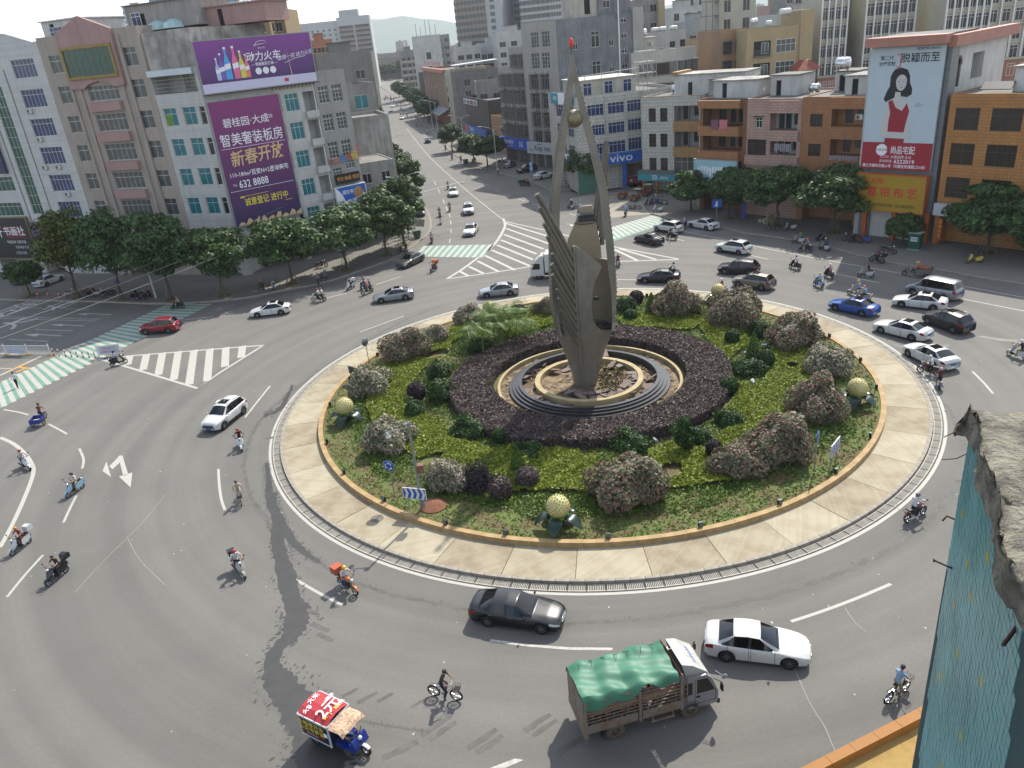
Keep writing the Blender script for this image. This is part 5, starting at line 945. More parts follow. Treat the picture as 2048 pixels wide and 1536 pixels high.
# ================================================================ roundabout garden
yel=LEAF('yellow green cover leaf','4a5a12','76831f',c3='8e973a');grn=LEAF('green cover leaf','364a16','627c2c');pur=LEAF('purple hedge leaf','2d2522','5f524e',c3='786a62');dgr=LEAF('deep green shrub leaf','16260f','3a5a22');dpu=LEAF('dark purple shrub leaf','1d171b','40343a')
flw=LEAF('pale pink oleander flower','9a8078','b7a49c',.6);flr=LEAF('dusky red oleander flower','774245','9a7570',.6);ole=LEAF('oleander leaf','3c4a2c','76825c');oler=LEAF('reddish oleander leaf','42452f','7d7c60')
def rnd_disc(n,r0,r1):
    r=np.sqrt(rng.random(n)*(r1*r1-r0*r0)+r0*r0);a=rng.random(n)*2*pi;return CX+r*np.cos(a),CY+r*np.sin(a),r,a
UPV=np.array([0,0,1.])
def vnoise(x,y,s,ph=0):
    return (np.sin(x*s+ph)+np.sin(y*s*1.17+1.3*ph+.7)+np.sin((x+y)*s*.61+2.1+ph)+np.sin((x-y)*s*1.43+ph*.5))/4
patch=[[(-13.28,71.27),(-10.49,70.49),(-8.35,75.59),(-5.5,76.28),(-2.63,72.42),(-5.3,69.04),(-5.48,67.16),(-6.34,65.31),(-7.61,63.54),(-8.5,60.5),(-8.48,56.55),(-7.44,54.32),(-5.88,53.11),(-5.36,51.67),(-4.74,49.79),(-3.09,48.54),(-1.85,47.34),(-1.73,44.91),(-2.74,45.11),(-3.57,43.67),(-6.56,46.55),(-8.54,49.08),(-10.2,50.96),(-11.85,56.41),(-12.65,62.6)],[(-1.85,47.34),(0.13,48.16),(2.17,46.86),(5.18,45.88),(4.59,40.62),(1.69,41.45),(-0.84,41.63),(-2.75,41.99),(-3.41,43.95)],[(8.68,45.16),(10.5,45.83),(12.35,44.4),(14.4,46.81),(16.49,47.87),(18.34,47.08),(18.06,43.56),(13.14,40.45),(10.28,40.24),(8.11,40.24)],[(22.79,61.21),(25.37,61.69),(24.5,55.27),(22.37,52.89),(19.53,48.38),(17.82,47.58),(15.16,48.17),(14.09,48.81),(15.5,51.83),(17.71,54.04),(19.52,53.59),(21.5,58.15)],[(17.97,67.74),(21.83,68.7),(20.99,61.71),(18.07,58.52),(17.74,62.62)],[(-1.07,74.93),(4.29,77.26),(4.83,71.66),(0.24,68.81)],[(10.98,71.28),(14.44,72.47),(19.43,68.71),(16.83,66.05),(11.1,69.09)]]
X,Y,r,a=rnd_disc(190000,11.8,19.6);msk=np.zeros(len(X),bool)
for p in patch:msk |= inpoly(X,Y,p)
msk &= (vnoise(X,Y,1.1)>-.55);X,Y=X[msk],Y[msk];h=.30+.14*vnoise(X,Y,2.3,1)+.05*rng.random(len(X))
stuff(O('ground_cover',cards_data('ground_cover',cards(np.stack([X,Y,.5+h],1),np.tile(UPV,(len(X),1)),.17,1.4,.7),yel)))['label']='yellow green clipped ground cover in the roundabout beds'
X2,Y2,r2,a2=rnd_disc(190000,11.6,21.6);edge=19.6+1.0*vnoise(X2,Y2,.55,2)+.5*vnoise(X2,Y2,1.7);dens=np.where(r2>edge,.22,np.where(r2>15.5,.85,.5));msk2=np.zeros(len(X2),bool)
for p in patch:msk2 |= inpoly(X2,Y2,p)
k=(rng.random(len(X2))<dens*(.55+.6*(vnoise(X2,Y2,.8,4)>-.3))) & ~msk2;X2,Y2,r2=X2[k],Y2[k],r2[k]
stuff(O('lawn',cards_data('lawn',cards(np.stack([X2,Y2,.5+.03+.17*rng.random(len(X2))*(r2<19.8)-.06*(r2>20)],1),np.tile(UPV,(len(X2),1)),.12,1.7,.9),grn)))['label']='green creeping lawn plants round the roundabout beds'
# purple hedge ring with its dark inside
hb=E('ring_hedge','clipped purple brown ring hedge round the fountain','hedge',(CI[0],CI[1],.45))
hr=lambda a:(7.95+.12*sin(3*a),11.25+.22*sin(2*a+1)+.15*sin(5*a))
m=MB();n=96;A=[hr(2*pi*i/n) for i in range(n+1)]
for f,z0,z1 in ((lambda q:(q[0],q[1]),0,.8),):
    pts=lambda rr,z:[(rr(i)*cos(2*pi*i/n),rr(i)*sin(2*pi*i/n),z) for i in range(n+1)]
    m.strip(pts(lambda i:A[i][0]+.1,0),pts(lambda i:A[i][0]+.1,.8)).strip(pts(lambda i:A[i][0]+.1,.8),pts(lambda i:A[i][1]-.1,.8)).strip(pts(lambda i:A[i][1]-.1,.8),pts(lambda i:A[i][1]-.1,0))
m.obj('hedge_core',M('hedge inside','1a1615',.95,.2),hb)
n=80000;a=rng.random(n)*2*pi;q0=7.95+.12*np.sin(3*a);q1=11.25+.22*np.sin(2*a+1)+.15*np.sin(5*a);w=rng.random(n);rr_=np.sqrt(q0**2+(q1**2-q0**2)*w);xx,yy=rr_*np.cos(a),rr_*np.sin(a);z=.82+.09*vnoise(xx,yy,3.1)+.05*vnoise(xx,yy,7.7)+.1*rng.random(n)
n2=24000;a2=rng.random(n2)*2*pi;s=rng.random(n2)<.42;r2_=np.where(s,7.93+.12*np.sin(3*a2),11.27+.22*np.sin(2*a2+1)+.15*np.sin(5*a2));P=np.concatenate([np.stack([xx,yy,z],1),np.stack([r2_*np.cos(a2),r2_*np.sin(a2),.85*rng.random(n2)],1)]);sg=np.where(s,-1,1)
NN=np.concatenate([np.tile(UPV,(n,1)),np.stack([np.cos(a2)*sg,np.sin(a2)*sg,np.full(n2,.3)],1)])
stuff(O('foliage',cards_data('foliage',cards(P,NN,.14,1.4,.75),pur),hb))
# bushes
def dome(n,seed,hz=.85,low=0.):
    g=np.random.default_rng(seed);d=g.normal(0,1,(n,3));d[:,2]=np.abs(d[:,2])*1.1-.35;d /= np.linalg.norm(d,axis=1,keepdims=True);lump=1+.16*np.sin(d[:,:1]*5+seed)+.14*np.sin(d[:,1:2]*6+2*seed)+.1*np.sin(d[:,2:]*7)
    rad=lump*(1-.45*g.random((n,1))**2.2);P=d*rad;P[:,2]=(P[:,2]+.35)*hz;return P,d+np.array([0,0,.35])
_bush={}
def bush(x,y,R,kind,label,hz=.95,cat='bush',group=None,name=None):
    nm,lm,fm,ff,n,sz={'w':('oleander_bush',ole,flw,.36,6500,.085),'r':('oleander_bush',oler,flr,.2,6500,.085),'g':('shrub',dgr,None,0,3200,.11),'d':('shrub',dpu,None,0,3600,.09)}[kind]
    v=int(x*7+y*3) % 3;key=(kind,v,round(hz,1))
    if key not in _bush:
        P,N=dome(n,v+3,hz);mi=(rng.random(n)<ff) & (np.linalg.norm(P,axis=1)>.6) if fm else np.zeros(n,bool)
        s=np.where(mi,sz*.9,sz);_bush[key]=cards_data('foliage',cards(P,N,sz,1.6,.6),[lm,fm or lm],mi);t=MB();[t.tube([(0,0,0),(.25*cos(j),.25*sin(j),.3),(.5*cos(j),.5*sin(j),.62*hz)],[.045,.03,.012],5) for j in (0,1.3,2.5,3.8,5)];_bush[key+('s',)]=t.data('stem',bark)
    o=E(name or nm,label,cat,(x,y,.45),random.uniform(0,6),group);o.scale=(R,R,R);O('foliage',_bush[key],o);O('stem',_bush[key+('s',)],o);return o
for (x,y,R),kd,lb,hz in (((-12.11,60.04,1.75),'w','pale oleander in flower beside the back of the dark board',1),((-9.41,49.79,1.68),'w','pale pink oleander in full flower left of the camera pole',1),((-4.89,43.48,1.38),'w','pale pink oleander in full flower right of the camera pole',1),((-9.46,66.99,2.1),'r','large dusky oleander behind the round grey sign back',1),((-7.15,70.36,1.32),'w','small pale oleander beside the large dusky one',1),
        ((-3.66,74.95,1.44),'w','very pale oleander left of the far yellow ball',1),((4.22,75.18,1.19),'r','reddish oleander at the left foot of the sculpture',1.1),((16.78,71.29,2.17),'r','tall reddish oleander at the far side beside the conical shrub',1.1),((21.56,67.36,2.39),'r','broad reddish oleander in front of the brown car',1),((24.64,60.7,2.15),'r','dusky oleander beside the kerb below the blue car',.95),
        ((24.85,54.97,1.82),'w','white flowered oleander with red tips near the right kerb',.9),((21.4,48.11,1.85),'r','tall green dusky oleander in front of the right yellow ball',1.1),((16.81,42.82,1.98),'r','large pink tipped oleander left of the blue chevron board',1.05),((13.67,41.73,1.59),'r','dusky red oleander beside a small purple ball shrub',.9),((6.42,39.99,2.12),'r','largest grey green oleander with red tips at the front',.95)):
    bush(x,y,R,kd,lb,hz,group='oleander bushes of the roundabout')
for (x,y,R),kd,lb,hz in (((-2.85,42.91,1.01),'d','upright dark purple shrub right of the pale oleander',1.3),((-5.89,56.88,1.06),'g','deep green leafy shrub at the left rim of the ring hedge',1.3),((-6.26,61.54,1.0),'g','smaller deep green leafy shrub above the left rim shrub',1.2),((-7.84,54.41,0.75),'g','narrow green shrub below the round purple one',1.5),((22.48,63.51,0.89),'g','deep green shrub beside the tall cone',1.3),((12.19,73.64,0.91),'g','loose green shrub right of the sculpture',1.3),((14.93,47.99,0.89),'g','feathery green shrub at the right rim of the ring hedge',1),((12.31,46.16,0.76),'g','grey green shrub beside the twisted shrub',1),((-2.65,67.02,1.08),'g','low green shrub at the foot of the palms',.8),((19.18,56.13,1.21),'g','wide low green shrub by the right balls',.7),((-3.46,50.69,1.3),'g','flowering low shrub below the ring hedge',.7),((0.76,46.8,1.04),'g','low mixed shrub below the ring hedge centre',.6),((7.69,46.42,1.38),'g','low spreading shrub above the largest oleander',.6)):
    bush(x,y,R,kd,lb,hz,'shrub','leafy shrubs of the roundabout')
# clipped shrubs: cones and balls
def topiary(x,y,R,H,cone,lm,label):
    n=int(900+R*900);d=rng.normal(0,1,(n,3));d /= np.linalg.norm(d,axis=1,keepdims=True);core=MB()
    if cone:
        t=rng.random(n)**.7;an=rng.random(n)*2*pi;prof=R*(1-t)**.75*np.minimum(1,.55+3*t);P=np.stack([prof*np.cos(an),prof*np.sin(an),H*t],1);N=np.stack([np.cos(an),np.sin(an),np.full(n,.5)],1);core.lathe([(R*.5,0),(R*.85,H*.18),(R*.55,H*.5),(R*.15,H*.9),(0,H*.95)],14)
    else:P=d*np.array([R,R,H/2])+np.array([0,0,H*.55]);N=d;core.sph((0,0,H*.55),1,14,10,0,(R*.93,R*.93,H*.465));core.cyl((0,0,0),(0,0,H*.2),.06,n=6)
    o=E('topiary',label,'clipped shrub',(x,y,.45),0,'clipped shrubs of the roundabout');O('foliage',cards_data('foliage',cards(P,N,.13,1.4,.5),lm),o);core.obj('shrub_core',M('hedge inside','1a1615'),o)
for (x,y,R),kf,cn,lm,lb in (((-0.19,44.48,0.63),1.5,1,grn,'small bright cone shrub left of the largest oleander'),((14.5,71.99,0.75),1.5,1,grn,'cone shrub at the far side right of the sculpture'),((20.33,58.9,0.67),1.7,1,grn,'tall cone shrub right of the ring hedge'),((-3.63,71.01,0.54),1.9,1,dgr,'dark narrow cone shrub left of the palms'),
        ((-1.39,41.44,0.73),1,0,pur,'round purple ball shrub nearest the front yellow ball'),((0.36,42.48,0.74),.9,0,pur,'round purple ball shrub below the small cone'),((-7.83,57.15,0.74),1.1,0,dpu,'round purple ball shrub at the left'),((13.71,75.73,0.73),.9,0,dpu,'flat purple ball shrub at the far side'),((23.46,61.03,0.78),.8,0,dpu,'dark flat ball shrub under the kerb oleander'),((12.79,43.84,0.53),1.1,0,dpu,'small purple ball shrub beside the dusky red oleander'),((1.54,75.38,0.67),.9,0,dpu,'purple ball shrub behind the palms'),
        ((19.61,62.34,0.62),1.1,0,dgr,'green ball shrub above the tall cone'),((20.62,56.78,0.69),1.1,0,dgr,'green ball shrub below the tall cone'),((16.44,52.68,0.69),1,0,dgr,'green ball shrub touching the ring hedge'),((12.17,70.77,0.64),.9,0,dgr,'green ball shrub at the right foot of the sculpture'),((-1.28,48.76,0.57),.9,0,dgr,'green ball shrub at the lower left of the ring hedge')):
    topiary(x,y,R,2*R*kf,cn,lm,lb)
o=E('twisted_shrub','tall spiral clipped green shrub at the lower right of the ring hedge','clipped shrub',(11.03,44.76,0.45))
P=[];N=[]
for z,q in ((.5,.45),(1.1,.75),(1.7,.85),(2.2,.5)):d=rng.normal(0,1,(500,3));d /= np.linalg.norm(d,axis=1,keepdims=True);P.append(d*np.array([q*.8,q*.8,.34])+np.array([.25*sin(z*3),.2*cos(z*3),z]));N.append(d)
O('foliage',cards_data('foliage',cards(np.concatenate(P),np.concatenate(N),.17,1.4,.5),dgr),o);MB().tube([(0,0,0),(.15,.1,1),(0,0,2.2)],[.07,.05,.03],6).obj('stem',bark,o)
# palms
fr_m=LEAF('palm frond','2f4212','5a7420');
def palm(x,y,H,k,label):
    o=E('palm',label,'palm',(x,y,.45),random.random()*6,'palm clump left of the sculpture');st=MB();g=random.Random(k)
    st.tube([(0,0,0),(.1,0,H*.55)],[.11,.07],7);st.obj('stem',M('palm stem','5f6a35',.8,.2),o);V=[];
    for i in range(11):
        a=i*2.4+g.random()*.5;L=H*.62*(.75+.4*g.random());up=.55+.6*g.random();m=MB();prev=None
        pts=[Vector((.1+L*t*cos(a)*.9,L*t*sin(a)*.9,H*.5+L*(up*t-1.0*t*t*t*.9))) for t in np.linspace(0,1,9)]
        sd=Vector((-sin(a),cos(a),0));
        for j in range(1,8):
            w=.5*L*sin(pi*(j+.6)/9.2)*.55;d=(pts[j+1]-pts[j]).normalized()
            for s in (-1,1):
                for q in (0,.5):b=pts[j].lerp(pts[j+1],q);t=b+sd*s*w+d*w*.7+Vector((0,0,-w*.35));V += [b-d*.05,b+d*.06,t,t-d*.02]
        for j in range(8):V += [pts[j]-sd*.015,pts[j]+sd*.015,pts[j+1]+sd*.012,pts[j+1]-sd*.012]
    O('crown',cards_data('crown',np.array([tuple(v) for v in V]),fr_m),o)
for i,(p,h,lb) in enumerate((((-2.29,65.43,0.5),4.2,'palm with drooping fronds at the front of the clump'),((-0.56,66.45,0.5),4.6,'palm with upright fronds in the middle of the clump'),((0.88,67.32,0.5),4.2,'palm nearest the sculpture'),((-1.2,69.22,0.5),4.4,'palm at the back of the clump'),((-3.13,68.18,0.5),3.4,'small palm at the left of the clump'),((0.4,70.4,0.5),4.0,'palm half hidden behind the clump'))):palm(p[0],p[1],h,i,lb)

# ================================================================ sculpture and fountain
steel_s=M('weathered sculpture steel','7f7a70',.42,.22,.5,metal=.3,col2='67635a',bump=.08,bs=3,streak=.3);pipe_s=M('sculpture pipe steel','5f5a50',.42,.2,1,metal=.35);gold_b=M('speckled gold ball','7d745c',.4,.5,14,metal=.5,bump=.5,bs=16)
SX,SY=6.2,57.3
ZR=[(.4,.93),(1.93,1.2),(3.15,1.56),(4.37,2.0),(5.56,2.35),(6.73,2.5),(8.46,2.63),(9.6,2.6),(11.25,2.53),(12.3,2.47),(13.4,2.35),(15.9,2.16),(17.8,1.77),(19.8,1.35),(21.6,.88),(23.4,.46),(25.3,.07)]
RX=lambda z:float(np.interp(z,[q[0] for q in ZR],[q[1] for q in ZR]));OX=lambda z:float(np.interp(z,[0,1.9,6,25],[-.2,-.15,.0,.19]))
sp=lambda th,z,k=1.:(OX(z)+k*RX(z)*cos(radians(th)),k*RX(z)*.82*sin(radians(th)),z)
sc_=E('sculpture','tall steel bud shaped sculpture with arching arms and organ pipes','sculpture',(SX,SY,0))
def shell(rows,name,n=40,th=.12,parent=sc_,mat=steel_s):
    """rows: (z, theta0, theta1); a curved plate with thickness"""
    m=MB();A=[];B=[]
    for z,t0,t1 in rows:
        for i in range(n+1):t=t0+(t1-t0)*i/n;A.append(sp(t,z));B.append(sp(t,z,1-th/max(.3,RX(z))))
    k=n+1;L=len(rows);m.add(A,[(j*k+i,j*k+i+1,(j+1)*k+i+1,(j+1)*k+i) for j in range(L-1) for i in range(n)],0,True);m.add(B,[((j+1)*k+i,(j+1)*k+i+1,j*k+i+1,j*k+i) for j in range(L-1) for i in range(n)],0,True)
    o=len(A);E_=A+B;f=[]
    for j in range(L-1):f += [(j*k,(j+1)*k,o+(j+1)*k,o+j*k),(j*k+n,o+j*k+n,o+(j+1)*k+n,(j+1)*k+n)]
    for i in range(n):f += [(i,o+i,o+i+1,i+1),((L-1)*k+i,(L-1)*k+i+1,o+(L-1)*k+i+1,o+(L-1)*k+i)]
    m.add(E_,f,0,False);return m.obj(name,mat,parent)
zz_=lambda a,b,n:[a+(b-a)*i/n for i in range(n+1)]
shell([(z,0,360) for z in zz_(.4,5.4,10)],'bowl',72)
hb_=[(5.4,360+10),(5.55,345),(5.8,336)]
shell([(5.38,170,372),(5.5,196,344),(5.62,212,334),(5.75,222,328)][:1]+[(5.4,172,368)],'lip')
shell([(5.4,196,318),(5.55,204,304),(5.75,213,295),(6.0,219,288.5),(6.5,226,282),(7.2,229,279),(7.9,229.5,278),(8.6,228,279.5),(9.2,226,282),(9.6,224,285),(10.0,219,290),(10.35,213,295),(10.7,206,301),(10.9,209,297),(11.3,218,287),(11.8,231,275),(12.2,242,264),(12.5,250,256)],'front_panel')
shell([(z,6,174) for z in zz_(5.4,10.4,8)],'rear_panel',mat=M('pale sculpture steel with painted bounce','968b76',.4,.15,.6,metal=.25))  # paler, warmer steel: light bounced inside the hollow is put into the colour
for sgn,nm in ((1,'arm'),(-1,'arm')):
    m=MB();k=[]
    for z in zz_(5.4,25.3,34):
        R_=RX(z);th=radians(-14 if sgn>0 else 194);w=float(np.interp(z,[5.4,6,8,13,20,24,25.3],[2.4,1.6,1.1,.8,.55,.35,.12]));d=float(np.interp(z,[5.4,7,10,14,20,24,25.3],[.14,.3,.55,.62,.56,.36,.12]))
        fade=min(1,max(0,(25-z)/8));c=Vector((OX(z)+R_*cos(th),R_*.82*sin(th)*fade,z));rad=Vector((cos(th),sin(th)*.6,0)).normalized();tan=Vector((-rad.y,rad.x,0));rad2=rad
        k.append([c-rad*d-tan*w/2,c-tan*w/2,c+tan*w/2,c-rad*d+tan*w/2])
    V=[p for q in k for p in q];m.add(V,[(j*4+i,j*4+(i+1)%4,(j+1)*4+(i+1)%4,(j+1)*4+i) for j in range(len(k)-1) for i in range(4)]);m.add(k[-1],[(0,1,2,3)])
    a=m.obj(nm,steel_s,sc_);rv=MB()
    for z in zz_(6,23.5,52):
        R_=RX(z);th=radians(-14 if sgn>0 else 194);w=float(np.interp(z,[5.4,6,8,13,20,24],[2.4,1.5,1.05,.85,.62,.4]));fade=min(1,max(0,(25-z)/8));c=Vector((OX(z)+R_*cos(th),R_*.82*sin(th)*fade,z));rad=Vector((cos(th),sin(th)*.6,0)).normalized();tan=Vector((-rad.y,rad.x,0));q=c-tan*(w/2-.04)*sgn;rv.cb(q,(.07,.07,.14))
    stuff(rv.obj('rivet',pipe_s,a))
m=MB().tube([sp(253,z,1.03) for z in zz_(.5,12.5,16)],.1,6);m.obj('keel',steel_s,sc_);m=MB();[m.cb(sp(253+s_,z,1.02),(.06,.06,.06)) for z in zz_(.8,12,42) for s_ in (-3.2,3.2)];stuff(m.obj('rivet',pipe_s,sc_))
m=MB().xz([(-.75,12.0),(.5,14.55),(1.3,14.55),(1.8,11.4),(1.85,10.1),(-.75,10.1)],1.75,1.95);m.obj('rear_plate',M('pale sculpture steel with painted bounce','8c8474',.4,.15,.6,metal=.5),sc_)  # plate reuses the rear panel's lightened steel
fl=MB();[fl.cb((.35+.42*i,1.55,13.55+.32*j),(.38,.16,.26),rx=.5) for i in range(3) for j in range(2)];fl.tube([(-.2,1.65,13.4),(.3,1.6,13.2),(1.2,1.6,13.2),(1.7,1.65,13.5)],.04,5);fl.obj('floodlight_bank',M('floodlight grey','54585a',.4,.1,metal=.3),sc_)
ends=[(3.08,54.4,16.71),(3.22,54.4,15.78),(3.46,54.5,14.6),(3.64,54.5,13.65),(3.92,54.6,12.34),(3.76,54.7,11.51),(3.78,54.8,10.69),(4.08,54.9,9.55),(4.15,55,8.81),(4.32,55.1,7.81),(4.5,55.2,6.79)]
for i,e in enumerate(ends):z=11.7-.7*i;b_=Vector(sp(250,z,1.04));o=MB();ev=Vector((e[0]-SX,e[1]-SY,e[2]));o.tube([b_,ev],.2,12);o.obj('pipe',pipe_s,sc_)
for i,(e,q) in enumerate((((8.91,59.6,19.13),(7.6,59.2,13.38)),((8.89,59.7,18.21),(7.81,59.2,12.96)),((8.78,59.8,17.21),(7.94,59.2,12.48)),((8.68,59.9,16.12),(8.08,59.2,11.95)),((8.55,59.9,14.99),(8.13,59.2,11.35)))):
    MB().tube([(q[0]-SX,q[1]-SY,q[2]),(e[0]-SX,e[1]-SY,e[2])],.2,12).obj('pipe',pipe_s,sc_)
MB().sph((.12,0,21.15),.62,24,16).obj('ball',gold_b,sc_)
MB().cyl((.19,0,24.9),(.19,0,25.75),.05,n=6).cyl((.19,0,25.7),(.19,0,25.85),.14,n=10).obj('lamp_post',pipe_s,sc_);MB().lathe([(.14,25.85),(.17,26.0),(.15,26.25),(.06,26.38),(0,26.4)],12,0,(.19,0,0)).obj('warning_lamp',M('red lamp glass','c0301e',.3,.05),sc_)
for x,y,z in ((.85,-1.55,8.2),(1.0,-1.2,6.0),(1.55,-.9,5.8)):MB().cb((x,y,z),(.36,.2,.26),rz=.6).obj('floodlight',M('floodlight black','232423',.4),sc_)
# fountain
granite=M('black granite','2f3133',.35,.2,2);tan_s=M('tan fountain stone','9a8a66',.8,.22,1.2);basin=M('basin mud','5d4c3a',.9,.4,1.2,bump=.4,bs=9,col2='75644c')
fo=E('fountain','dry ring fountain with black granite steps and tan rims','fountain',(CI[0],CI[1],0))
for i,(r0,r1,z) in enumerate(((6.28,6.55,.62),(6.02,6.28,.77),(5.78,6.02,.92),(5.5,5.78,1.05))):MB().ring(r0,r1,.3,z,0,2*pi,96,full=True).obj('step',granite,fo)
MB().ring(4.0,4.42,.3,.95,0,2*pi,80,full=True).obj('inner_rim',tan_s,fo);MB().ring(7.3,7.52,.2,.78,0,2*pi,90,full=True).obj('outer_rim',tan_s,fo);MB().lathe([(7.3,.42),(5.5,.4),(4.2,.5),(0,.42)],64,sm=False).obj('basin_floor',basin,fo)
slabm=M('broken brown slab','6b5c54',.75,.2,2);sd_=[MB().prism([(0,0),(w,.05),(w*.95,d),(.4*w,d*1.1),(.02,d*.8)],0,.07).data('broken_slab',slabm) for w,d in ((.9,.6),(.7,.8),(1.3,.5))]
for i in range(46):
    a=random.uniform(0,6.28) if i>16 else radians(215+i*8);r_=random.uniform(2.7,3.7) if i<34 else random.uniform(4.6,5.3)
    o=tag(O('broken_slab',sd_[i % 3],None,(CI[0]+r_*cos(a),CI[1]+r_*sin(a),.52+random.random()*.3),a+random.uniform(-.8,.8)),'broken brown stone slab lying in the dry fountain basin','stone slab','broken slabs in the fountain');o.rotation_euler.x=random.uniform(-.45,.45);o.rotation_euler.y=random.uniform(-.35,.35)
for i in range(7):a=radians(228+i*13);tag(O('curb_slab',MB().ring(2.25,2.7,0,.3,-.1,.1,3).data('curb_slab',slabm),None,(CI[0],CI[1],.45),a),'curved brown stone at the front foot of the sculpture','stone slab','curved stones at the sculpture foot')
lit=MB();
for i in range(420):
    a=random.uniform(0,6.28);r_=random.choice((random.uniform(4.5,5.45),random.uniform(.9,3.8),random.uniform(6.6,7.2)));lit.cb((CI[0]+r_*cos(a),CI[1]+r_*sin(a),.5+random.random()*.07),(random.uniform(.04,.5),random.uniform(.03,.14),.03),random.choice((0,0,1,2)),random.uniform(0,3),random.uniform(-.2,.2))
stuff(lit.obj('litter',[M('dry wood litter','85704f',.9,.3,4),M('grey rubble','8a837a',.9,.2),M('dark rubble','3f362e',.9,.2)]))['label']='sticks and rubble in the dry fountain basin'
P=[];[P.append((CI[0]+q*cos(a),CI[1]+q*sin(a),.5+.35*random.random())) for q,a in ((random.uniform(1.2,3.4),random.uniform(-1.2,1.9)) for _ in range(900))]
stuff(O('weeds',cards_data('weeds',cards(np.array(P),np.tile(UPV,(900,1)),.16,2,.9),LEAF('weed leaf','3a3a1c','5f5a33',c3='6a3f38'))))['label']='weeds growing round the sculpture foot'

# ================================================================ vehicles
def P_(n,c,m=0.):return M('car paint '+n,c,.35,.05,.8,coat=.6,metal=m,spec=.3)
white_c=P_('white','b4b4b1');black_c=P_('black','0c0d10');silver_c=P_('silver','83868a',.5);grey_c=P_('grey','4c4b49',.5);red_c=P_('red','74101a');blue_c=P_('blue','0d3f86');brown_c=P_('brown','6a645c',.5);dark_c=P_('dark blue','1a2130')
cglass=M('car glass','0c0f10',.05,.1,1,spec=.5);trim=M('black trim','151515',.5,.1);chrome=M('chrome','a5a7a8',.2,0,metal=1);tyre_m=M('tyre rubber','1b1b1b',.85,.15,6);rim_m=M('alloy rim','7f8183',.3,.1,metal=.8);lampw=M('headlamp','b5bcc0',.12,.1,6,spec=.7);lampr=M('tail lamp','7a0c10',.2,.1);plate_b=M('blue plate','1c4390',.4,0);seam_m=M('door gap','101010',.8,0)
def interp(P,x):return float(np.interp(x,[p[0] for p in P],[p[1] for p in P]))
class Car:pass
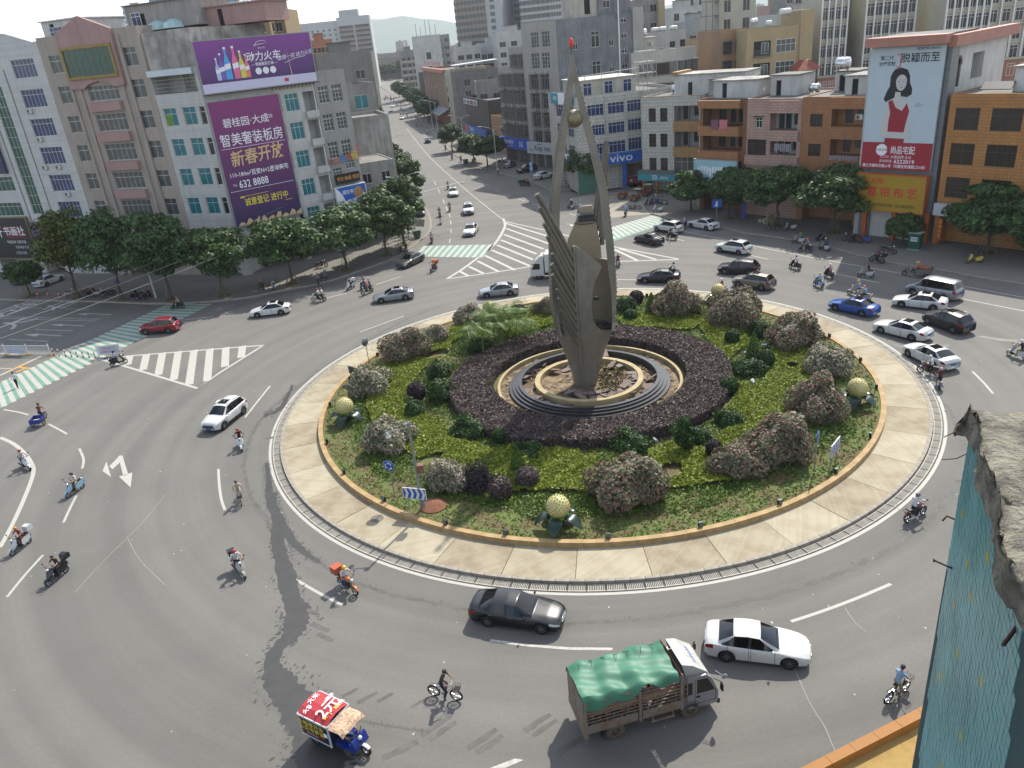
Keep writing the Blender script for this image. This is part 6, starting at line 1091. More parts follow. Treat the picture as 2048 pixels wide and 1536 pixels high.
def make_car(name,cat,L,W,wb,fo,top,belt,A0,A1,C1,C0,xb,roofw=.68,sill=.24,wr=.325,sun=True,rails=False,doors=2):
    hw=W/2;xa=(fo,fo+wb);ra=wr+.075
    wid=[(0,.66),(.1,.8),(.35,.92),(.8,.985),(1.3,1),(L-1.2,1),(L-.5,.97),(L-.12,.88),(L,.76)]
    xs=set(np.linspace(0,L,30).round(3)) | {.05,.14,A0,A1,C1,C0,xb-.05,xb+.05,A0+.04,A1-.04,C1+.05,C0-.05,L-.05,L-.14,L-.4,.5}
    for a in xa:xs |= {round(a+ra*cos(t),3) for t in np.linspace(0,pi,11)} | {round(a-ra-.012,3),round(a+ra+.012,3)}
    d1=xb-(1.08 if doors else .9);d2=min(xb+.98,fo+wb+.12);xs |= {round(d1,3),round(d2,3)}
    xs=sorted(x for x in xs if 0 <= x <= L);xs=[x for i,x in enumerate(xs) if i==0 or x-xs[i-1]>.006]
    S_=[]
    for x in xs:
        w=hw*interp(wid,x);zb=interp(belt,x);zt=interp(top,x);zl=sill+(.06 if x<.15 or x>L-.15 else 0)
        for a in xa:
            if abs(x-a)<ra:zl=max(zl,.31+math.sqrt(max(0,ra*ra-(x-a)**2)))
        zb=max(zb,zl+.03)
        if A0<x<C0:
            t=min(1,(x-A0)/(A1-A0),(C0-x)/(C0-C1));t=max(0,t);wro=hw*(.86*(1-t)+roofw*t)*min(1,interp(wid,x)*1.02);z6=zb+.02+(zt-.07-zb-.02)*t if zt>zb+.1 else zb+.02+(zt-zb)*.5*t
            rows=[(w*.93,zb+.02),(wro,z6),(wro*.9,zt-.03*t-.02),(wro*.5,zt+.005),(0,zt+.02)]
        else:rows=[(w*.95,min(zt,zb+.015)),(w*.86,min(zt,zb+.03)),(w*.72,zt-.02),(w*.4,zt+.005),(0,zt+.015)]
        lo=[(w-.14,zl+.005),(w*.965,zl),(w,zl+(zb-zl)*.34),(w*1.0,zl+(zb-zl)*.7),(w*.972,zb)]
        S_.append([(fo+wb/2-x,y,z) for y,z in lo+rows])
    parts={}
    def put(k,quad,flip):parts.setdefault(k,[]).append(quad[::-1] if flip else quad)
    for i in range(len(xs)-1):
        xm=(xs[i]+xs[i+1])/2
        for r in range(9):
            k='body'
            if r==5 and A0+.3*(A1-A0)<xm<C0-.22*(C0-C1):k='pillar' if abs(xm-xb)<.05 else ('side_window_f' if xm<xb else 'side_window_r')
            elif r >= 7 and A0+.03<xm<A1-.03:k='windscreen'
            elif r >= 7 and C1+.03<xm<C0-.03:k='rear_window'
            elif r==3 and .06<xm<.52:k='headlight'
            elif r==3 and L-.42<xm<L-.03:k='taillight'
            elif r in (1,2,3,4) and d1<xm<xb:k='door_f'
            elif r in (1,2,3,4) and xb<xm<d2 and doors:k='door_r'
            elif r==0:k='trim'
            for s in (1,-1):
                q=[S_[i][r],S_[i+1][r],S_[i+1][r+1],S_[i][r+1]];q=[(p[0],p[1]*s,p[2]) for p in q]
                kk=k+('+' if s>0 else '-') if k[:4] in ('side','door','head','tail') else k
                put(kk,q,s>0)
    for S0,fl in ((S_[0],0),(S_[-1],1)):
        for r in range(9):
            q=[S0[r],S0[r+1],(S0[r+1][0],-S0[r+1][1],S0[r+1][2]),(S0[r][0],-S0[r][1],S0[r][2])];put('body',q,fl)
    t=Car();t.parts=[];t.name=name;t.cat=cat;X=lambda x:fo+wb/2-x
    def weld(quads):
        m=MB();ix={};f=[]
        for q in quads:
            ids=[]
            for p in q:
                k=tuple(round(c,4) for c in p);
                if k not in ix:ix[k]=len(ix)
                if ix[k] not in ids:ids.append(ix[k])
            if len(ids)>2:f.append(ids)
        return m.add(list(ix),f,0,True)
    def add(nm,m,mats,child=()):t.parts.append((nm,m.data(nm,mats) if isinstance(m,MB) else m,child))
    for k,q in parts.items():
        nm=k.rstrip('+-').replace('_f','').replace('_r','') if k[:4] in ('side','door') else k.rstrip('+-');m=weld(q)
        mt={'body':white_c,'door':white_c,'pillar':trim,'trim':trim,'headlight':lampw,'taillight':lampr}.get(nm,cglass)
        if nm=='door':
            s=1 if k[-1]=='+' else -1;xl=sorted({round(p[0],3) for p_ in q for p in p_});i0=min(range(len(xs)),key=lambda i:abs(X(xs[i])-xl[0]));i1=min(range(len(xs)),key=lambda i:abs(X(xs[i])-xl[-1]));sm=MB();m.s=m.s
            for ii in (i0,i1):
                A=[(S_[ii][r][0]-.009,s*(S_[ii][r][1]+.004),S_[ii][r][2]) for r in range(1,6)];B=[(S_[ii][r][0]+.009,s*(S_[ii][r][1]+.004),S_[ii][r][2]) for r in range(1,6)];m.add(A+B,[(i,i+1,6+i,5+i) for i in range(4)],1)
            yb=max(abs(p[1]) for p_ in q for p in p_);hx_=xl[0]+.18;hz=interp(belt,fo+wb/2-hx_)-.1;h=MB().cb((hx_,s*(yb+.012),hz),(.18,.03,.03));add('door',m,[white_c,seam_m],(('handle',h.data('handle',white_c)),));continue
        if nm=='trim':nm='underbody';m.bx(X(L-.2),X(.2),-hw+.2,hw-.2,.2,.42)
        add(nm,m,mt)
    # wheels
    ty=MB().lathe([(wr*.66,-.1),(wr*.96,-.105),(wr,-.08),(wr,.08),(wr*.96,.105),(wr*.66,.1)],20,0,axis='y');rm=MB().lathe([(wr*.68,-.06),(wr*.68,.09),(wr*.62,.085),(wr*.6,.03),(0,.03)],20,0,axis='y')
    for i in range(7):a=2*pi*i/7;rm.cb((wr*.34*cos(a),.07,wr*.34*sin(a)),(wr*.62,.03,.055),1,0,0,-a)
    rm.lathe([(.07,.085),(0,.09)],8,1,axis='y');ty=ty.data('wheel',tyre_m);rm=rm.data('rim',[trim,rim_m]);t.wheels=(ty,rm,[(X(a),s*(hw-.125),s) for a in xa for s in (1,-1)],wr);t.wb=wb
    for s in (1,-1):add('mirror',MB().sph((X(A0+.5*(A1-A0)*.75)+.02,s*(hw+.06),interp(belt,A0+.4)+.1),.1,8,6,0,(.6,1.1,.75)),white_c)
    zf=interp(top,.1);add('grille',MB().cb((X(-.004),0,zf-.2),(.05,hw*1.0,.16)).cb((X(.03),0,.36),(.05,hw*1.2,.14)),[trim]);add('chrome_bar',MB().cb((X(-.014),0,zf-.19),(.05,hw*.8,.03)),chrome)
    add('number_plate',MB().cb((X(-.035),0,.47),(.02,.44,.14)),plate_b);zr=interp(belt,L-.05)-.14;add('number_plate',MB().cb((X(L+.008),0,zr-.06),(.03,.44,.14)),plate_b)
    if sun:add('sunroof',MB().bx(X(A1+.95),X(A1+.25),-hw*.4,hw*.4,interp(top,A1+.5)+.012,interp(top,A1+.5)+.03),cglass)
    if rails:[add('roof_rail',MB().tube([(X(A1+.15),s*hw*.62,interp(top,A1+.3)),(X(A1+.3),s*hw*.63,interp(top,A1+.3)+.06),(X(C1-.2),s*hw*.63,interp(top,C1-.2)+.05),(X(C1-.05),s*hw*.62,interp(top,C1)-.01)],.02,5),chrome) for s in (1,-1)]
    if rails:add('sill_cladding',MB().bx(X(fo+wb-ra-.03),X(fo+ra+.03),hw*.94,hw+.012,sill-.02,sill+.13).bx(X(fo+wb-ra-.03),X(fo+ra+.03),-hw-.012,-hw*.94,sill-.02,sill+.13),trim)
    add('wiper',MB().cb((X(A0+.1),.2,interp(top,A0+.1)+.03),(.03,.6,.015),ry=-.5),trim);return t
sed_top=[(0,.56),(.05,.68),(.2,.75),(.7,.86),(1.32,.95),(2.2,1.42),(2.7,1.47),(3.3,1.43),(4.02,1.07),(4.48,1.03),(4.58,.96),(4.62,.7)]
SED=make_car('sedan','car',4.62,1.8,2.7,.92,sed_top,[(0,.5),(.1,.6),(.5,.72),(1.3,.86),(3.9,.95),(4.4,.94),(4.62,.8)],1.32,2.2,3.3,4.02,2.62)
SED2=make_car('sedan','car',4.8,1.83,2.8,.95,[(0,.58),(.05,.7),(.2,.78),(.7,.89),(1.4,.97),(2.3,1.43),(2.8,1.47),(3.5,1.42),(4.25,1.08),(4.65,1.06),(4.76,.98),(4.8,.7)],[(0,.5),(.1,.62),(.5,.74),(1.4,.88),(4.0,.98),(4.6,.95),(4.8,.8)],1.4,2.3,3.5,4.25,2.75,wr=.335)
SUV=make_car('suv','car',4.5,1.84,2.68,.9,[(0,.66),(.04,.84),(.2,.95),(.7,1.02),(1.2,1.08),(1.98,1.6),(2.6,1.68),(3.9,1.6),(4.34,1.14),(4.44,1.05),(4.5,.75)],[(0,.6),(.1,.76),(.5,.88),(1.2,1.0),(4.0,1.1),(4.5,.95)],1.2,1.98,3.9,4.34,2.5,roofw=.7,sill=.3,wr=.36,rails=True)
VAN=make_car('van','van',5.1,1.86,3.0,.95,[(0,.62),(.05,.78),(.2,.9),(.5,1.0),(.9,1.1),(1.75,1.82),(2.3,1.92),(4.7,1.88),(4.98,1.2),(5.05,1.05),(5.1,.7)],[(0,.55),(.1,.7),(.5,.9),(.9,1.0),(4.8,1.12),(5.1,1.0)],.9,1.75,4.7,4.98,2.2,roofw=.78,sill=.28,wr=.33,sun=False)
def car(t,p,col,label,sunroof=None,group='cars on the roundabout'):
    o=E('parked_car' if 'parked' in label else t.name,label,t.cat,(p[0],p[1],p[3] if len(p)>3 else 0),p[2],group)
    for nm,d,ch in t.parts:
        if nm=='sunroof' and sunroof is False:continue
        q=O(nm,d,o)
        if nm in ('body','door','mirror'):paint(q,0,col)
        for cn,cdt in ch:c=O(cn,cdt,q);paint(c,0,col if t is not SED2 else chrome)
    ty,rm,pos,wr=t.wheels
    for x,y,s in pos:
        w=O('wheel',ty,o,(x,y,wr));
        if s<0:w.rotation_euler.z=pi
        O('rim',rm,w)
    return o
CARS=((SED2,(-0.84,30.76,-0.334),black_c,'black sedan rounding the front of the island in front of the motorcycle',False),(SED,(10.02,26.92,-0.306),white_c,'white sedan beside the livestock truck at the front',False),(SUV,(-23.95,58.09,-1.888),white_c,'white suv with twin roof windows left of the island',True),(SUV,(-39.06,83.86,3.03),red_c,'red suv on the left zebra crossing',False),
    (SED,(-27.11,86.24,-3.069),white_c,'white sedan with dark sunroof left of the silver sedan by the pavement',True),(SED2,(-12.81,86.98,-3.038),silver_c,'silver sedan on the left side beside the two passenger motorcycle',True),(SED2,(-11.98,102.14,-2.132),grey_c,'grey sedan leaving the north zebra crossing',False),(SED,(-0.47,84.69,3.121),silver_c,'silver sedan directly left of the sculpture',False),
    (SED2,(-3.88,116.6,-1.729),white_c,'white sedan nearest the north zebra crossing',True),(SUV,(-4.39,131.92,-1.532),white_c,'white suv second in the line coming down the north road',True),(SED,(-7.45,149.85,-1.503),white_c,'white sedan third in the line coming down the north road',True),(SED,(-17.6,239.41,1.664),dark_c,'dark blue sedan driving away up the north road',False),
    (SED,(20.08,100.74,2.112),black_c,'black sedan with sun glint on its rear window before the right zebra crossing',False),(SUV,(23.83,105.67,2.189),white_c,'white suv on the right zebra crossing',True),(SED2,(28.68,105.69,2.128),white_c,'white sedan at the kerb right of the right zebra crossing',False),(SUV,(28.83,92.25,2.247),white_c,'white suv alone in the middle of the right road',True),
    (SUV,(26.87,83.76,2.579),black_c,'black suv behind the brown suv',False),(SUV,(26.81,78.4,2.327),brown_c,'brown grey suv half behind a reddish oleander',True),(SED2,(17.71,83.77,2.806),black_c,'old black sedan behind the far island kerb with a scooter beyond it',False),(SED,(33.04,68.38,2.17),blue_c,'bright blue sedan beside the island kerb at the right',True),(VAN,(41.75,70.47,2.153),silver_c,'silver grey minivan on the right road',None),
    (SED,(39.08,67.91,2.461),white_c,'white sedan between the silver minivan and the black suv',True),(SUV,(38.67,62.34,1.87),black_c,'large black suv with roof rails at the right',True),(SED2,(34.29,61.72,2.141),white_c,'white sedan just below the blue sedan',True),(SED2,(33.61,55.89,1.79),white_c,'white sedan nearest the right kerb with two riders at its rear',True))
for c in CARS:car(*c[:4],sunroof=c[4])
for t,p,c,lb in ((SED,(4.54,176.71,1.21),silver_c,'silver sedan parked nose in before the blue carrier shop'),(SUV,(7.73,167.28,-2.738),black_c,'black suv parked before the carrier shop'),(SED,(10.66,157.52,0.563),white_c,'white sedan parked before the white sign shop'),(SED2,(23.53,147.89,1.634),silver_c,'silver sedan parked before the blue phone shop'),(SED2,(-65.69,111.48,1.297),white_c,'white sedan parked before the mauve shop sign'),(SUV,(-70.67,114.28,1.402),dark_c,'dark suv parked at the far left under the small tree'),(SUV,(-12.96,133.76,-1.43),black_c,'dark car parked under the trees of the north road')):
    car(t,(*p,.15),c,lb,False,'cars parked on the pavements')
for i,(p,c) in enumerate((((-33.17,328.17,-1.454),white_c),((-44.54,401.0,-1.448),white_c),((-42.32,373.28,-1.453),white_c),((-76.68,619.93,-1.447),silver_c))):car(SED,p,c,('white car far up the north road nearest the junction','white car third up the north road','white car second up the north road','silver car at the far end of the north road')[i],False)
for i in range(5):car(SED,(-113+i*9,716+(i % 2)*6,random.uniform(-.3,.3)),(white_c,silver_c,black_c)[i % 3],'car in the row crossing the far end of the north road',False,'cars crossing the far end')

# ---- livestock truck: silver cab, slatted cargo cage under a green tarpaulin
cab_m=M('silver cab paint','85868a',.4,.15,1,metal=.3,streak=.2);rust_m=M('dirty grey steel','7d756a',.8,.3,2,col2='6b5746',bump=.1);mud_m=M('muddy tyre','5a5144',.95,.25,4);tarp=M('green tarpaulin','3a6b54',.55,.15,.8,bump=.1,bs=5)
tp=(4.27,24.26,0.206)
T_=E('livestock_truck','silver truck carrying pigs under a crumpled green tarpaulin','truck',(tp[0],tp[1],0),tp[2])
TW=.98;xr,xf=-3.0,1.25     # cargo from xr to xf, wheel axles at +-1.68
m=MB();cabp=[(1.35,.55),(1.2,.62),(1.2,2.1),(1.45,2.25),(2.35,2.22),(2.62,1.95),(2.86,1.3),(2.92,1.2),(2.95,.6),(2.85,.5),(2.1,.5)];m.xz(cabp,-TW,TW);cb_=m.obj('cab',cab_m,T_)
MB().add([(2.44,-.88,2.12),(2.44,.88,2.12),(2.87,.9,1.32),(2.87,-.9,1.32)],[(0,1,2,3)]).obj('windscreen',cglass,T_,(.03,0,.01))
for s in (-1,1):
    y=s*(TW+.006);f=[(0,1,2,3)];f2=[(3,2,1,0)]
    MB().add([(1.95,y,1.28),(2.78,y,1.28),(2.42,y,2.02),(1.95,y,2.05)],f if s<0 else f2).obj('side_window',cglass,T_);MB().add([(1.38,y,1.3),(1.75,y,1.3),(1.75,y,1.98),(1.38,y,1.98)],f if s<0 else f2).obj('side_window',cglass,T_)
    d=MB().bx(1.86,1.875,y-.004,y+.004,.7,2.1).bx(2.8,2.815,y-.004,y+.004,.7,1.3).bx(1.86,2.8,y-.003,y+.003,.72,.735);dd=d.obj('door_seam',seam_m,T_);MB().cb((2.0,s*(TW+.02),1.12),(.2,.04,.05)).obj('handle',trim,T_)
    mr=MB().tube([(2.7,s*TW,1.9),(2.95,s*(TW+.28),1.85),(2.95,s*(TW+.28),1.5)],.018,5);mr.cb((2.93,s*(TW+.28),1.62),(.06,.2,.34));mr.obj('mirror',trim,T_);MB().bx(2.9,2.985,s*.62-.2,s*.62+.2,.82,1.02).obj('headlight',lampw,T_)
    MB().lathe([(.5,-.02),(.5,.03),(.42,.03),(.42,-.02)],14,0,(1.68,s*(TW+.0),.45),axis='y',a0=.1,a1=pi-.1).obj('wheel_arch',trim,T_)
MB().bx(2.9,3.02,-TW,TW,.42,.68).obj('bumper',trim,T_);MB().bx(2.92,2.97,-.5,.5,.85,1.1).obj('grille',trim,T_);MB().cb((3.035,0,.6),(.02,.44,.14)).obj('number_plate',plate_b,T_)
df=MB().add([(1.5,-.82,2.26),(2.5,-.85,2.2),(2.5,.85,2.2),(1.5,.82,2.26),(1.35,-.8,2.9),(1.35,.8,2.9),(1.8,-.84,2.75),(1.8,.84,2.75)],[(4,6,7,5),(6,1,2,7),(0,1,6,4),(3,5,7,2)]).obj('wind_deflector',M('deflector white','9c9c97',.5,.15,2),T_)
t_=MB().mesh(text('AUMARK',.26),Matrix.Translation((2.12,0,2.51)) @ Matrix.Rotation(radians(39),4,'Y') @ Matrix.Rotation(radians(90),4,'Z'));t_.obj('lettering',M('blue print','2a5cae'),df)
MB().tube([(2.88,-.75,2.05),(3.1,-1.1,2.0)],.015,4).sph((3.12,-1.12,2.0),.13,8,6,0,(1,.5,1)).obj('round_mirror',M('mirror grey','77797a',.3),T_)
MB().bx(xr,1.2,-.42,.42,.42,.62).obj('chassis',trim,T_);MB().bx(xr,xf,-1.05,1.05,.8,.9).obj('load_floor',rust_m,T_)
wt_=MB().lathe([(.2,-.12),(.4,-.12),(.42,-.09),(.42,.09),(.4,.12),(.2,.12)],20,0,axis='y').data('wheel',mud_m);wr_=MB().lathe([(.25,.1),(.22,.03),(.1,.03),(.09,.1),(0,.11)],14,0,axis='y').data('rim',mud_m)
for x in (1.68,-1.68):
    for s in (1,-1):w=O('wheel',wt_,T_,(x,s*.86,.42));w.rotation_euler.z=0 if s>0 else pi;O('rim',wr_,w)
for s in (-1,1):
    y=s*1.05
    for i,(z0,z1) in enumerate(((.9,1.28),)):
        d=MB().bx(xr+.05,-.72,y-.03,y+.03,z0,z1);[d.bx(xr+.15+j*.22,xr+.2+j*.22,y-.045,y+.045,z0,z1) for j in range(10)];d.obj('drop_side',rust_m,T_);d=MB().bx(-.52,xf-.05,y-.03,y+.03,z0,z1);[d.bx(-.42+j*.22,-.37+j*.22,y-.045,y+.045,z0,z1) for j in range(8)];d.obj('drop_side',rust_m,T_)
    for x in (xr+.03,-.62,xf-.03):MB().bx(x-.06,x+.06,y-.05,y+.05,.75,2.55).obj('post',rust_m,T_)
    for j in range(7):
        z=1.42+j*.17;rl=MB().bx(xr+.1,-.68,y-.015,y+.015,z-.02,z+.02).bx(-.56,xf-.1,y-.015,y+.015,z-.02,z+.02);[rl.bx(x-.015,x+.015,y-.014,y+.014,z-.17,z-.02) for x in np.arange(xr+.35+(j % 2)*.3,xf-.1,.6)];rl.obj('rail',rust_m if j not in (3,) else M('yellowed steel','857a55',.8,.3,2),T_)
    MB().bx(-.1,.95,s*.95-.03,s*.95+.03,.35,.43).bx(-.05,.0,s*.95-.03,s*.95+.03,.43,.8).bx(.85,.9,s*.95-.03,s*.95+.03,.43,.8).obj('side_guard',rust_m,T_);MB().cb((-2.25,s*.86,.55),(.02,.32,.42),ry=.2).obj('mud_flap',trim,T_)
ld=MB();[ld.bx(1.3+k*.17,1.34+k*.17,-1.04,-1.0,.9,2.4) for k in (0,1)];[ld.bx(1.3,1.5,-1.04,-1.0,1+.25*k,1.03+.25*k) for k in range(6)];ld.obj('ladder',rust_m,T_)
for s in (-1,1):MB().bx(xr-.05,xr,min(0,s*1.05)+.02,max(0,s*1.05)-.02,.9,2.55).obj('tail_door',rust_m,T_)
MB().bx(xr-.06,xr+.1,-1.08,1.08,.55,.9).obj('rear_beam',rust_m,T_);MB().bx(xf,xf+.06,-1.05,1.05,.9,2.6).obj('headboard',rust_m,T_);fb=MB().cyl((xf,-1.1,2.62),(xf,1.1,2.62),.04,n=6);fb.obj('front_bar',M('rusty bar','6b4a3a',.8,.3),T_)
# crumpled sheet
nx,ny=46,26;V=[]
for i in range(nx+1):
    for j in range(ny+1):
        u,v=i/nx,j/ny;x=xr-.06+(xf-.1-xr)*u;y=(v-.5)*2.34;e=abs(v-.5)*2
        z=2.6+.16*(1-e**2)+.06*sin(u*21+1.5*sin(v*5))*(.4+e)+.05*sin(u*9+v*7)+.03*sin(v*23+u*11)+.045*abs(sin(u*13.5))-(.34+.24*sin(u*6.1+.5)+.12*sin(u*17))*max(0,e-.86)/.14*(1 if v<.5 else .7)
        yy=max(-1.13,min(1.13,y))+(.03*sin(u*30) if e>.9 else 0);V.append((x+.02*sin(v*17),yy,z))
MB().add(V,[(i*(ny+1)+j,(i+1)*(ny+1)+j,(i+1)*(ny+1)+j+1,i*(ny+1)+j+1) for i in range(nx) for j in range(ny)],0,True).obj('tarpaulin',tarp,T_)
rp=MB();[rp.tube([(xr+.2+k*.55,1.1,2.5),(xr+.45+k*.55,.75,2.83),(xr+.3+k*.55,.4,2.88)],.012,4) for k in range(7)];[rp.tube([(xr+.5+k*.55,1.1,2.5),(xr+.35+k*.55,.7,2.83)],.012,4) for k in range(7)];rp.obj('rope',trim,T_)
# the pigs
pig_m=M('pig skin','8f6f66',.7,.25,3)
def pig_mesh():
    m=MB();m.tube([(-.52,0,.52),(-.46,0,.55),(-.2,0,.58),(.1,0,.57),(.36,0,.56),(.5,0,.57),(.66,0,.52),(.76,0,.47)],[.08,.2,.24,.25,.22,.17,.11,.07],12)
    for x,s in ((-.36,1),(-.36,-1),(.28,1),(.28,-1)):m.tube([(x,s*.13,.45),(x+(.03 if x<0 else -.02),s*.14,.22),(x-.01,s*.14,0)],[.09,.05,.035],7)
    for s in (1,-1):m.add([(.5,s*.07,.7),(.6,s*.14,.68),(.62,s*.12,.58),(.55,s*.05,.66)],[(0,1,2,3)])
    m.tube([(-.53,0,.56),(-.6,.03,.52),(-.58,-.02,.47)],.015,5);return m.data('pig',pig_m)
pgd=pig_mesh();ca,sa=cos(tp[2]),sin(tp[2])
for i in range(10):
    x,y=xr+.7+(i % 5)*.78,-.55 if i<5 else .45;o=tag(O('pig',pgd,None,(tp[0]+x*ca-y*sa,tp[1]+x*sa+y*ca,.9),tp[2]+random.choice((0,pi))+random.uniform(-.25,.25)),'pink grey pig standing behind the rails of the livestock truck','pig','pigs in the livestock truck');o.scale=(1,1,1.1)
# ---- white box truck behind the sculpture
bp_=(6.6,89.66,2.959)
B_=E('box_truck','white box truck half hidden behind the sculpture','truck',(bp_[0],bp_[1],0),bp_[2]);tw2=M('truck white','b0b0ac',.45,.1)
MB().xz([(1.3,.5),(1.3,2.2),(2.3,2.25),(2.6,1.95),(2.85,1.3),(2.92,.5)],-.98,.98).obj('cab',tw2,B_);MB().xz([(1.3,2.2),(1.35,2.9),(1.7,2.8),(2.3,2.27)],-.9,.9).obj('wind_deflector',tw2,B_);MB().bx(-3,1.15,-1.1,1.1,.9,3.1).obj('cargo_box',tw2,B_);MB().bx(-3,2.5,-.5,.5,.4,.9).obj('chassis',trim,B_)
MB().add([(2.42,-.88,2.12),(2.42,.88,2.12),(2.86,.9,1.32),(2.86,-.9,1.32)],[(0,1,2,3)]).obj('windscreen',cglass,B_,(.04,0,.01))
for s in (-1,1):y=s*.987;MB().add([(1.75,y,1.28),(2.72,y,1.28),(2.4,y,2.0),(1.75,y,2.0)],[(0,1,2,3) if s<0 else (3,2,1,0)]).obj('side_window',cglass,B_);MB().bx(2.85,2.95,s*.65-.2,s*.65+.2,.8,1).obj('headlight',lampw,B_);MB().tube([(2.5,s*.98,2),(2.8,s*1.2,1.9),(2.8,s*1.2,1.5)],.03,5).obj('mirror',trim,B_)
MB().bx(2.85,3.0,-.98,.98,.4,.65).obj('bumper',tw2,B_);MB().bx(2.86,2.96,-.55,.55,.85,1.12).obj('grille',trim,B_)
for x in (1.9,-1.6):
    for s in (1,-1):w=O('wheel',SUV.wheels[0],B_,(x,s*.86,.4));w.scale=(1.1,1.1,1.1);w.rotation_euler.z=0 if s>0 else pi;O('rim',SUV.wheels[1],w)
# ---- advertising tricycle at the front
ap=(-9.02,24.34,-0.58)
A_=E('advertising_tricycle','three wheeled delivery cart with red lettered roof and black poster sides','tricycle',(ap[0]-.0,ap[1],0),ap[2]);bl=M('cart blue','1a2f78',.45,.15,2);wf=M('white frame strip','b2b8bd',.5,.05)
ar=M('red roof sheet','9c2b30',.5,.1,1.5);m=MB();ys=[-.68,-.35,0,.35,.68];zs=[1.62,1.78,1.83,1.78,1.62];m.add([(x,y,z) for x in (-1.35,.35) for y,z in zip(ys,zs)],[(i,5+i,6+i,i+1) for i in range(4)],0);m.obj('roof_sheet',ar,A_)
MB().bx(-1.33,.33,-.65,.65,.5,1.6).obj('cargo_box',M('cart navy','14162b',.5,.1),A_);fs=MB();[fs.bx(x-.03,x+.03,-.7,.7,1.57,1.64) for x in (-1.35,.35)];[fs.bx(-1.37,.37,s*.69-.02,s*.69+.02,1.57,1.64) for s in (1,-1)];[fs.bx(.32,.38,s*.67-.03,s*.67+.03,.45,1.6) for s in (1,-1)];[fs.bx(-1.35,.35,s*.67-.015,s*.67+.015,.45,.49) for s in (1,-1)];fs.obj('edge_strip',wf,A_)
for s in (-1,1):
    yy=s*.655;R_=Matrix.Translation((-.5,yy+s*.006,0)) @ (UP if s<0 else Matrix.Rotation(pi,4,'Z') @ UP)
    m=MB();[m.mesh(text(tx,sz,.006),R_ @ Matrix.Translation((x,z,0))) for tx,sz,x,z in (('小程序开发',.3,-.2,1.2),('公众号商城',.3,-.2,.9))];m.obj('yellow_lettering',tx_y,A_);m=MB();[m.mesh(text(tx,sz),R_ @ Matrix.Translation((x,z,0))) for tx,sz,x,z in (('公众号运营 微信商城开发',.13,0,1.48),('电话 0759-6633',.1,-.2,.66))];m.mesh(([(-.1,.0,.001),(.1,.0,.001),(.1,.22,.001),(-.1,.22,.001)],[(0,1,2,3)]),R_ @ Matrix.Translation((.62,.9,0)));m.obj('white_lettering',tx_w,A_);m=MB().mesh(([(-.8,.0,-.002),(.45,.0,-.002),(.45,.16,-.002),(-.8,.16,-.002)],[(0,1,2,3)]),R_ @ Matrix.Translation((0,.58,0)));m.obj('red_strip',M('dark red print','5f1a1f'),A_)
m=MB()
for tx,sz,x,y,z,k in (('2元',.75,-.15,.02,1.86,1.57),('大米',.3,-1.1,.1,1.85,1.57),('小程序',.22,-.55,.42,1.8,1.57),('火锅',.26,-.95,-.4,1.8,1.57),('米米',.24,.1,.45,1.8,1.57)):m.mesh(text(tx,sz,.01),Matrix.Translation((x,y,z)) @ Matrix.Rotation(k,4,'Z') @ Matrix.Rotation(0 if abs(y)<.15 else (-.25 if y<0 else .25)*0,4,'X'))
m.obj('roof_lettering',tx_w,A_);m=MB();[m.mesh(text(tx,.2,.012),Matrix.Translation((x,y,1.845)) @ Matrix.Rotation(1.57,4,'Z')) for tx,x,y in (('特价',.15,.3),('厂',.18,-.1),('快',.1,-.45))];m.obj('yellow_roof_lettering',tx_y,A_)
V=[(x,y,1.62-.04*(x-.35)+.03*sin(x*9)+.03*sin(y*8)-(.09 if abs(y)>.62 else 0)-(.12 if x>1.15 else 0)) for x in np.linspace(.3,1.2,9) for y in np.linspace(-.68,.68,9)]
MB().add(V,[(i*9+j,(i+1)*9+j,(i+1)*9+j+1,i*9+j+1) for i in range(8) for j in range(8)],0,True).obj('canopy',M('flowered canopy cloth','a58668',.8,.35,9,col2='b59c86'),A_)
MB().bx(.35,.8,-.45,.45,.35,.6).obj('seat_box',bl,A_);MB().xz([(.8,.3),(1.35,.3),(1.5,.55),(1.35,.95),(1.25,.95),(1.3,.55),(.8,.42)],-.4,.4).obj('front_body',bl,A_);MB().bx(-1.3,1.3,-.2,.2,.28,.36).obj('chassis',trim,A_);MB().tube([(1.2,-.36,1.08),(1.3,-.15,1.02),(1.3,.15,1.02),(1.2,.36,1.08)],.022,6).tube([(1.3,0,1.02),(1.62,0,.3)],.03,6).obj('handlebar',trim,A_)
sw_=MB().lathe([(.17,-.05),(.26,-.055),(.28,0),(.26,.055),(.17,.05)],16,0,axis='y').data('wheel',tyre_m);swr=MB().lathe([(.17,-.04),(.17,.04)],14,0,axis='y');[swr.cb((.09*cos(a),0,.09*sin(a)),(.17,.03,.02),0,0,0,-a) for a in np.linspace(0,2*pi,7)[:-1]];swr=swr.data('rim',rim_m)
for x,y in ((1.62,0),(-.75,.55),(-.75,-.55)):O('rim',swr,O('wheel',sw_,A_,(x,y,.28)))
MB().lathe([(.3,-.08),(.33,0),(.3,.08)],8,0,(1.62,0,.28),axis='y',a0=.7,a1=2.3).obj('mudguard',M('cart white','b0b2b3',.4,.1),A_);MB().sph((1.42,0,.9),.1,8,6).obj('headlight',lampw,A_)
for s in (1,-1):MB().cyl((.38,s*.62,.5),(1.15,s*.6,1.55),.02,n=5).obj('post',trim,A_)

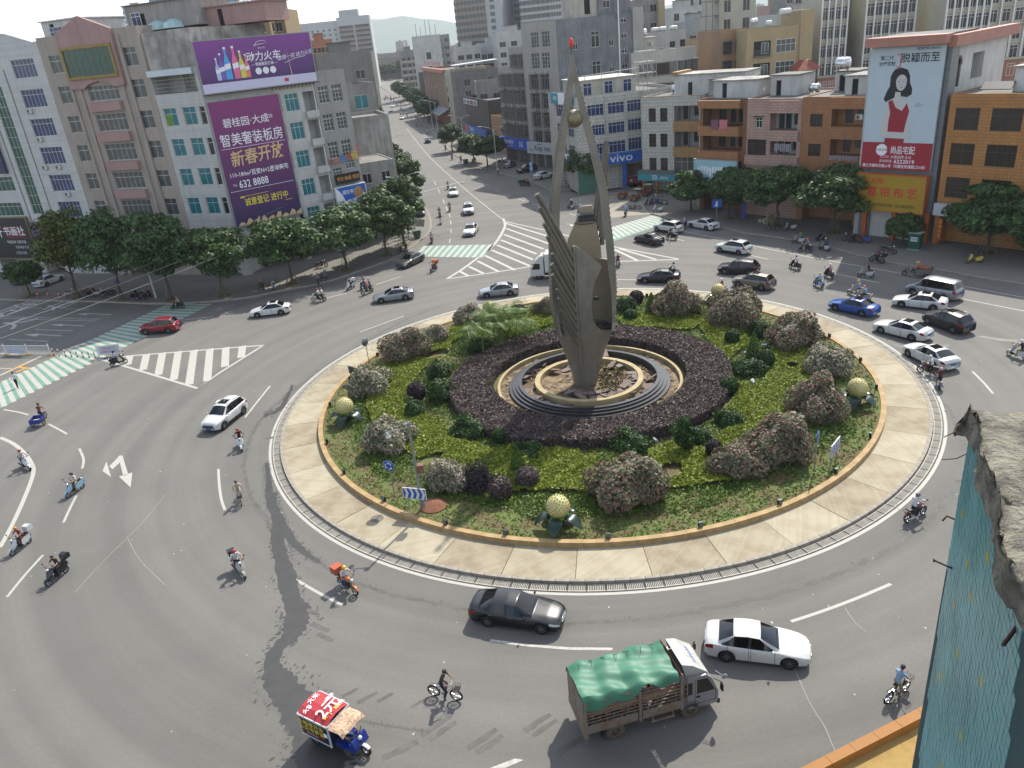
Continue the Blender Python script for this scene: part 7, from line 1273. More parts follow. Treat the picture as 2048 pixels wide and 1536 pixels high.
# ================================================================ people
skin=M('skin','9a6f58',.6,.1,4);shoe_m=M('dark shoe','25211f',.6,.1);hair_m=M('black hair','151312',.5,.1)
CL={n:M('cloth '+n,c,.9,.18,5) for n,c in dict(white='b3b3b3',black='161618',navy='1b2238',red='74202a',darkred='4a161c',grey='6d7075',lblue='7f96b0',pink='a8707c',purple='5f4a86',orange='b5602a',cream='a79b86',brown='5a3a2e',check='6a3a36',green='5f8a2a',charcoal='35332f',denim='3a4a66',khaki='857a5c',lavender='8f86a8',yellow='b59a3a').items()}
def person_mesh(pose):
    """one continuous skinned body; returns mesh with slots shirt, trousers, skin, shoe"""
    B={}  # name: (pos, radius)
    J=lambda n,p,r:B.__setitem__(n,(Vector(p),r))
    if pose=='walk':
        J('pel',(0,0,.94),.125);J('wst',(.01,0,1.08),.115);J('che',(.02,0,1.3),.135);J('nkb',(.03,0,1.44),.07);J('nek',(.04,0,1.51),.052);J('hed',(.06,0,1.6),.088);J('top',(.06,0,1.69),.078)
        for s,d in ((1,1),(-1,-1)):J('hip%d'%s,(0,s*.085,.9),.095);J('kne%d'%s,(.14*d+.04,s*.09,.5),.062);J('ank%d'%s,(.26*d-.06,s*.09,.09),.043);J('toe%d'%s,(.26*d+.1,s*.1,.045),.036);J('sho%d'%s,(.02,s*.18,1.39),.058);J('elb%d'%s,(-.14*d,s*.23,1.14),.043);J('wri%d'%s,(-.1*d+.08,s*.24,.92),.03);J('han%d'%s,(-.1*d+.12,s*.24,.84),.034)
    else:
        z0,lean,hx_,hy,hz,fx,fz,kx,kz={'scoot':(.80,.10,.52,.27,1.02,.34,.36,.30,.74),'moto':(.84,.16,.52,.30,1.06,.02,.32,.33,.70),'bike':(.92,.2,.5,.25,1.05,.14,.30,.28,.66),'pil':(.88,.04,.28,.15,.98,-.02,.40,.28,.78)}[pose]
        J('pel',(0,0,z0),.13);J('wst',(.02+lean*.3,0,z0+.17),.115);J('che',(lean,0,z0+.38),.135);J('nkb',(lean+.03,0,z0+.52),.07);J('nek',(lean+.06,0,z0+.58),.052);J('hed',(lean+.1,0,z0+.67),.088);J('top',(lean+.1,0,z0+.76),.078)
        for s in (1,-1):
            dz=(.14*s,.10*s) if pose=='bike' else (0,0);ky=.15 if pose != 'bike' else .1
            J('hip%d'%s,(.04,s*.1,z0-.02),.098);J('kne%d'%s,(kx,s*ky,kz+dz[0]),.066);J('ank%d'%s,(fx-.02,s*(ky-.01),fz-.18+dz[0]*1.1),.045);J('toe%d'%s,(fx+.13,s*ky,fz-.23+dz[0]*1.1),.036);J('sho%d'%s,(lean,s*.185,z0+.47),.06);J('elb%d'%s,(lean+(hx_-lean)*.42,s*(hy+.03),z0+.27),.044);J('wri%d'%s,(hx_-.06,s*hy,hz+.01),.03);J('han%d'%s,(hx_,s*hy,hz),.034)
    names=list(B);E_=[('pel','wst'),('wst','che'),('che','nkb'),('nkb','nek'),('nek','hed'),('hed','top')]
    for s in (1,-1):E_ += [('pel','hip%d'%s),('hip%d'%s,'kne%d'%s),('kne%d'%s,'ank%d'%s),('ank%d'%s,'toe%d'%s),('che','sho%d'%s),('sho%d'%s,'elb%d'%s),('elb%d'%s,'wri%d'%s),('wri%d'%s,'han%d'%s)]
    me=bpy.data.meshes.new('p');me.from_pydata([B[n][0] for n in names],[(names.index(a),names.index(b)) for a,b in E_],[]);ob=bpy.data.objects.new('p',me);COL.objects.link(ob)
    md=ob.modifiers.new('s','SKIN');
    for i,n in enumerate(names):me.skin_vertices[0].data[i].radius=(B[n][1],)*2;me.skin_vertices[0].data[i].use_root=(i==0)
    md.branch_smoothing=.5;sb=ob.modifiers.new('d','SUBSURF');sb.levels=1;sb.render_levels=1
    ev=ob.evaluated_get(bpy.context.evaluated_depsgraph_get());r=ev.to_mesh();V=[v.co.copy() for v in r.vertices];F=[tuple(p.vertices) for p in r.polygons];ev.to_mesh_clear();bpy.data.objects.remove(ob)
    seg=[(a,b,B[a][0],B[b][0]) for a,b in E_]
    def lab(c):
        best=None
        for a,b,p,q in seg:
            d=q-p;t=max(0,min(1,(c-p).dot(d)/d.length_squared));k=(c-p-d*t).length-(B[a][1]*(1-t)+B[b][1]*t)
            if best is None or k<best[0]:best=(k,a,b,t)
        _,a,b,t=best
        if a in ('nek','hed') or a=='nkb' and t>.5:return 2
        if a[:3]=='elb' or a[:3]=='wri' or a[:3]=='sho' and t>.72:return 2
        if a[:3]=='ank' or a[:3]=='kne' and t>.93:return 3
        if a[:3] in ('hip','kne') or b[:3]=='hip' or (a=='pel' and t<.35):return 1
        return 0
    m=MB();m.add(V,F,0,True);m.m=[lab(sum((V[i] for i in f),Vector())/len(f)) for f in F]
    h=B['hed'][0];m.sph(h+Vector((.085,0,.0)),.017,6,4,2,(1.2,.7,1));[m.sph(h+Vector((.075,s*.033,.025)),.011,5,4,3) for s in (1,-1)];m.cb(h+Vector((.078,0,-.042)),(.012,.04,.009),3);[m.sph(h+Vector((0,s*.086,.005)),.02,6,4,2,(1,.4,1.3)) for s in (1,-1)]
    for s in (1,-1):
        hd=B['han%d'%s][0];dn=Vector((.2,0,-1)).normalized() if pose=='walk' else None
        for k in range(4):
            y=(k-1.5)*.017;L=(.06,.075,.07,.055)[k]
            if pose=='walk':p=hd+Vector((y,0,-.02));m.tube([p,p+Vector((.01,-s*.006,-L*.55)),p+Vector((.016,-s*.02,-L))],[.009,.008,.006],5,2)
            else:p=hd+Vector((.02,y,.012));m.tube([p,p+Vector((.032,0,-.004)),p+Vector((.03,0,-.036)),p+Vector((.008,0,-.044))][:3 if k==3 else 4],.0085,5,2)
        p=hd+Vector((.0,-s*.028,-.005));m.tube([p,p+Vector((.03,-s*.012,-.014)),p+Vector((.045,-s*.004,-.03))],[.011,.009,.007],5,2)
    d=m.data('person',[CL['white'],CL['black'],skin,shoe_m]);return d,h
POSE={k:person_mesh(k) for k in ('walk','scoot','moto','bike','pil')}
_hd={}
def head_mesh(kind):
    if kind in _hd:return _hd[kind]
    m=MB()
    if kind=='helmet':m.lathe([(.128,-.02),(.132,.03),(.115,.09),(.07,.13),(0,.145)],14);m.add([(.1,-.075,.02),(.1,.075,.02),(.165,.05,.005),(.165,-.05,.005)],[(0,1,2,3)]);
    elif kind=='cap':m.lathe([(.1,.03),(.102,.06),(.08,.11),(0,.125)],12);m.add([(.08,-.06,.04),(.08,.06,.04),(.17,.04,.03),(.17,-.04,.03)],[(0,1,2,3)])
    elif kind=='long':m.lathe([(.098,.0),(.102,.05),(.08,.1),(0,.118)],12);m.tube([(-.07,0,.04),(-.1,0,-.08),(-.1,0,-.22)],[.07,.075,.035],8)
    elif kind=='hat':m.lathe([(.24,.045),(.13,.06),(.09,.13),(0,.15)],14)
    else:m.lathe([(.1,.02),(.101,.055),(.08,.1),(0,.118)],12);m.sph((-.03,0,.03),.088,10,6)
    _hd[kind]=m.data('helmet' if kind=='helmet' else ('hat' if kind in ('cap','hat') else 'hair'),hair_m);return _hd[kind]
def person(pose,x,y,z,rz,shirt,trous,head,hcol,label,group='riders on the roundabout',sc=1.0):
    d,h=POSE[pose];o=tag(O('person',d,None,(x,y,z),rz),label,'person',group);o.scale=(sc,)*3;paint(o,0,CL[shirt]);paint(o,1,CL[trous])
    k=O(head_mesh(head).name.split('.')[0],head_mesh(head),o,tuple(h));
    if hcol:paint(k,0,M('headwear '+hcol,hcol,.35,.05))
    return o
# ================================================================ two wheelers
sp_m={n:M('scooter '+n,c,.3,.06,2,coat=.5) for n,c in dict(white='b2b3b4',black='141416',lblue='7fa0b4',silver='8d8a84',red='7c1a20',green='2a5a3c',yellow='a8962a',blue='22407f',maroon='4a1a20',orange='a85a1c').items()}
seat_m=M('vinyl seat','1a1a1b',.5,.1);eng=M('engine grey','4a4a49',.5,.2,6,metal=.5)
def wheel_pair(r,w,spoke=8):
    t=MB().lathe([(r*.72,-w),(r*.95,-w*1.05),(r,0),(r*.95,w*1.05),(r*.72,w)],18,0,axis='y');s=MB().lathe([(r*.74,-w*.7),(r*.74,w*.7)],16,0,axis='y');s.lathe([(r*.2,-w),(r*.2,w)],8,0,axis='y')
    for i in range(spoke):a=2*pi*i/spoke;s.cb((r*.46*cos(a),0,r*.46*sin(a)),(r*.56,w*.7,r*.09 if spoke<9 else .008),0,0,0,-a)
    return t.data('wheel',tyre_m),s.data('rim',rim_m)
SW=wheel_pair(.23,.05,6);MW=wheel_pair(.29,.045,8);BW=wheel_pair(.33,.018,20)
def two_wheeler(parts,W,xs,r):
    return dict(parts=[(n,m.data(n,mt),col) for n,m,mt,col in parts],W=W,xs=xs,r=r)
def b_scooter():
    body=MB().xz([(-.78,.62),(-.84,.74),(-.55,.76),(-.1,.66),(-.05,.42),(-.1,.3),(-.5,.3),(-.7,.4)],-.15,.15);sh=MB();A=[];
    for x,z,w in ((.62,.34,.09),(.56,.5,.2),(.46,.72,.25),(.36,.92,.2),(.34,1.02,.12)):A.append([(x-.07,-w,z),(x+.03,-w*.6,z),(x+.06,0,z),(x+.03,w*.6,z),(x-.07,w,z)])
    sh.add([p for q in A for p in q],[(i*5+j,i*5+j+1,i*5+6+j,i*5+5+j) for i in range(4) for j in range(4)],0,True);sh.add([(p[0]-.05,p[1],p[2]) for q in A for p in q],[(i*5+5+j,i*5+6+j,i*5+j+1,i*5+j) for i in range(4) for j in range(4)],0,True)
    fl=MB().xz([(-.12,.28),(.45,.28),(.55,.36),(.4,.34),(-.12,.34)],-.16,.16);fend=MB().lathe([(.27,-.075),(.285,0),(.27,.075)],10,0,(.66,0,.24),axis='y',a0=.3,a1=2.5)
    seat=MB().xz([(-.75,.77),(-.72,.84),(-.4,.86),(-.1,.79),(-.02,.72),(-.1,.69),(-.55,.765)],-.13,.13);hb=MB().tube([(.3,-.34,1.05),(.36,-.12,1.02),(.36,.12,1.02),(.3,.34,1.05)],.018,6).tube([(.4,0,1.0),(.64,0,.25)],.03,6);hl=MB().sph((.43,0,.98),.085,8,6,0,(1,1.3,.8))
    mi=MB();[mi.tube([(.33,s*.25,1.04),(.33,s*.36,1.25)],.009,4).sph((.32,s*.37,1.28),.065,6,5,0,(.3,1.1,.8)) for s in (1,-1)];ex=MB().cyl((-.75,-.2,.34),(-.3,-.17,.27),.05,n=8);tl=MB().cb((-.83,0,.68),(.04,.2,.07));pl=MB().cb((-.86,0,.52),(.02,.2,.12));rk=MB().tube([(-.6,-.13,.84),(-.95,-.1,.86),(-.95,.1,.86),(-.6,.13,.84)],.014,5)
    return two_wheeler([('body',body,sp_m['white'],1),('front_shield',sh,sp_m['white'],1),('footboard',fl,trim,0),('front_mudguard',fend,sp_m['white'],1),('seat',seat,seat_m,0),('handlebar',hb,trim,0),('headlight',hl,lampw,0),('mirror',mi,trim,0),('exhaust',ex,eng,0),('taillight',tl,lampr,0),('number_plate',pl,plate_b,0),('rear_rack',rk,chrome,0)],SW,(.66,-.62),.23)
def b_moto():
    fr=MB().tube([(.5,0,.85),(.1,0,.62),(-.55,0,.66),(-.78,0,.72)],.03,6).tube([(.5,0,.8),(.2,0,.35),(-.2,0,.3),(-.3,0,.62)],.025,6).tube([(-.2,-.07,.33),(-.65,-.07,.29)],.02,5).tube([(-.2,.07,.33),(-.65,.07,.29)],.02,5);tk=MB().lathe([(0,-.28),(.1,-.24),(.15,-.05),(.14,.12),(.06,.24),(0,.25)],12,0,(.2,0,.84),axis='x');se=MB().xz([(-.75,.82),(-.7,.87),(-.3,.83),(-.05,.8),(-.08,.74),(-.6,.76)],-.12,.12)
    en=MB().cb((.1,0,.42),(.34,.26,.28)).cyl((.12,0,.5),(.2,0,.68),.09,n=8);fk=MB();[fk.cyl((.48,s*.08,.95),(.68,s*.08,.3),.022,n=6) for s in (1,-1)];hb=MB().tube([(.36,-.36,1.08),(.46,-.14,1.04),(.46,.14,1.04),(.36,.36,1.08)],.017,6);hl=MB().sph((.58,0,.95),.1,8,6);md=MB().lathe([(.31,-.06),(.33,0),(.31,.06)],10,0,(.68,0,.29),axis='y',a0=.4,a1=2.4).lathe([(.31,-.06),(.33,0),(.31,.06)],10,0,(-.64,0,.29),axis='y',a0=.8,a1=2.9)
    ex=MB().tube([(.22,-.12,.4),(.1,-.15,.24),(-.3,-.16,.24),(-.8,-.17,.34)],[.025,.03,.045,.05],8);mi=MB();[mi.tube([(.42,s*.25,1.06),(.4,s*.34,1.24)],.008,4).sph((.4,s*.35,1.27),.06,6,5,0,(.3,1,.8)) for s in (1,-1)];tl=MB().cb((-.86,0,.72),(.05,.14,.07));rk=MB().tube([(-.5,-.14,.86),(-.98,-.12,.86),(-.98,.12,.86),(-.5,.14,.86)],.014,5);pg=MB().cyl((0,-.28,.28),(0,.28,.28),.018,n=6)
    return two_wheeler([('frame',fr,trim,0),('tank',tk,sp_m['red'],1),('seat',se,seat_m,0),('engine',en,eng,0),('fork',fk,chrome,0),('handlebar',hb,trim,0),('headlight',hl,lampw,0),('mudguard',md,sp_m['red'],1),('exhaust',ex,chrome,0),('mirror',mi,trim,0),('taillight',tl,lampr,0),('rear_rack',rk,trim,0),('foot_peg',pg,trim,0)],MW,(.68,-.64),.29)
def b_bike():
    fr=MB().tube([(-.12,0,.82),(-.05,0,.3)],.017,6).tube([(-.05,0,.3),(.42,0,.72)],.018,6).tube([(-.1,0,.66),(.42,0,.8)],.016,6).tube([(.4,0,.9),(.45,0,.62),(.56,0,.33)],.018,6);[fr.tube([(-.05,s*.04,.3),(-.54,s*.05,.33)],.011,5).tube([(-.11,s*.03,.7),(-.54,s*.05,.33)],.01,5) for s in (1,-1)]
    hb=MB().tube([(.22,-.27,1.0),(.36,-.2,1.02),(.4,0,.96),(.36,.2,1.02),(.22,.27,1.0)],.013,6);sd=MB().xz([(-.28,.86),(-.26,.91),(0,.89),(.02,.86)],-.07,.07);bk=MB()
    for z in (.72,.82,.92):bk.tube([(.5,-.16,z),(.78,-.16,z),(.78,.16,z),(.5,.16,z),(.5,-.16,z)],.008,4)
    for x,y in ((.5,-.16),(.64,-.16),(.78,-.16),(.78,0),(.78,.16),(.64,.16),(.5,.16)):bk.cyl((x,y,.7),(x,y,.93),.007,n=4)
    bk.bx(.5,.78,-.16,.16,.7,.71);rk=MB().tube([(-.15,-.06,.72),(-.68,-.06,.72),(-.68,.06,.72),(-.15,.06,.72)],.01,4).cyl((-.6,.06,.72),(-.54,.06,.33),.008,n=4).cyl((-.6,-.06,.72),(-.54,-.06,.33),.008,n=4);cr=MB().lathe([(.1,-.006),(.1,.006),(0,.006)],12,0,(-.05,-.05,.3),axis='y').cb((.0,-.12,.2),(.1,.09,.02)).cb((-.1,.12,.4),(.1,.09,.02)).tube([(-.05,-.07,.3),(0,-.09,.2)],.01,4).tube([(-.05,.07,.3),(-.1,.09,.4)],.01,4);md=MB().lathe([(.36,-.025),(.365,0),(.36,.025)],12,0,(-.54,0,.33),axis='y',a0=.4,a1=3.0)
    return two_wheeler([('frame',fr,eng,1),('handlebar',hb,chrome,0),('saddle',sd,seat_m,0),('basket',bk,trim,0),('rear_rack',rk,trim,0),('crank',cr,chrome,0),('mudguard',md,chrome,0)],BW,(.56,-.54),.33)
KIND={'scooter':b_scooter(),'motorcycle':b_moto(),'bicycle':b_bike()}
tbx=MB().xz([(-1.1,.9),(-1.1,1.2),(-.95,1.28),(-.7,1.24),(-.66,.9)],-.2,.2).data('top_box',sp_m['black']);crate_d=MB().bx(-1.05,-.55,-.27,.27,.88,1.3).data('crate',M('delivery box','9c4a2e',.6,.15,2))
def bike(kind,p,col,label,box=None,park=False,group=None,z=0.):
    K_=KIND[kind];o=E(('parked_' if park else '')+kind,label,kind,(p[0],p[1],z),p[2]+(random.uniform(-.08,.08) if park else 0),group or ('parked two wheelers' if park else 'moving two wheelers'))
    if park:o.rotation_euler.x=.12
    for n,d,c in K_['parts']:q=O(n,d,o);(paint(q,0,sp_m[col]) if c else None)
    for x in K_['xs']:O('rim',K_['W'][1],O('wheel',K_['W'][0],o,(x,0,K_['r'])))
    if box=='box':paint(O('top_box',tbx,o),0,sp_m['white' if col=='white' else 'black'])
    if box=='crate':O('crate',crate_d,o)
    return o
def rider(kind,p,col,label,shirt,trous,head,hcol,who,box=None,pil=None,z=0.):
    bike(kind,p,col,label,box,z=z);dx={'scooter':-.32,'motorcycle':-.22,'bicycle':-.14}[kind];ps={'scooter':'scoot','motorcycle':'moto','bicycle':'bike'}[kind]
    ca,sa=cos(p[2]),sin(p[2]);person(ps,p[0]+dx*ca,p[1]+dx*sa,z+.03,p[2],shirt,trous,head,hcol,who)
    if pil:person('pil',p[0]+(dx-.34)*ca,p[1]+(dx-.34)*sa,z+.03,p[2],*pil)
HR,HY,HW='8a2630','c09a26','b5b5b3'
RID=(
 ('scooter',(-38.03,53.21,-0.687),'white','white scooter on the curved white line at the left edge','white','navy','helmet',HR,'person in white shirt and red helmet riding at the left edge',None,None),
 ('scooter',(-31.95,48.52,-1.902),'lblue','pale blue scooter left of the painted double arrow','white','khaki','long','','bareheaded woman in white top on a pale blue scooter',None,None),
 ('scooter',(-32.29,41.9,-1.857),'white','white scooter with top box in the lower left corner','check','darkred','cap','b5742a','person with orange cap and reddish shirt at the lower left','box',None),
 ('scooter',(-28.12,38.26,-1.905),'black','black scooter with black top box at the lower left','black','navy','hair','','bareheaded man in black tee on a black scooter','box',None),
 ('scooter',(-21.22,52.98,-1.255),'white','white scooter heading down behind the white suv','darkred','black','helmet',HR,'person in dark red jacket and red helmet near the left of the island',None,None),
 ('bicycle',(-19.05,45.01,-1.206),'white','pale bicycle with basket between the two red helmeted scooters','cream','cream','hair','','person in cream clothes riding a bicycle left of the island',None,None),
 ('scooter',(-16.82,36.98,-0.937),'silver','champagne scooter with long mirrors beside the dark water stain','white','black','helmet',HR,'person in white tee and red helmet on a champagne scooter','box',None),
 ('motorcycle',(-10.13,34.45,-0.794),'orange','motorcycle with orange delivery crate before the island','white','denim','helmet',HY,'delivery person with yellow helmet on a motorcycle','crate',None),
 ('bicycle',(-4.43,26.08,-0.364),'silver','silver bicycle with blue basket bag near the front centre','charcoal','navy','hair','','man in dark grey shirt cycling near the front centre',None,None),
 ('bicycle',(14.85,23.6,0.481),'black','dark bicycle beside the yellow canopy edge','lblue','khaki','hair','','person in pale blue shirt cycling beside the yellow canopy edge',None,None),
 ('motorcycle',(21.92,35.7,0.449),'maroon','dark red motorcycle beside the teal tiled wall','white','navy','helmet','55555a','person in black and white top on a dark red motorcycle at the right',None,None),
 ('motorcycle',(32.26,53.44,2.168),'maroon','motorcycle squeezed between the kerb and a white sedan','white','black','helmet',HW,'person in white tee riding by the tail of a white sedan',None,None),
 ('scooter',(31.87,51.34,1.157),'white','white scooter seen from behind at the right kerb','darkred','black','helmet','b08a8a','person in dark red cape riding a white scooter at the right kerb',None,None),
 ('scooter',(40.05,54.81,1.987),'white','white scooter cut by the right edge','black','khaki','helmet',HW,'person in black with white helmet at the right edge',None,None),
 ('scooter',(35.31,72.75,2.405),'white','white scooter behind the blue sedan','lblue','grey','helmet',HY,'person in pale blue with yellow helmet behind the blue sedan',None,None),
 ('scooter',(35.04,70.9,2.432),'silver','scooter mostly hidden by the blue sedan','lblue','navy','helmet','b06a60','person in pale shirt directly behind the blue sedan roof',None,None),
 ('scooter',(38.66,77.89,2.406),'white','white scooter alone left of the cart with orange rider','black','grey','helmet',HR,'person in black with red helmet left of the cart',None,None),
 ('motorcycle',(42.02,82.46,2.115),'black','black motorcycle at the kerb before the postal box','check','black','helmet','2a3a3a','person in red check shirt on a black motorcycle by the kerb','box',None),
 ('scooter',(32.98,76.37,1.772),'lblue','sky blue scooter in the middle of the right road','lblue','denim','helmet','b5b04a','person in pale blue with pale yellow helmet on a sky blue scooter',None,None),
 ('scooter',(35.13,78.92,1.733),'black','black scooter with pink rider on the right road','pink','black','helmet',HW,'person in pink shirt and white helmet on a black scooter',None,None),
 ('scooter',(33.1,83.21,1.992),'black','black scooter with white shirted rider on the right road','white','black','hair','','bareheaded man in white tee on a black scooter on the right road',None,None),
 ('scooter',(37.34,93.26,2.336),'white','white scooter with bright green coated rider at the right kerb','green','grey','hair','','person in bright green coat on a white scooter',None,None),
 ('scooter',(36.73,89.44,2.568),'black','black scooter next to the green coated rider','grey','black','helmet',HR,'person in grey with red helmet next to the green coated rider',None,None),
 ('scooter',(38.86,89.12,1.993),'white','white scooter with denim rider at the right kerb','denim','black','helmet','a5a04a','person in denim on a white scooter at the right kerb',None,None),
 ('scooter',(23.3,101.24,2.392),'black','black scooter between the black sedan and the white suv on the crossing','white','black','helmet',HR,'person in white with red helmet between the cars on the right crossing',None,None),
 ('scooter',(26.33,106.5,1.146),'black','scooter half hidden behind the white suv on the crossing','lavender','black','helmet',HY,'person with yellow helmet behind the white suv on the crossing',None,None),
 ('scooter',(14.41,91.48,1.604),'white','white scooter at the right edge of the sculpture','darkred','black','hair','','person in dark red shirt at the right edge of the sculpture',None,None),
 ('scooter',(19.74,85.41,2.255),'black','black scooter beyond the old black sedan','white','black','long','','long haired woman in white beyond the old black sedan',None,None),
 ('scooter',(22.98,77.63,2.391),'white','white scooter hidden behind the reddish oleanders','red','black','helmet',HW,'person in red and white behind the reddish oleanders',None,None),
 ('scooter',(12.58,126.88,2.174),'white','white scooter left of the two before the red banner','black','black','helmet',HW,'person in black with white helmet, left of the pair before the red banner',None,None),
 ('scooter',(13.54,121.9,2.043),'white','white scooter right of the two before the red banner','white','black','helmet',HW,'person in white, right of the pair before the red banner',None,None),
 ('scooter',(20.04,117.84,1.281),'black','scooter riding away beside the parked flatbed tricycle','lblue','grey','helmet','8aa0b0','person in pale blue beside the parked flatbed tricycle',None,None),
 ('motorcycle',(-8.6,97.59,-2.033),'red','motorcycle with crate below the north crossing','orange','black','helmet',HY,'person in orange vest below the north crossing','crate',None),
 ('motorcycle',(-22.04,89.38,3.055),'black','motorcycle carrying two people in white','white','black','helmet',HR,'rider in white with red helmet steering the motorcycle with two in white',None,('white','black','helmet',HR,'passenger in white with red helmet behind the rider in white')),
 ('scooter',(-18.79,93.2,-2.06),'white','white scooter left of the pink and purple pair','white','black','hair','','bareheaded person in white left of the pink and purple pair','box',None),
 ('scooter',(-17.13,92.95,-1.855),'black','black scooter just behind the pink and purple pair','grey','black','hair','','person in grey just behind the pink and purple pair',None,None),
 ('motorcycle',(-16.34,90.55,-2.354),'black','motorcycle carrying a pink and a purple rider','pink','khaki','helmet','a58a9a','rider in pink steering the motorcycle with two',None,('purple','black','hair','','passenger in purple behind the rider in pink')),
 ('scooter',(-9.65,113.22,-1.493),'red','red scooter above the north crossing','lavender','black','hair','','person in lavender on a red scooter above the north crossing',None,None),
 ('scooter',(-8.83,125.54,-1.502),'white','white scooter, front one of two on the north road','darkred','black','hair','','person in dark red on the front scooter of two',None,None),
 ('motorcycle',(-9.29,131.34,-1.504),'maroon','dark motorcycle, rear one of two on the north road','navy','black','helmet','2a2430','person in navy on the rear motorcycle of two',None,None),
 ('motorcycle',(-7.67,134.89,-1.529),'black','black motorcycle between the cars on the north road','charcoal','black','helmet','2a2a2a','person in charcoal between the cars on the north road',None,None),
 ('scooter',(-8.75,157.09,-1.518),'black','scooter left of the third white car on the north road','grey','black','hair','','person in grey left of the third white car',None,None),
 ('bicycle',(1.59,167.68,1.575),'white','bicycle beside the lamp post on the north road','white','black','hair','','person in white cycling beside the lamp post',None,None),
 ('scooter',(-39.83,74.35,0.497),'black','black scooter before the white poster barrier','lblue','black','long','','long haired woman in pale blue before the white poster barrier',None,None),
 ('scooter',(-40.09,92.25,3.135),'black','scooter with red box on the far end of the left crossing','cream','black','helmet','a54a2a','person in cream on the far end of the left crossing',None,None),
 ('scooter',(-20.31,279.66,1.635),'white','white scooter riding away on the right lane of the north road','white','black','helmet',HW,'person in white riding away on the north road',None,None),
 ('scooter',(-19.11,263.38,1.638),'white','second white scooter riding away on the north road','white','navy','helmet',HW,'second person in white riding away on the north road',None,None),
 ('motorcycle',(-24.86,292.2,-1.507),'red','red motorcycle coming down by the far zebra','red','black','helmet',HR,'person in red coming down by the far zebra',None,None),
 ('scooter',(-9.14,198.24,1.628),'black','black scooter behind the dark blue sedan','purple','black','hair','','person in purple behind the dark blue sedan',None,None),
 ('scooter',(-11.49,217.78,1.633),'black','scooter at the right lane line behind the dark blue sedan','charcoal','black','helmet','2a2a2a','person in charcoal at the right lane line',None,None),
 ('scooter',(-6.79,192.82,1.613),'green','green scooter by the kerb bin','green','black','hair','','person in green by the kerb bin',None,None))
for r in RID:rider(*r)
for i in range(16):
    y=330+random.random()*160;x=EK(y)-random.uniform(1,8);k=('scooter','motorcycle')[i % 2];rider(k,(x,y,1.75+random.uniform(-.2,.2)),random.choice(list(sp_m)),'two wheeler in the throng far up the north road',random.choice(('white','grey','black','navy','red')),'black',random.choice(('helmet','hair')),random.choice(('8a2630','b5b5b3','2a2a2a')),'rider in the throng far up the north road')
# parked scooters
for i,(p,a,c,k,lb) in enumerate((((-58.58,103.18,0.15),1.2,'white','scooter','white parked scooter next to the traffic cones'),((-56.48,102.92,0.15),1.0,'orange','motorcycle','orange parked motorcycle by the second left tree'),((-55.19,102.05,0.15),1.1,'black','scooter','black parked scooter right of the orange motorcycle'),((-54.11,101.91,0.15),1.1,'white','scooter','white parked scooter in the first left cluster'),((-52.96,101.31,0.15),1.2,'blue','motorcycle','blue parked motorcycle in the first left cluster'),((-51.87,100.51,0.15),1.0,'black','motorcycle','black parked motorcycle at the end of the first left cluster'),
    ((-48.01,98.6,0.15),1.3,'black','scooter','black parked scooter leftmost of the second left cluster'),((-47.01,98.06,0.15),1.2,'black','motorcycle','black parked motorcycle in the middle of the second left cluster'),((-46.12,97.98,0.15),1.2,'maroon','scooter','maroon parked scooter rightmost of the second left cluster'),((-30.86,96.94,0.15),2.2,'red','motorcycle','red parked motorcycle under the tall billboard tree'),((-29.23,96.38,0.15),1.9,'white','scooter','white parked scooter under the tall billboard tree'),((-24.59,104.8,0.15),.4,'black','motorcycle','black parked motorcycle with red seat by the step'),((-23.02,99.13,0.15),1.9,'lblue','scooter','pale blue parked scooter with bags by the kerb'),((-13.66,107.77,0.15),2.4,'black','motorcycle','black parked motorcycle beside the corner tree'),((-22.96,95.96,0.15),1.6,'black','bicycle','bicycle leaning by the kerb on the left'),
    ((24.92,117.69,0.15),2.9,'white','scooter','white parked scooter at the corner of the right pavement'),((24.73,123.17,0.0),2.6,'black','scooter','black parked scooter by the brown trikes'),((25.76,124.27,0.0),2.4,'blue','scooter','blue parked scooter left in the row by the teal shop'),((26.41,123.52,0.0),2.3,'lblue','scooter','pale blue parked scooter in the row by the teal shop'),((26.83,122.5,0.0),2.3,'silver','scooter','silver parked scooter at the end of the row by the teal shop'),((38.49,99.21,0.15),2.7,'silver','scooter','silver parked scooter under the broadest right tree'),((42.94,91.33,0.15),2.5,'black','motorcycle','black parked motorcycle left of three before the yellow shop'),((43.28,90.43,0.15),2.4,'maroon','scooter','maroon parked scooter middle of three before the yellow shop'),((44.04,90.11,0.15),2.3,'blue','scooter','blue parked scooter right of three before the yellow shop'),((47.93,93.64,0.15),2.0,'yellow','scooter','parked scooter in the curtain shop doorway'),((39.86,92.37,0.15),2.0,'black','scooter','black parked scooter at the kerb behind the denim rider'),((50.54,78.37,0.15),3.0,'yellow','scooter','yellow parked moped beside the large right tree'),((44.36,84.79,0.15),-.5,'green','motorcycle','green postal motorcycle with panniers by the postal box'),
    ((-5.19,212.3,0.15),1.2,'black','scooter','black parked scooter by the left trees of the carrier pavement'),((-3.65,189.58,0.15),1.0,'blue','scooter','blue parked scooter between the trees of the carrier pavement'),((2.66,183.66,0.15),.6,'black','scooter','black parked scooter beside the lamp post before the carrier shop'),((14.15,146.67,0.15),2.2,'black','motorcycle','black parked motorcycle left of the red banner'),((14.69,144.77,0.15),2.2,'white','scooter','white parked scooter left of the red banner'),((36.4,99.85,0.15),2.6,'black','bicycle','old bicycle under the right trees'))):
    bike(k,(p[0],p[1],a),c,lb,park=True,z=p[2])
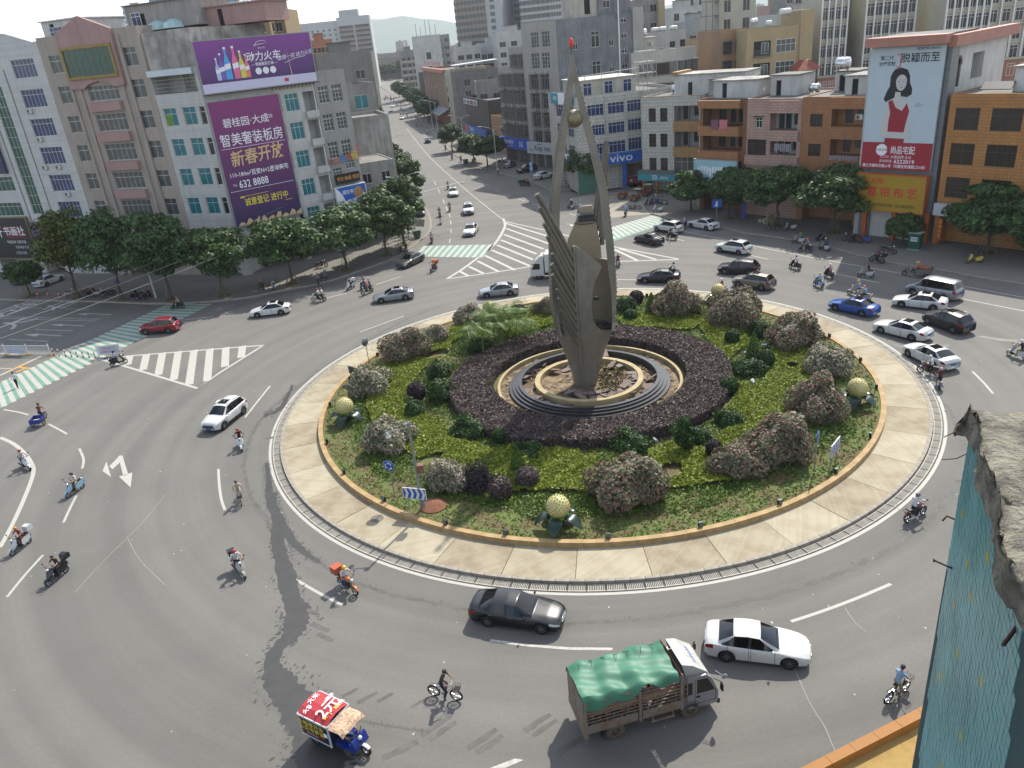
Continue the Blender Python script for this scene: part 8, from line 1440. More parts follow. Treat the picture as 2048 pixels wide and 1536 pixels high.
# walkers
person('walk',-48.25,70.7,0,1.9,'white','black','hair','','man in white shirt walking on the left zebra crossing','people on foot');person('walk',24.96,139.75,0,4.4,'white','black','hair','','person in white standing by the silver car at the phone shop','people on foot');person('walk',26.29,125.23,0,3.4,'cream','khaki','hair','','person in cream standing by the scooters at the teal shop','people on foot')
person('walk',-23.22,95.62,.15,1,'grey','black','hair','','person in grey standing at the left kerb by the bicycle','people on foot');person('walk',-12.92,107.48,.15,2,'black','black','hair','','person in black standing behind the grey sedan','people on foot');person('walk',36.32,101.95,.15,4,'khaki','khaki','hat','a59a6a','person in khaki with a sun hat on the right pavement','people on foot')

# ================================================================ carts, tricycles, parked trikes
wood_m=M('weathered orange cart','7d5a38',.85,.3,2,col2='6a4630');redcart=M('weathered red cart','743428',.8,.3,2)
def trike(name,p,mat,label,cat='tricycle',canopy=False,cab=True,load=None,group=None,z=0.,seat=True):
    o=E(name,label,cat,(p[0],p[1],z),p[2],group)
    bed=MB().bx(-1.3,.25,-.62,.62,.5,.56)
    for q in ((-1.3,.25,-.64,-.6),(-1.3,.25,.6,.64),(-1.32,-1.28,-.64,.64),(.23,.27,-.64,.64)):bed.bx(*q,.56,.92)
    bed.obj('load_bed',mat,o);pn=MB();[pn.bx(-1.2+.28*i,-1.15+.28*i,s*.66-.02,s*.66+.02,.5,.95) for i in range(6) for s in (1,-1)];pn.obj('bed_rib',mat,o)
    MB().tube([(-1.1,0,.45),(.9,0,.42)],.05,6).tube([(1.2,0,.95),(1.36,0,.3)],.035,6).tube([(1.0,-.34,1.05),(1.15,0,1.0),(1.0,.34,1.05)],.02,6).obj('frame',trim,o)
    if seat:MB().bx(.35,.7,-.25,.25,.62,.75).obj('seat',seat_m,o);MB().xz([(.75,.4),(1.1,.4),(1.2,.95),(1.1,.95),(.95,.5),(.75,.5)],-.28,.28).obj('front_body',mat,o)
    if cab:
        c=MB();[c.cyl((x,s*.55,.6),(x,s*.55,1.75),.022,n=5) for x in (.3,1.1) for s in (1,-1)];[c.cyl((.3,s*.55,1.75),(1.1,s*.55,1.75),.022,n=5) for s in (1,-1)];[c.cyl((x,-.55,1.75),(x,.55,1.75),.022,n=5) for x in (.3,1.1)];c.obj('cab_frame',mat,o)
        if canopy:MB().bx(.15,1.25,-.65,.65,1.76,1.82).obj('canopy',M('pale canvas','a59c88',.8,.2),o)
    for x,y in ((1.36,0),(-.75,.5),(-.75,-.5)):O('rim',swr,O('wheel',sw_,o,(x,y,.28)))
    MB().sph((1.2,0,.92),.07,8,6).obj('headlight',lampw,o)
    if load:load(o)
    return o
for p,mt,cv,lb in (((22.01,131.0,0.988),wood_m,False,'weathered orange cargo trike nearest the phone shop road'),((23.64,128.36,0.912),wood_m,True,'weathered ochre cargo trike in front of its neighbour'),((26.06,131.27,1.009),redcart,True,'weathered red cargo trike with canopy at the teal shop'),((26.15,135.64,-2.342),redcart,False,'red cargo trike behind the ochre ones'),((18.83,140.22,1.852),wood_m,True,'ochre trike with a dark cover before the red banner')):trike('cargo_trike',p,mt,lb,canopy=cv,group='cargo trikes parked at the phone shop corner')
def _load(c):return lambda o:MB().sph((-.5,0,.95),.5,10,6,0,(1.3,1,.5)).obj('load',c,o)
trike('cargo_trike',(43.58,76.48,2.492),M('grey timber','6d675f',.85,.25,3),'grey box cart with an orange vested driver on the right road',cab=False,load=_load(M('red sacks','7a4a40',.9,.4,5)));person('scoot',43.58-.0,76.48,.02,2.492,'orange','black','hat','b58a3a','driver in orange vest with straw hat on the grey box cart')
trike('cargo_trike',(6.44,152.54,-0.97),M('dark green cart','2f3a2c',.8,.2),'dark green refuse cart with an orange driver on the north road',cab=False);person('scoot',6.44+.3,152.54,.02,-0.97,'orange','orange','hat','b5602a','street cleaner in orange on the dark green refuse cart')
pc_=(-41.22,61.8,1.667);o=E('pedal_cart','pedal tricycle with blue cargo box at the left edge','tricycle',(pc_[0],pc_[1],0),pc_[2]);bx_=MB();[bx_.bx(*q) for q in ((-1.25,-.35,-.42,.42,.4,.44),(-1.25,-.35,-.44,-.41,.44,.78),(-1.25,-.35,.41,.44,.44,.78),(-1.27,-1.24,-.44,.44,.44,.78),(-.37,-.33,-.44,.44,.44,.85))];bx_.obj('cargo_box',bl,o);MB().bx(-1.1,-.6,-.3,.3,.44,.6).obj('load',M('pale sack','9a927f',.9,.3),o)
MB().tube([(-.8,0,.36),(.1,0,.32),(.62,0,.75),(.78,0,.33)],.02,6).tube([(.1,0,.32),(-.0,0,.8)],.018,6).tube([(.42,-.28,1.02),(.6,0,.95),(.42,.28,1.02)],.014,6).obj('frame',trim,o);MB().xz([(-.15,.85),(-.12,.9),(.12,.88),(.12,.85)],-.07,.07).obj('saddle',seat_m,o)
for x,y in ((.78,0),(-.8,.5),(-.8,-.5)):O('rim',BW[1],O('wheel',BW[0],o,(x,y,.33)))
person('bike',pc_[0],pc_[1],.0,pc_[2],'check','black','helmet','2a2220','person in dark check shirt pedalling the blue cargo tricycle')
fb_=(22.4,121.77,-0.945);o=E('flatbed_tricycle','empty flatbed pedal tricycle standing by the right crossing','tricycle',(fb_[0],fb_[1],0),fb_[2]);MB().bx(-1.5,-.2,-.45,.45,.5,.55).obj('load_bed',M('bare plank','77705f',.9,.25,2),o);MB().tube([(-.8,0,.36),(.1,0,.32),(.62,0,.75),(.78,0,.33)],.02,6).tube([(.1,0,.32),(0,0,.8)],.018,6).tube([(.42,-.28,1.02),(.6,0,.95),(.42,.28,1.02)],.014,6).obj('frame',trim,o);MB().xz([(-.15,.85),(-.12,.9),(.12,.88),(.12,.85)],-.07,.07).obj('saddle',seat_m,o)
for x,y in ((.78,0),(-.8,.5),(-.8,-.5)):O('rim',BW[1],O('wheel',BW[0],o,(x,y,.33)))
person('scoot',ap[0]+.55*cos(ap[2]),ap[1]+.55*sin(ap[2]),-.12,ap[2],'lblue','denim','helmet','2a2a30','driver under the flowered canopy of the advertising tricycle')
# ================================================================ lamps, signs, fence, bollards
pole_m=M('white lamp post','a9aaa8',.5,.08);grey_pole=M('grey pole','7b7d7d',.5,.1,metal=.3)
def lamp_mesh():
    p=MB().tube([(0,0,0),(0,0,1.2),(0,0,9)],[.14,.11,.07],8);a=MB().tube([(0,0,8.6),(.7,0,9.3),(2.4,0,9.75)],[.05,.045,.03],6).tube([(0,0,8.6),(-.5,0,9.1),(-1.5,0,9.35)],[.05,.04,.03],6);h=MB().cb((2.8,0,9.78),(.9,.26,.12),ry=-.1).cb((-1.8,0,9.36),(.7,.22,.1),ry=.1);return p.data('post',pole_m),a.data('arm',pole_m),h.data('lamp_head',pole_m)
LM=lamp_mesh()
def lamp(p,rz,label):o=E('street_lamp',label,'street lamp',p,rz,'street lamps');[O(n,d,o) for n,d in zip(('post','arm','lamp_head'),LM)];return o
for p,a,lb in (((-44.94,97.8,0.15),2.0,'street lamp rising out of the left trees'),((1.52,170.59,0.15),3.2,'street lamp before the carrier shop'),((-6.01,204.26,0.15),3.2,'street lamp left of the carrier shop trees'),((-17.89,274.23,0.15),3.2,'street lamp before the terracotta hotel'),((-15.89,267.79,0.15),3.3,'second street lamp close to the hotel arcade'),((-13.37,116.58,0.15),-.2,'street lamp with red flag at the corner of the north road')):lamp(p,a,lb)
for i,y in enumerate((300,340,385,435,490)):lamp((EK(y)+.8,y,.15),3.2,ORD[i]+' far street lamp up the east side of the north road')
for i,y in enumerate((170,205,245,300)):lamp((WK(y)-.8,y,.15),0,ORD[i]+' street lamp up the west side of the north road')
o=E('flag','small red flag hung on the corner street lamp','flag',(-13.37,116.58,0.15));MB().add([(.1,0,4.4),(.9,.1,4.1),(1.0,.1,3.2),(.5,0,2.9),(.1,0,3.4)],[(0,1,2,3,4)]).xz([(.1,3.4),(.1,4.4),(.13,4.4),(.13,3.4)],-.02,.02).obj('cloth',M('flag red','8e1c1c',.8,.1),o)
o=E('camera_mast','white traffic camera mast with long arm at the north road','mast',(-13.16,117.78,0.15));MB().tube([(.8,0,0),(.8,0,6.4)],[.13,.09],8).tube([(.8,0,6.2),(9,6,6.6)],[.07,.04],6).obj('post',pole_m,o);MB().cb((8.8,5.8,6.3),(.4,.2,.2)).cb((7.2,4.6,6.25),(.35,.2,.2)).obj('camera',pole_m,o)
# camera pole in the garden
o=E('camera_pole','grey camera pole with dome camera and rusty box in the roundabout lawn','camera pole',(-6.39,41.16,0.5));MB().tube([(0,0,0),(0,0,1),(0,0,6.1)],[.12,.1,.07],8).tube([(0,0,5.75),(-1.35,-.1,5.6)],.04,6).obj('post',grey_pole,o);MB().cyl((-1.3,-.1,5.6),(-1.3,-.1,5.35),.1,n=10).sph((-1.3,-.1,5.3),.15,10,8).obj('dome_camera',M('camera white','b5b5b3',.3,.05),o);MB().bx(.08,.5,-.2,.2,2.6,3.15).obj('cabinet',M('rusty cabinet','6d4f40',.8,.35,4),o);MB().cb((-.05,0,5.95),(.3,.12,.12)).obj('bracket',grey_pole,o);MB().lathe([(.9,0),(.5,.18),(0,.25)],10,0,(.7,.2,0)).obj('spoil_heap',M('red earth','6f4a35',.95,.3,5),o)
sgb=M('road sign blue','123f8e',.4,.06);sgw=M('road sign white','b3b6b8',.4,.03);sgk=M('sign back grey','6f7375',.4,.1,metal=.4)
def round_sign(p,rz,H,label,facing=True):
    o=E('roundabout_sign',label,'road sign',p,rz,'roundabout signs');MB().cyl((0,.05,0),(0,.05,H),.035,n=6).obj('post',grey_pole,o);f=MB().lathe([(0,-.02),(.4,-.02),(.4,.015),(0,.015)],24,0,(0,0,H-.1),axis='y');f.obj('sign_face',sgb if facing else sgk,o)
    m=MB().lathe([(.385,-.026),(.4,-.026)],24,0,(0,0,H-.1),axis='y')
    for k in range(3):
        a0=2*pi*k/3+.4;pts=[(.24*cos(a0+t),-.028,H-.1+.24*sin(a0+t)) for t in np.linspace(0,1.1,6)];m.strip([(p_[0]*1.0+.0,p_[1],p_[2]) for p_ in [((.27)*cos(a0+t),-.028,H-.1+.27*sin(a0+t)) for t in np.linspace(0,1.1,6)]],[((.19)*cos(a0+t),-.028,H-.1+.19*sin(a0+t)) for t in np.linspace(0,1.1,6)]);t=a0+1.1;m.add([(.33*cos(t),-.028,H-.1+.33*sin(t)),(.13*cos(t),-.028,H-.1+.13*sin(t)),(.23*cos(t+.45),-.028,H-.1+.23*sin(t+.45))],[(0,1,2)])
    if facing:m.obj('arrow_ring',sgw,o)
def chevron(p,rz,w,h,label,back=False,z0=.75):
    o=E('chevron_board',label,'road sign',p,rz,'chevron boards');MB().bx(-w/2,w/2,-.02,.02,z0,z0+h).obj('panel',sgb if not back else M('board dark','2b2d2e',.5,.1),o);pm_=MB();[pm_.cyl((x,.05,0),(x,.05,z0+h),.035,n=6) for x in (-w*.36,w*.36)];pm_.obj('post',grey_pole,o)
    m=MB();n=4
    for i in range(n):
        x=-w/2+w*(i+.15)/n;k=w/n*.48;m.add([(x,-.024,z0),(x+k,-.024,z0),(x+k*1.7,-.024,z0+h/2),(x+k,-.024,z0+h),(x,-.024,z0+h),(x+k*.7,-.024,z0+h/2)],[(0,1,2,5),(5,2,3,4)])
    if not back:m.obj('chevron',sgw,o);fr=MB();[fr.bx(*q) for q in ((-w/2-.03,w/2+.03,-.03,.03,z0-.03,z0),(-w/2-.03,w/2+.03,-.03,.03,z0+h,z0+h+.03),(-w/2-.03,-w/2,-.03,.03,z0,z0+h),(w/2,w/2+.03,-.03,.03,z0,z0+h))];fr.obj('frame',sgw,o)
round_sign((-8.31,42.67,0.5),-.45,2.5,'blue roundabout sign left of the camera pole');round_sign((18.24,40.71,0.5),1.0,2.6,'blue roundabout sign seen nearly edge on at the right');round_sign((-13.0,66.35,0.5),-1.2+pi/2*0-1.0,2.3,'grey back of a round sign at the far left of the island',False)
chevron((-6.74,41.17,0.5),-.35,1.5,.72,'blue and white chevron board under the camera pole');chevron((19.77,41.52,0.5),.85,1.5,.8,'blue and white chevron board at the right of the island');chevron((-13.58,62.29,0.5),2.4,1.6,.7,'dark back of a chevron board at the left of the island',True)
MB().lathe([(.42,0),(.42,.012),(0,.012)],18,sm=False).obj('manhole_cover',M('manhole iron','5f5a50',.7,.3,8),isl,(*(-9.29,40.96),.195))
# pedestrian sign, postal box, bins
o=E('crossing_sign','square blue pedestrian crossing sign at the right pavement','road sign',(30.71,106.04,0.15));MB().cyl((0,0,0),(0,0,3.4),.05,n=6).obj('post',grey_pole,o);MB().cb((0,-.05,3.0),(1.3,.04,1.15),rz=-.1).obj('sign_face',sgb,o);MB().add([(-.35,-.08,2.6),(.3,-.08,2.6),(.05,-.08,3.35),(-.1,-.08,3.35)],[(0,1,2,3)]).obj('walker_mark',sgw,o)
o=E('postal_box','green postal box with white panel beside the small light tree','post box',(47.92,85.64,0.15),-.85);MB().bx(-.65,.65,-.5,.5,.12,1.9).obj('casing',M('postal green','174a38',.45,.1),o);MB().bx(-.72,.72,-.57,.57,1.9,2.0).bx(-.7,.7,-.55,.55,0,.12).obj('trim_band',M('postal plinth','7f8a80',.6,.1),o);MB().bx(-.38,.38,-.53,-.5,1.0,1.5).obj('white_panel',sgw,o);m=MB();wtext(m,'中国邮政',0,1.25,-.535,.2);m.obj('lettering',M('postal green','174a38'),o)
for p,lb in (((-5.54,186.88,0.15),'green wheeled bin at the kerb of the north road'),((-12.07,116.67,0.15),'grey green bin on the corner of the left pavement')):o=E('wheeled_bin',lb,'bin',p,.4);MB().add([(-.4,-.35,.1),(.4,-.35,.1),(.4,.35,.1),(-.4,.35,.1),(-.5,-.45,1.1),(.5,-.45,1.1),(.5,.45,1.1),(-.5,.45,1.1)],[(3,2,1,0),(0,1,5,4),(1,2,6,5),(2,3,7,6),(3,0,4,7),(4,5,6,7)]).obj('body',M('bin green','33493d',.6,.15),o);MB().bx(-.53,.53,-.48,.5,1.1,1.2).obj('lid',M('bin lid','4a5a50',.6,.1),o)
# fence and bollards of the left crossing
wfen=M('white fence paint','b0b2b4',.5,.08);ad_m=M('fence poster','a9aeb8',.5,.12,2);bol_r=M('bollard red','6f2320',.5,.1);bol_k=M('bollard base','2b2422',.6,.1)
fa,fb2=Vector((*(-58.11,81.98),0)),Vector((*(-49.54,79.66),0));fd=(fb2-fa).normalized();FL=(fb2-fa).length;o=E('traffic_fence','white slatted traffic fence with poster panels at the left edge','fence',tuple(fa),atan2(fd.y,fd.x));npn=max(3,round(FL/3.0));pw_=FL/npn
for i in range(npn+1):MB().bx(pw_*i-.05,pw_*i+.05,-.05,.05,0,1.25).sph((pw_*i,0,1.28),.06,6,5).obj('post',wfen,o);MB().bx(pw_*i-.25,pw_*i+.25,-.2,.2,0,.1).obj('foot',M('yellow foot','97793a',.7,.2),o)
bar=MB().bx(-.018,.018,-.015,.015,.22,1.08).data('slat',wfen)
for i in range(npn):
    rl=MB();[rl.bx(pw_*i+.05,pw_*(i+1)-.05,-.025,.025,z,z+.05) for z in (.17,1.08)];rl.obj('rail',wfen,o);k=int(pw_/.16)
    for j in range(1,k):O('slat',bar,o,(pw_*i+pw_*j/k,0,0))
    if i % 2==1:MB().bx(pw_*i+.2,pw_*i+pw_-.2,-.05,-.03,.25,1.05).obj('poster',ad_m,o)
bp=[(-49.08,79.39,0.0),(-48.26,78.96,0.0),(-47.41,78.66,0.0),(-46.66,78.39,0.0),(-45.87,78.03,0.0),(-45.1,77.76,0.0),(-44.33,77.48,0.0),(-43.53,77.13,0.0)];bd=[MB().lathe([(.055,.02),(.055,.22)],10).lathe([(.055,.42),(.055,.62)],10),MB().lathe([(.055,.22),(.055,.42)],10).lathe([(.055,.62),(.055,.82),(0,.84)],10)]
bd=[bd[0].data('red_band',bol_r),bd[1].data('white_band',wfen),MB().lathe([(.13,0),(.12,.03),(.06,.05)],10).data('base',bol_k)]
for i,p in enumerate(bp):o=E('bollard',ORD[i]+' red and white bollard from the white traffic fence across the left crossing','bollard',p,0,'bollards across the left crossing');[O(n,d,o) for n,d in zip(('red_band','white_band','base'),bd)]
o=E('bollard','single red bollard right of the white poster barrier','bollard',(-40.54,77.09,0.0));[O(n,d,o) for n,d in zip(('red_band','white_band','base'),bd)]
pb_,pq=Vector((*(-43.15,77.23),0)),Vector((*(-40.84,77.32),0));o=E('poster_barrier','white barrier with pink lettered poster at the end of the bollards','barrier',tuple(pb_),atan2((pq-pb_).y,(pq-pb_).x));L_=(pq-pb_).length;MB().bx(-.05,.05,-.05,.05,0,1.35).bx(L_-.05,L_+.05,-.05,.05,0,1.35).bx(.05,L_-.05,-.03,.03,1.2,1.27).bx(.05,L_-.05,-.03,.03,.22,.28).obj('frame',wfen,o);MB().bx(.1,L_-.1,-.02,.0,.3,1.18).obj('poster',ad_m,o);m=MB();wtext(m,'文明出行',L_*.5,.92,-.03,.26,w=L_*.6);wtext(m,'平安廉江 安全出行',L_*.5,.55,-.03,.2,w=L_*.7);m.obj('lettering',M('pink lettering','9c4a58',.5),o)
cn=[MB().lathe([(.2,0),(.2,.03),(.15,.04),(.11,.28)],10).lathe([(.08,.42),(.03,.7),(0,.7)],10),MB().lathe([(.11,.28),(.08,.42)],10)];cn=[cn[0].data('cone_body',M('cone red','9c3322',.5,.1)),cn[1].data('white_band',wfen)]
for i,(x,y) in enumerate([(-64.14,105.02),(-62.38,104.43),(-60.49,103.69),(-59.5,103.37)]):o=E('traffic_cone',ORD[i]+' red and white traffic cone from the small thin tree on the left pavement','traffic cone',(x,y,.15),0,'traffic cones on the left pavement');O('cone_body',cn[0],o);O('white_band',cn[1],o)
o=E('street_name_sign','small blue street sign on the left pavement','sign',(-49.74,98.95,0.15),-.4);MB().cyl((0,0,0),(0,0,2.6),.04,n=6).obj('post',grey_pole,o);MB().bx(-.55,.55,-.08,-.05,2.1,2.5).obj('sign_face',sgb,o)
# red banner at the phone shop corner
ra_,rb_=Vector((*(15.26,140.21),0)),Vector((*(21.58,140.66),0));o=E('red_banner','large red standing banner with white lettering at the phone shop corner','banner',tuple(ra_),atan2((rb_-ra_).y,(rb_-ra_).x));L_=(rb_-ra_).length;MB().bx(0,L_,0,.12,.2,3.1).obj('panel',M('banner bright red','7f2020',.6,.1),o);m=MB();wtext(m,'财富引擎',L_*.28,2.1,-.01,1.0,bold=.01,w=L_*.46);wtext(m,'领航金融',L_*.75,2.1,-.01,1.0,bold=.01,w=L_*.42);m.bx(.3,L_-.3,-.012,0,1.35,1.42);m.bx(.3,L_-.3,-.012,0,.55,.75);m.obj('lettering',tx_w,o);MB().bx(0,.12,.12,.8,0,3.1).bx(L_-.12,L_,.12,.8,0,3.1).obj('leg',steel,o)
for p,tx,lb in (((7.92,152.48,0.15),'禁停','narrow blue hanging sign at the carrier pavement kerb'),((14.16,152.2,0.15),'文化','blue hanging shop sign left of the round tree')):o=E('hanging_sign',lb,'sign',p,-.2);MB().cyl((0,0,0),(0,0,4.4),.05,n=6).obj('post',grey_pole,o);MB().bx(-.3 if tx=='禁停' else -1.2,.3 if tx=='禁停' else 1.6,-.1,-.05,2.2,4.2).obj('panel',M('sky blue sign','1f6f9c',.5,.08),o);m=MB();[wtext(m,c,(0 if tx=='禁停' else .2),3.7-.8*i,-.11,.7) for i,c in enumerate(tx)];m.obj('lettering',tx_w,o)
# things on the right pavement
for i,(p,c,lb) in enumerate((((36.78,103.88,0.15),'b0aea6','white old tyre leaning on the right pavement'),((36.43,104.67,0.15),'a59e90','pale sack of goods beside the old tyre'))):
    if i==0:o=tag(MB().lathe([(.3+.11*cos(t),.11*sin(t)) for t in np.linspace(0,2*pi,9)],18,axis='y').obj('old_tyre',M('white tyre',c,.7,.2),None,(p[0],p[1],.55),.4),lb,'tyre')
    else:tag(MB().sph((0,0,.3),.38,10,8,0,(1,.8,.85)).obj('sack',M('pale sack','9a927f'),None,p),lb,'sack')
tag(MB().bx(-.35,.35,-.03,.03,0,1.3).obj('plywood_board',M('plywood','8f7a55',.8,.2,3),None,(37.65,103.79,0.15),.3),'plywood board leaning under the right trees','board')
o=E('poster_stand','tall poster stand with a pale picture under the right trees','poster stand',(35.03,107.25,0.15),-.6);MB().bx(-.8,.8,-.08,.08,2.6,4.6).obj('poster',M('pale poster','a3a8a4',.6,.3,2),o);MB().bx(-.5,.1,-.08,.08,.2,2.5).obj('blue_panel',M('indigo panel','3c3f7a',.6,.3,3),o)
# yellow globes
gl_m=M('yellow globe shell','a89f68',.5,.1,2,col2='b0a878');st_m=M('globe stud','958a4f',.5,.1);lf_m=M('green leaf shell','1a2f24',.3,.15,1.5);gb_m=M('bright green cup','3f6f1a',.4,.1)
std=MB().sph((0,0,0),.055,6,4,0,(1,1,.8)).data('stud',st_m)
def globe(p,R,label):
    o=E('globe_lamp',label,'globe lamp',(p[0],p[1],.45),random.random()*3,'yellow globe lamps of the roundabout');MB().cyl((0,0,0),(0,0,.75),.3,.38,12).obj('base',M('lamp base','3a3428',.7,.2),o);MB().lathe([(.35,.55),(.6,.7),(.62,.8),(.3,.82)],16).obj('cup',gb_m,o);g_=MB().sph((0,0,.75+R*.92),R,28,18).obj('globe',gl_m,o)
    n=150
    for i in range(n):
        z=1-2*(i+.5)/n;a=i*2.39996
        if z<-.85:continue
        q=math.sqrt(1-z*z);v=Vector((q*cos(a),q*sin(a),z));s=O('stud',std,g_,tuple(v*R*1.003+Vector((0,0,.75+R*.92))));s.rotation_euler=v.to_track_quat('Z','Y').to_euler()
    for k in range(5):
        a=2*pi*k/5+.5;lf=MB();A=[]
        for i in range(9):
            t=i/8;r_=.35+1.15*t;z=.72+.3*sin(t*2.6)-.62*t*t;w=.42*sin(pi*min(1,t*.93+.05))**.8;A.append([(r_,-w,z-.03),(r_,-w*.5,z+.03),(r_,0,z-.02),(r_,w*.5,z+.03),(r_,w,z-.03)])
        V=[p_ for q in A for p_ in q];F=[(i*5+j,(i+1)*5+j,(i+1)*5+j+1,i*5+j+1) for i in range(8) for j in range(4)];lf.add(V,F,0,True);lf.add([(x,y,z-.03) for x,y,z in V],[f[::-1] for f in F],0,True);q=lf.obj('leaf',lf_m,o);q.rotation_euler.z=a
for p,R,lb in (((1.94,37.84,0.5),.68,'yellow studded globe lamp at the front of the island'),((-13.22,54.75,0.5),.68,'yellow studded globe lamp at the left of the island'),((-1.53,75.08,0.5),.68,'yellow studded globe lamp at the far side left of the sculpture'),((24.55,49.01,0.5),.68,'yellow studded globe lamp half behind an oleander at the right'),((21.49,73.22,0.5),.68,'yellow studded globe lamp hidden behind the far oleanders')):globe(p,R,lb)
# garden spotlights
sl_d=(MB().bx(-.13,.13,-.06,.1,.12,.42).data('lamp_body',M('spotlight black','151a16',.4,.1)),MB().bx(-.11,.11,-.075,-.06,.15,.39).data('lens',M('spotlight lens','4f5a58',.15,0)),MB().bx(-.05,.05,-.05,.05,0,.12).data('foot',trim))
for x,y in [(-4.86,39.04),(-1.27,37.4),(-8.96,42.38),(-12.2,46.45),(-14.24,51.35),(-15.16,57.92),(4.57,36.05),(9.88,36.25),(14.94,37.65),(19.43,40.35),(23.37,44.23),(27.07,51.18),(28.15,56.17),(27.95,61.69),(-12.42,68.16),(1.15,78.26),(15.15,77.45),(19.81,74.74),(24.45,70.4),(-14.27,63.0)]:
    k_=min((math.dist((x,y),q.location[:2]),q['label']) for q in COL.objects if q.get('group') in ('oleander bushes of the roundabout','yellow globe lamps of the roundabout','roundabout signs'))[1];o=E('garden_spotlight',' '.join(('black kerb spotlight by the '+k_).split()[:14]),'spotlight',(x,y,.42),atan2(y-CY,x-CX)+pi/2,'garden spotlights along the inner kerb');[O(n,d,o) for n,d in zip(('lamp_body','lens','foot'),sl_d)]
for x,y in [(21.78,60.43),(19.85,59.25),(18.59,53.72),(2.23,47.57),(2.46,47.01),(9.41,46.06)]:o=E('bed_floodlight','white bed floodlight among the plants','floodlight',(x,y,.45),random.random()*6,'white bed floodlights');MB().cb((0,0,.45),(.42,.12,.28),rx=.6).obj('lamp_body',wfen,o);MB().cyl((0,0,0),(0,0,.4),.03,n=5).obj('post',wfen,o)
# wires over the left road
for i,(a,b) in enumerate((((-62,70,4.5),(-26,112,9.0)),((-64,62,4.2),(-22,112,8.8)),((-66,54,4.0),(-18,110,8.6)))):
    P_0,P_1=Vector(a),Vector(b);tag(MB().tube([P_0.lerp(P_1,t)-Vector((0,0,1.2*4*t*(1-t))) for t in np.linspace(0,1,14)],.022,4).obj('overhead_wire',M('pale wire','8a8a84',.6)),('uppermost','middle','lowest')[i]+' of the three pale wires slung over the left road','wire','wires over the left road')

for nm_,L_ in ACS.items():
    L_.sort(key=lambda q:(round(q[0]),q[1]));zs=sorted({round(q[0]) for q in L_})
    for q in L_:r_=[p for p in L_ if round(p[0])==round(q[0])];q[2]['label']='air conditioner on the '+nm_+', '+ORD[zs.index(round(q[0]))]+' row down'+(', '+ORD[r_.index(q)]+' along' if len(r_)>1 else '')

# ================================================================ near wall, canopy, road wear, haze
WA=(2.367,3.47);WD=radians(66.17);teal_t=M('teal mosaic tile','55898a',.35,.25,1.1,col2='66979c',streak=.25);yel_t=M('yellow mosaic tile','a08c1c',.35,.12,3);grout=M('mosaic grout','2d4546',.9,.25,3);rough_c=M('rough cast concrete','67635a',.95,.4,7,bump=1,bs=30,col2='807b6c')
nw=E('mosaic_wall','near wall of small teal mosaic tiles with scattered yellow ones under a rough concrete coping','wall',(WA[0],WA[1],0),WD)
MB().bx(-6,.03,-.6,.0,0,24.93).obj('wall',grout,nw)   # local x runs along the wall, local +y is the tiled side
YT={(round(u/.05),round((z-.025)/.05)) for u,z in ((-.13,24.49),(-.82,24.67),(-.44,24.35),(-1.07,24.74),(-1.33,24.88),(-.33,24.05),(-.65,24.31),(-.62,23.91),(-.23,23.4),(-.36,23.53),(-1.11,24.23),(-1.59,24.6),(-.95,23.7),(-.7,23.24))}
td=[MB().cb((0,.0005,0),(.045,.005,.045)).data('tile',m) for m in (teal_t,yel_t)];T_l=[]
for i in range(-46,1):
    for j in range(440,499):
        u,z=i*.05,j*.05+.025
        if u<np.interp(z,[22.5,24.0,25.0],[-2.3,-1.75,-1.42]):continue
        if z>24.92 or u>.02-.11*max(0,24.2-z):continue
        T_l.append((-(u*u*0)+math.dist((WA[0]+u*cos(WD),WA[1]+u*sin(WD),z),(0,0,27)),u,z,(i,j) in YT))
T_l.sort(key=lambda t:(not t[3],t[0]));rest=MB()
for k,(d,u,z,y) in enumerate(T_l):
    jit=random.uniform(-.001,.0008)
    if k<298:o=O('tile',td[y],nw,(u,jit,z));o.rotation_euler.x=random.uniform(-.02,.02)
    else:rest.cb((u,.0005+jit,z),(.045,.005,.045))
stuff(rest.obj('tile_field',teal_t,nw));th=MB()
for k in range(70):
    d,u,z,y=random.choice(T_l[:1100]);L=random.uniform(.05,.22);th.cb((u-.025,.003,z-L/2),(.004,.004,L))
stuff(th.obj('white_grout',M('white grout','8f9a98',.8,.2),nw))
cp=MB();nu,nv=110,34;V=[];g_=np.random.default_rng(3)
for i in range(nu+1):
    for j in range(nv+1):
        u=.12-5.2*i/nu;v=j/nv
        if v<.22:yy,zz0=.03+.02*sin(u*9),24.86+.24*v/.22
        else:yy,zz0=.03-(v-.22)/.78*2.6,25.1+.05*sin((v-.22)*3)
        e=min(1,i/3);V.append((u+.04*g_.normal()*.3-.1*(1-min(1,abs(yy)))*0,yy+.005*g_.normal()+.012*sin(u*5+v*3),(zz0-(.06 if v<.3 and v>.18 else 0)+.007*g_.normal()+.012*sin(u*7+yy*5)+.008*sin(yy*11-u*3))*e+(1-e)*24.8))
cp.add(V,[(i*(nv+1)+j,i*(nv+1)+j+1,(i+1)*(nv+1)+j+1,(i+1)*(nv+1)+j) for i in range(nu) for j in range(nv)],0,True);cp.obj('coping',rough_c,nw)
MB().bx(-6,.1,-2.6,-.62,24.2,24.72).obj('roof_slab',rough_c,nw)
wi=MB();wi.tube([(.02,.0,24.86),(.03,.05,24.88),(.01,.12,24.84)],.003,5).tube([(.03,.0,24.74),(.04,.04,24.7),(.03,.11,24.69)],.003,5).tube([(.03,0,24.32),(.04,.04,24.33),(.03,.06,24.3)],.006,5);wi.obj('wire',M('rusty wire','4a3328',.8,.3),nw)
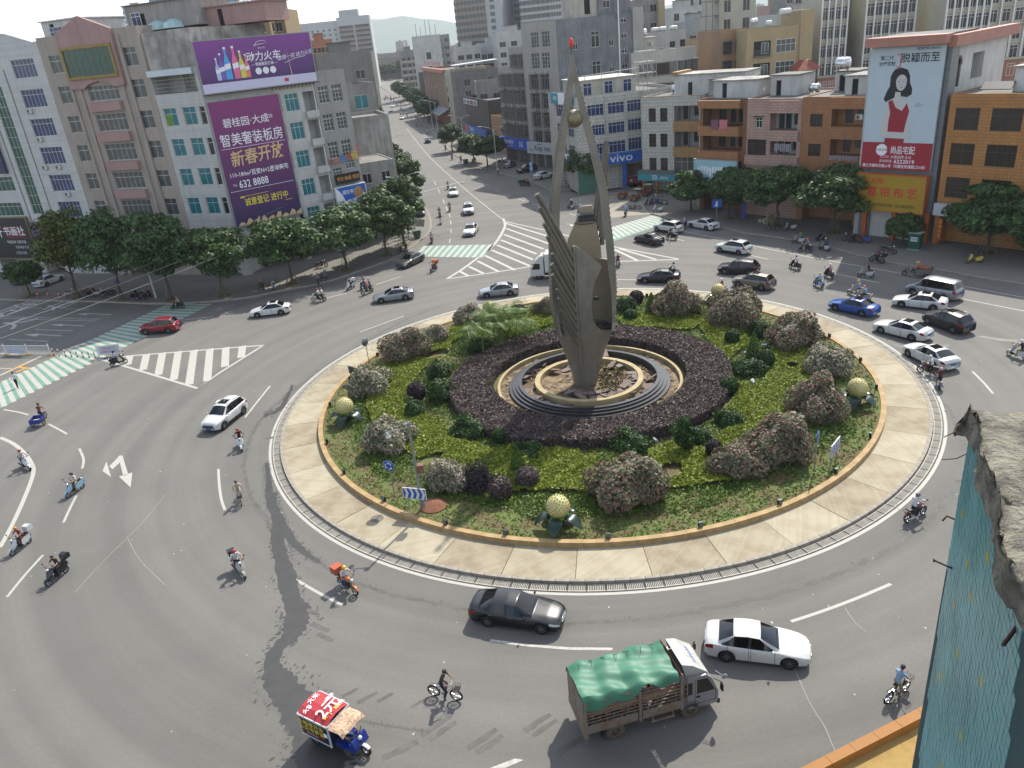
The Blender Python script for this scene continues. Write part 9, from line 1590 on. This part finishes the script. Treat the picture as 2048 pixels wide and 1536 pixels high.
MB().cyl((-.14,0,24.11),(-.1,.09,24.12),.006,n=8).cyl((-.1,.088,24.12),(-.1,.094,24.12),.012,n=8).obj('bolt',trim,nw);MB().cyl((-1.36,-.02,24.8),(-1.47,.05,24.76),.008,n=6).obj('bar',M('red brown bar','3f1f1c',.7,.2),nw)
# canopy below with an orange kerb
oc=M('orange kerb tile','8f5f24',.7,.2,1.5,col2='7d4f1c');yc=M('yellow stained screed','9a7f48',.9,.25,1.4,col2='84693a',bump=.15,bs=9)
e0,e1=Vector((7.87,16.92)),Vector((13.06,18.9));ed=(e1-e0).normalized();en=Vector((ed.y,-ed.x));ca_=E('canopy','yellow stained canopy roof with an orange tiled kerb at the lower right corner','canopy',(e0.x,e0.y,0),atan2(ed.y,ed.x))
MB().bx(-8,16,-9,-.34,4.1,4.62).obj('roof_slab',yc,ca_);MB().bx(-8,16,-.005,.0,4.0,4.9).obj('fascia',oc,ca_);kd=MB().bx(.006,.994,-.34,-.006,4.1,5.0).data('kerb_tile',oc)
for i in range(-8,16):O('kerb_tile',kd,ca_,(i,0,random.uniform(-.004,.004)))
for i in range(3):MB().bx(-7+8*i,-6.5+8*i,-6.6,-6.1,0,4.1).obj('post',plaster('canopy post','8d8880'),ca_)
wm=MB();[wm.cyl((x,y,4.62),(x,y,4.66),.06,n=8) for x,y in ((4.1,-1.0),(2.3,-1.5))];wm.obj('roof_outlet',trim,ca_)
# water stain, tyre smears, cracks and litter on the road
wet=M('wet asphalt','33322f',.5,.25,1.4,spec=.5);smear=M('tyre smear','54524d',.8,.3,1.5);crack_m=M('pale crack','8f8c84',.9,.2)
def stain(P,mat,z=.0055,seed=0,jag=.35,name='wet_patch',drops=0):
    g_=random.Random(seed);A=[];B=[];m=MB();n=max(2,int(sum(hypot(P[i+1][0]-P[i][0],P[i+1][1]-P[i][1]) for i in range(len(P)-1))/(len(P)-1)/.22));S3=smooth(P,n);k=len(S3)
    for i,(x,y) in enumerate(S3):
        a,b=S3[max(0,i-2)],S3[min(k-1,i+2)];L=hypot(b[0]-a[0],b[1]-a[1])+1e-6;nx_,ny_=-(b[1]-a[1])/L,(b[0]-a[0])/L;w=float(np.interp(i/n,range(len(P)),[p[2] for p in P]));q=sin(x*3+y*2)*.15
        a,b=w*(1-jag*g_.random()-q),w*(1-jag*g_.random()+q);A.append((x+nx_*a,y+ny_*a,z));B.append((x-nx_*b,y-ny_*b,z))
        for _ in range(drops):
            r_=w*(1.02+.6*g_.random()**2)*g_.choice((-1,1));c=(x+nx_*r_,y+ny_*r_);e=.02+.07*g_.random()**2;zz0=z+.0003+.0006*g_.random();an=atan2(ny_,nx_)+g_.random();ca,sa=cos(an),sin(an)
            m.add([(c[0]+u*ca-v*sa,c[1]+u*sa+v*ca,zz0) for u,v in ((-2*e,0),(-.6*e,-.7*e),(.8*e,-.6*e),(2.2*e,.1*e),(.5*e,.8*e),(-1*e,.6*e))],[(0,1,2,3,4,5)])
    m.strip(B,A);struct(m.obj(name,mat))
stain([(-17.0,45.76,0.27),(-15.89,41.7,0.41),(-14.77,38.39,0.51),(-13.94,35.93,0.6),(-13.22,34.1,0.66),(-12.52,32.72,0.85),(-12.54,31.59,0.73),(-12.99,30.64,0.51),(-13.14,29.46,0.44),(-12.57,28.19,0.81),(-11.47,26.89,1.06),(-10.41,25.61,1.12),(-9.76,23.94,1.33),(-9.8,23.05,1.46),(-9.82,21.57,1.4)],wet,seed=1,drops=2)
stain([(-18.62,50.18,0.11),(-17.29,45.82,0.31),(-15.89,42.26,0.45),(-14.15,39.28,0.3),(-12.24,37.25,0.12)],wet,z=.0062,seed=2,drops=2)
for i,(P,mt) in enumerate((([(-7.17,82.91,0.11),(-11.31,78.64,0.22),(-14.85,72.98,0.25),(-17.47,67.85,0.28),(-19.36,63.41,0.27),(-20.83,58.54,0.25),(-20.96,54.33,0.2),(-20.24,50.14,0.18),(-18.65,45.75,0.21),(-16.85,42.71,0.19),(-15.69,40.85,0.16)],smear),([(-13.72,38.71,0.09),(-10.84,35.88,0.14),(-8.35,34.1,0.14),(-5.79,32.85,0.16),(-3.24,31.8,0.13)],smear),([(1.3,30.12,0.1),(5.66,29.88,0.15),(10.84,30.44,0.18),(16.61,32.0,0.18),(21.79,34.83,0.19),(26.41,38.99,0.15)],smear),([(31.14,59.0,0.08),(31.13,51.83,0.19),(30.43,46.9,0.21),(28.61,42.26,0.16)],smear),([(-19.8,64.39,0.14),(-19.78,59.44,0.42),(-20.92,58.56,0.5)],wet),([(40.07,59.78,0.17),(41.38,58.45,0.42),(42.9,57.56,0.41)],wet),([(-10.72,26.64,0.07),(-8.23,25.33,0.09),(-5.27,24.37,0.06)],smear),([(32.76,59.71,0.13),(34.1,58.19,0.21),(36.83,58.57,0.08)],wet))):stain(P,mt,.0046+.0003*i,10+i,.6,'tyre_smear' if mt is smear else 'wet_patch',1)
for x,y,a,l,w in [(-4.8,24.58,0.6,1.5,0.16),(-4.5,24.28,0.6,1.4,0.16),(-2.77,23.65,0.6,1.5,0.18),(-2.46,23.36,0.6,1.3,0.16),(-0.39,24.21,0.55,1.4,0.16),(-0.09,23.91,0.55,1.3,0.14),(0.87,22.85,0.5,1.4,0.2),(-8.06,26.59,0.5,1.0,0.14),(-8.93,27.0,0.5,0.8,0.12),(-11.2,31.65,-0.6,1.3,0.2),(-10.79,30.86,-0.6,1.1,0.18),(-11.83,32.89,-0.6,0.9,0.16),(-7.24,26.48,0.6,0.8,0.12),(-5.6,25.98,0.5,0.9,0.1),(-6.28,23.52,0.4,1.6,0.2),(-19.15,54.2,0.2,1,0.25),(-18.84,55.4,0.2,0.9,0.2)]:P=[(x-cos(a)*l/2,y-sin(a)*l/2,w),(x,y,w),(x+cos(a)*l/2,y+sin(a)*l/2,w*.8)];stain(P,smear,.0072,int(x*9),.4,'tyre_smear')
for P in ([(11.33,25.8),(11.25,24.22),(11.27,23.41),(11.36,22.49),(11.3,21.64),(11.31,21.05)],[(15.13,29.23),(15.15,28.17),(15.41,27.45)],[(-24.95,46.93),(-25.16,43.91),(-25.54,42.01),(-26.09,39.27),(-26.42,36.77)],[(-25.54,42.01),(-23.68,39.37),(-21.12,36.61)]):line(smooth(P,4),.03,crack_m,.0075,'crack')
lt=MB()
for i in range(170):a,q=random.uniform(0,6.28),random.uniform(26,52);e=random.uniform(.02,.06);lt.cb((CX+q*cos(a),CY+q*sin(a),.012),(e*2,e,.01),0,a)
stuff(lt.obj('litter',M('paper scrap','a5a29a',.8,.1)))['label']='paper scraps strewn over the road'
# the hazy air of the valley
hz=MB().bx(-4500,4500,-60,5300,-1.0,215).obj('haze',bpy.data.materials.new('haze air'));hz['kind']='stuff';hm_=hz.data.materials[0];hm_.use_nodes=True;n=hm_.node_tree.nodes;n.clear();pv=n.new('ShaderNodeVolumePrincipled');mo=n.new('ShaderNodeOutputMaterial');hm_.node_tree.links.new(pv.outputs[0],mo.inputs['Volume']);pv.inputs['Color'].default_value=(.86,.92,1,1);pv.inputs['Density'].default_value=.00011;pv.inputs['Anisotropy'].default_value=.25
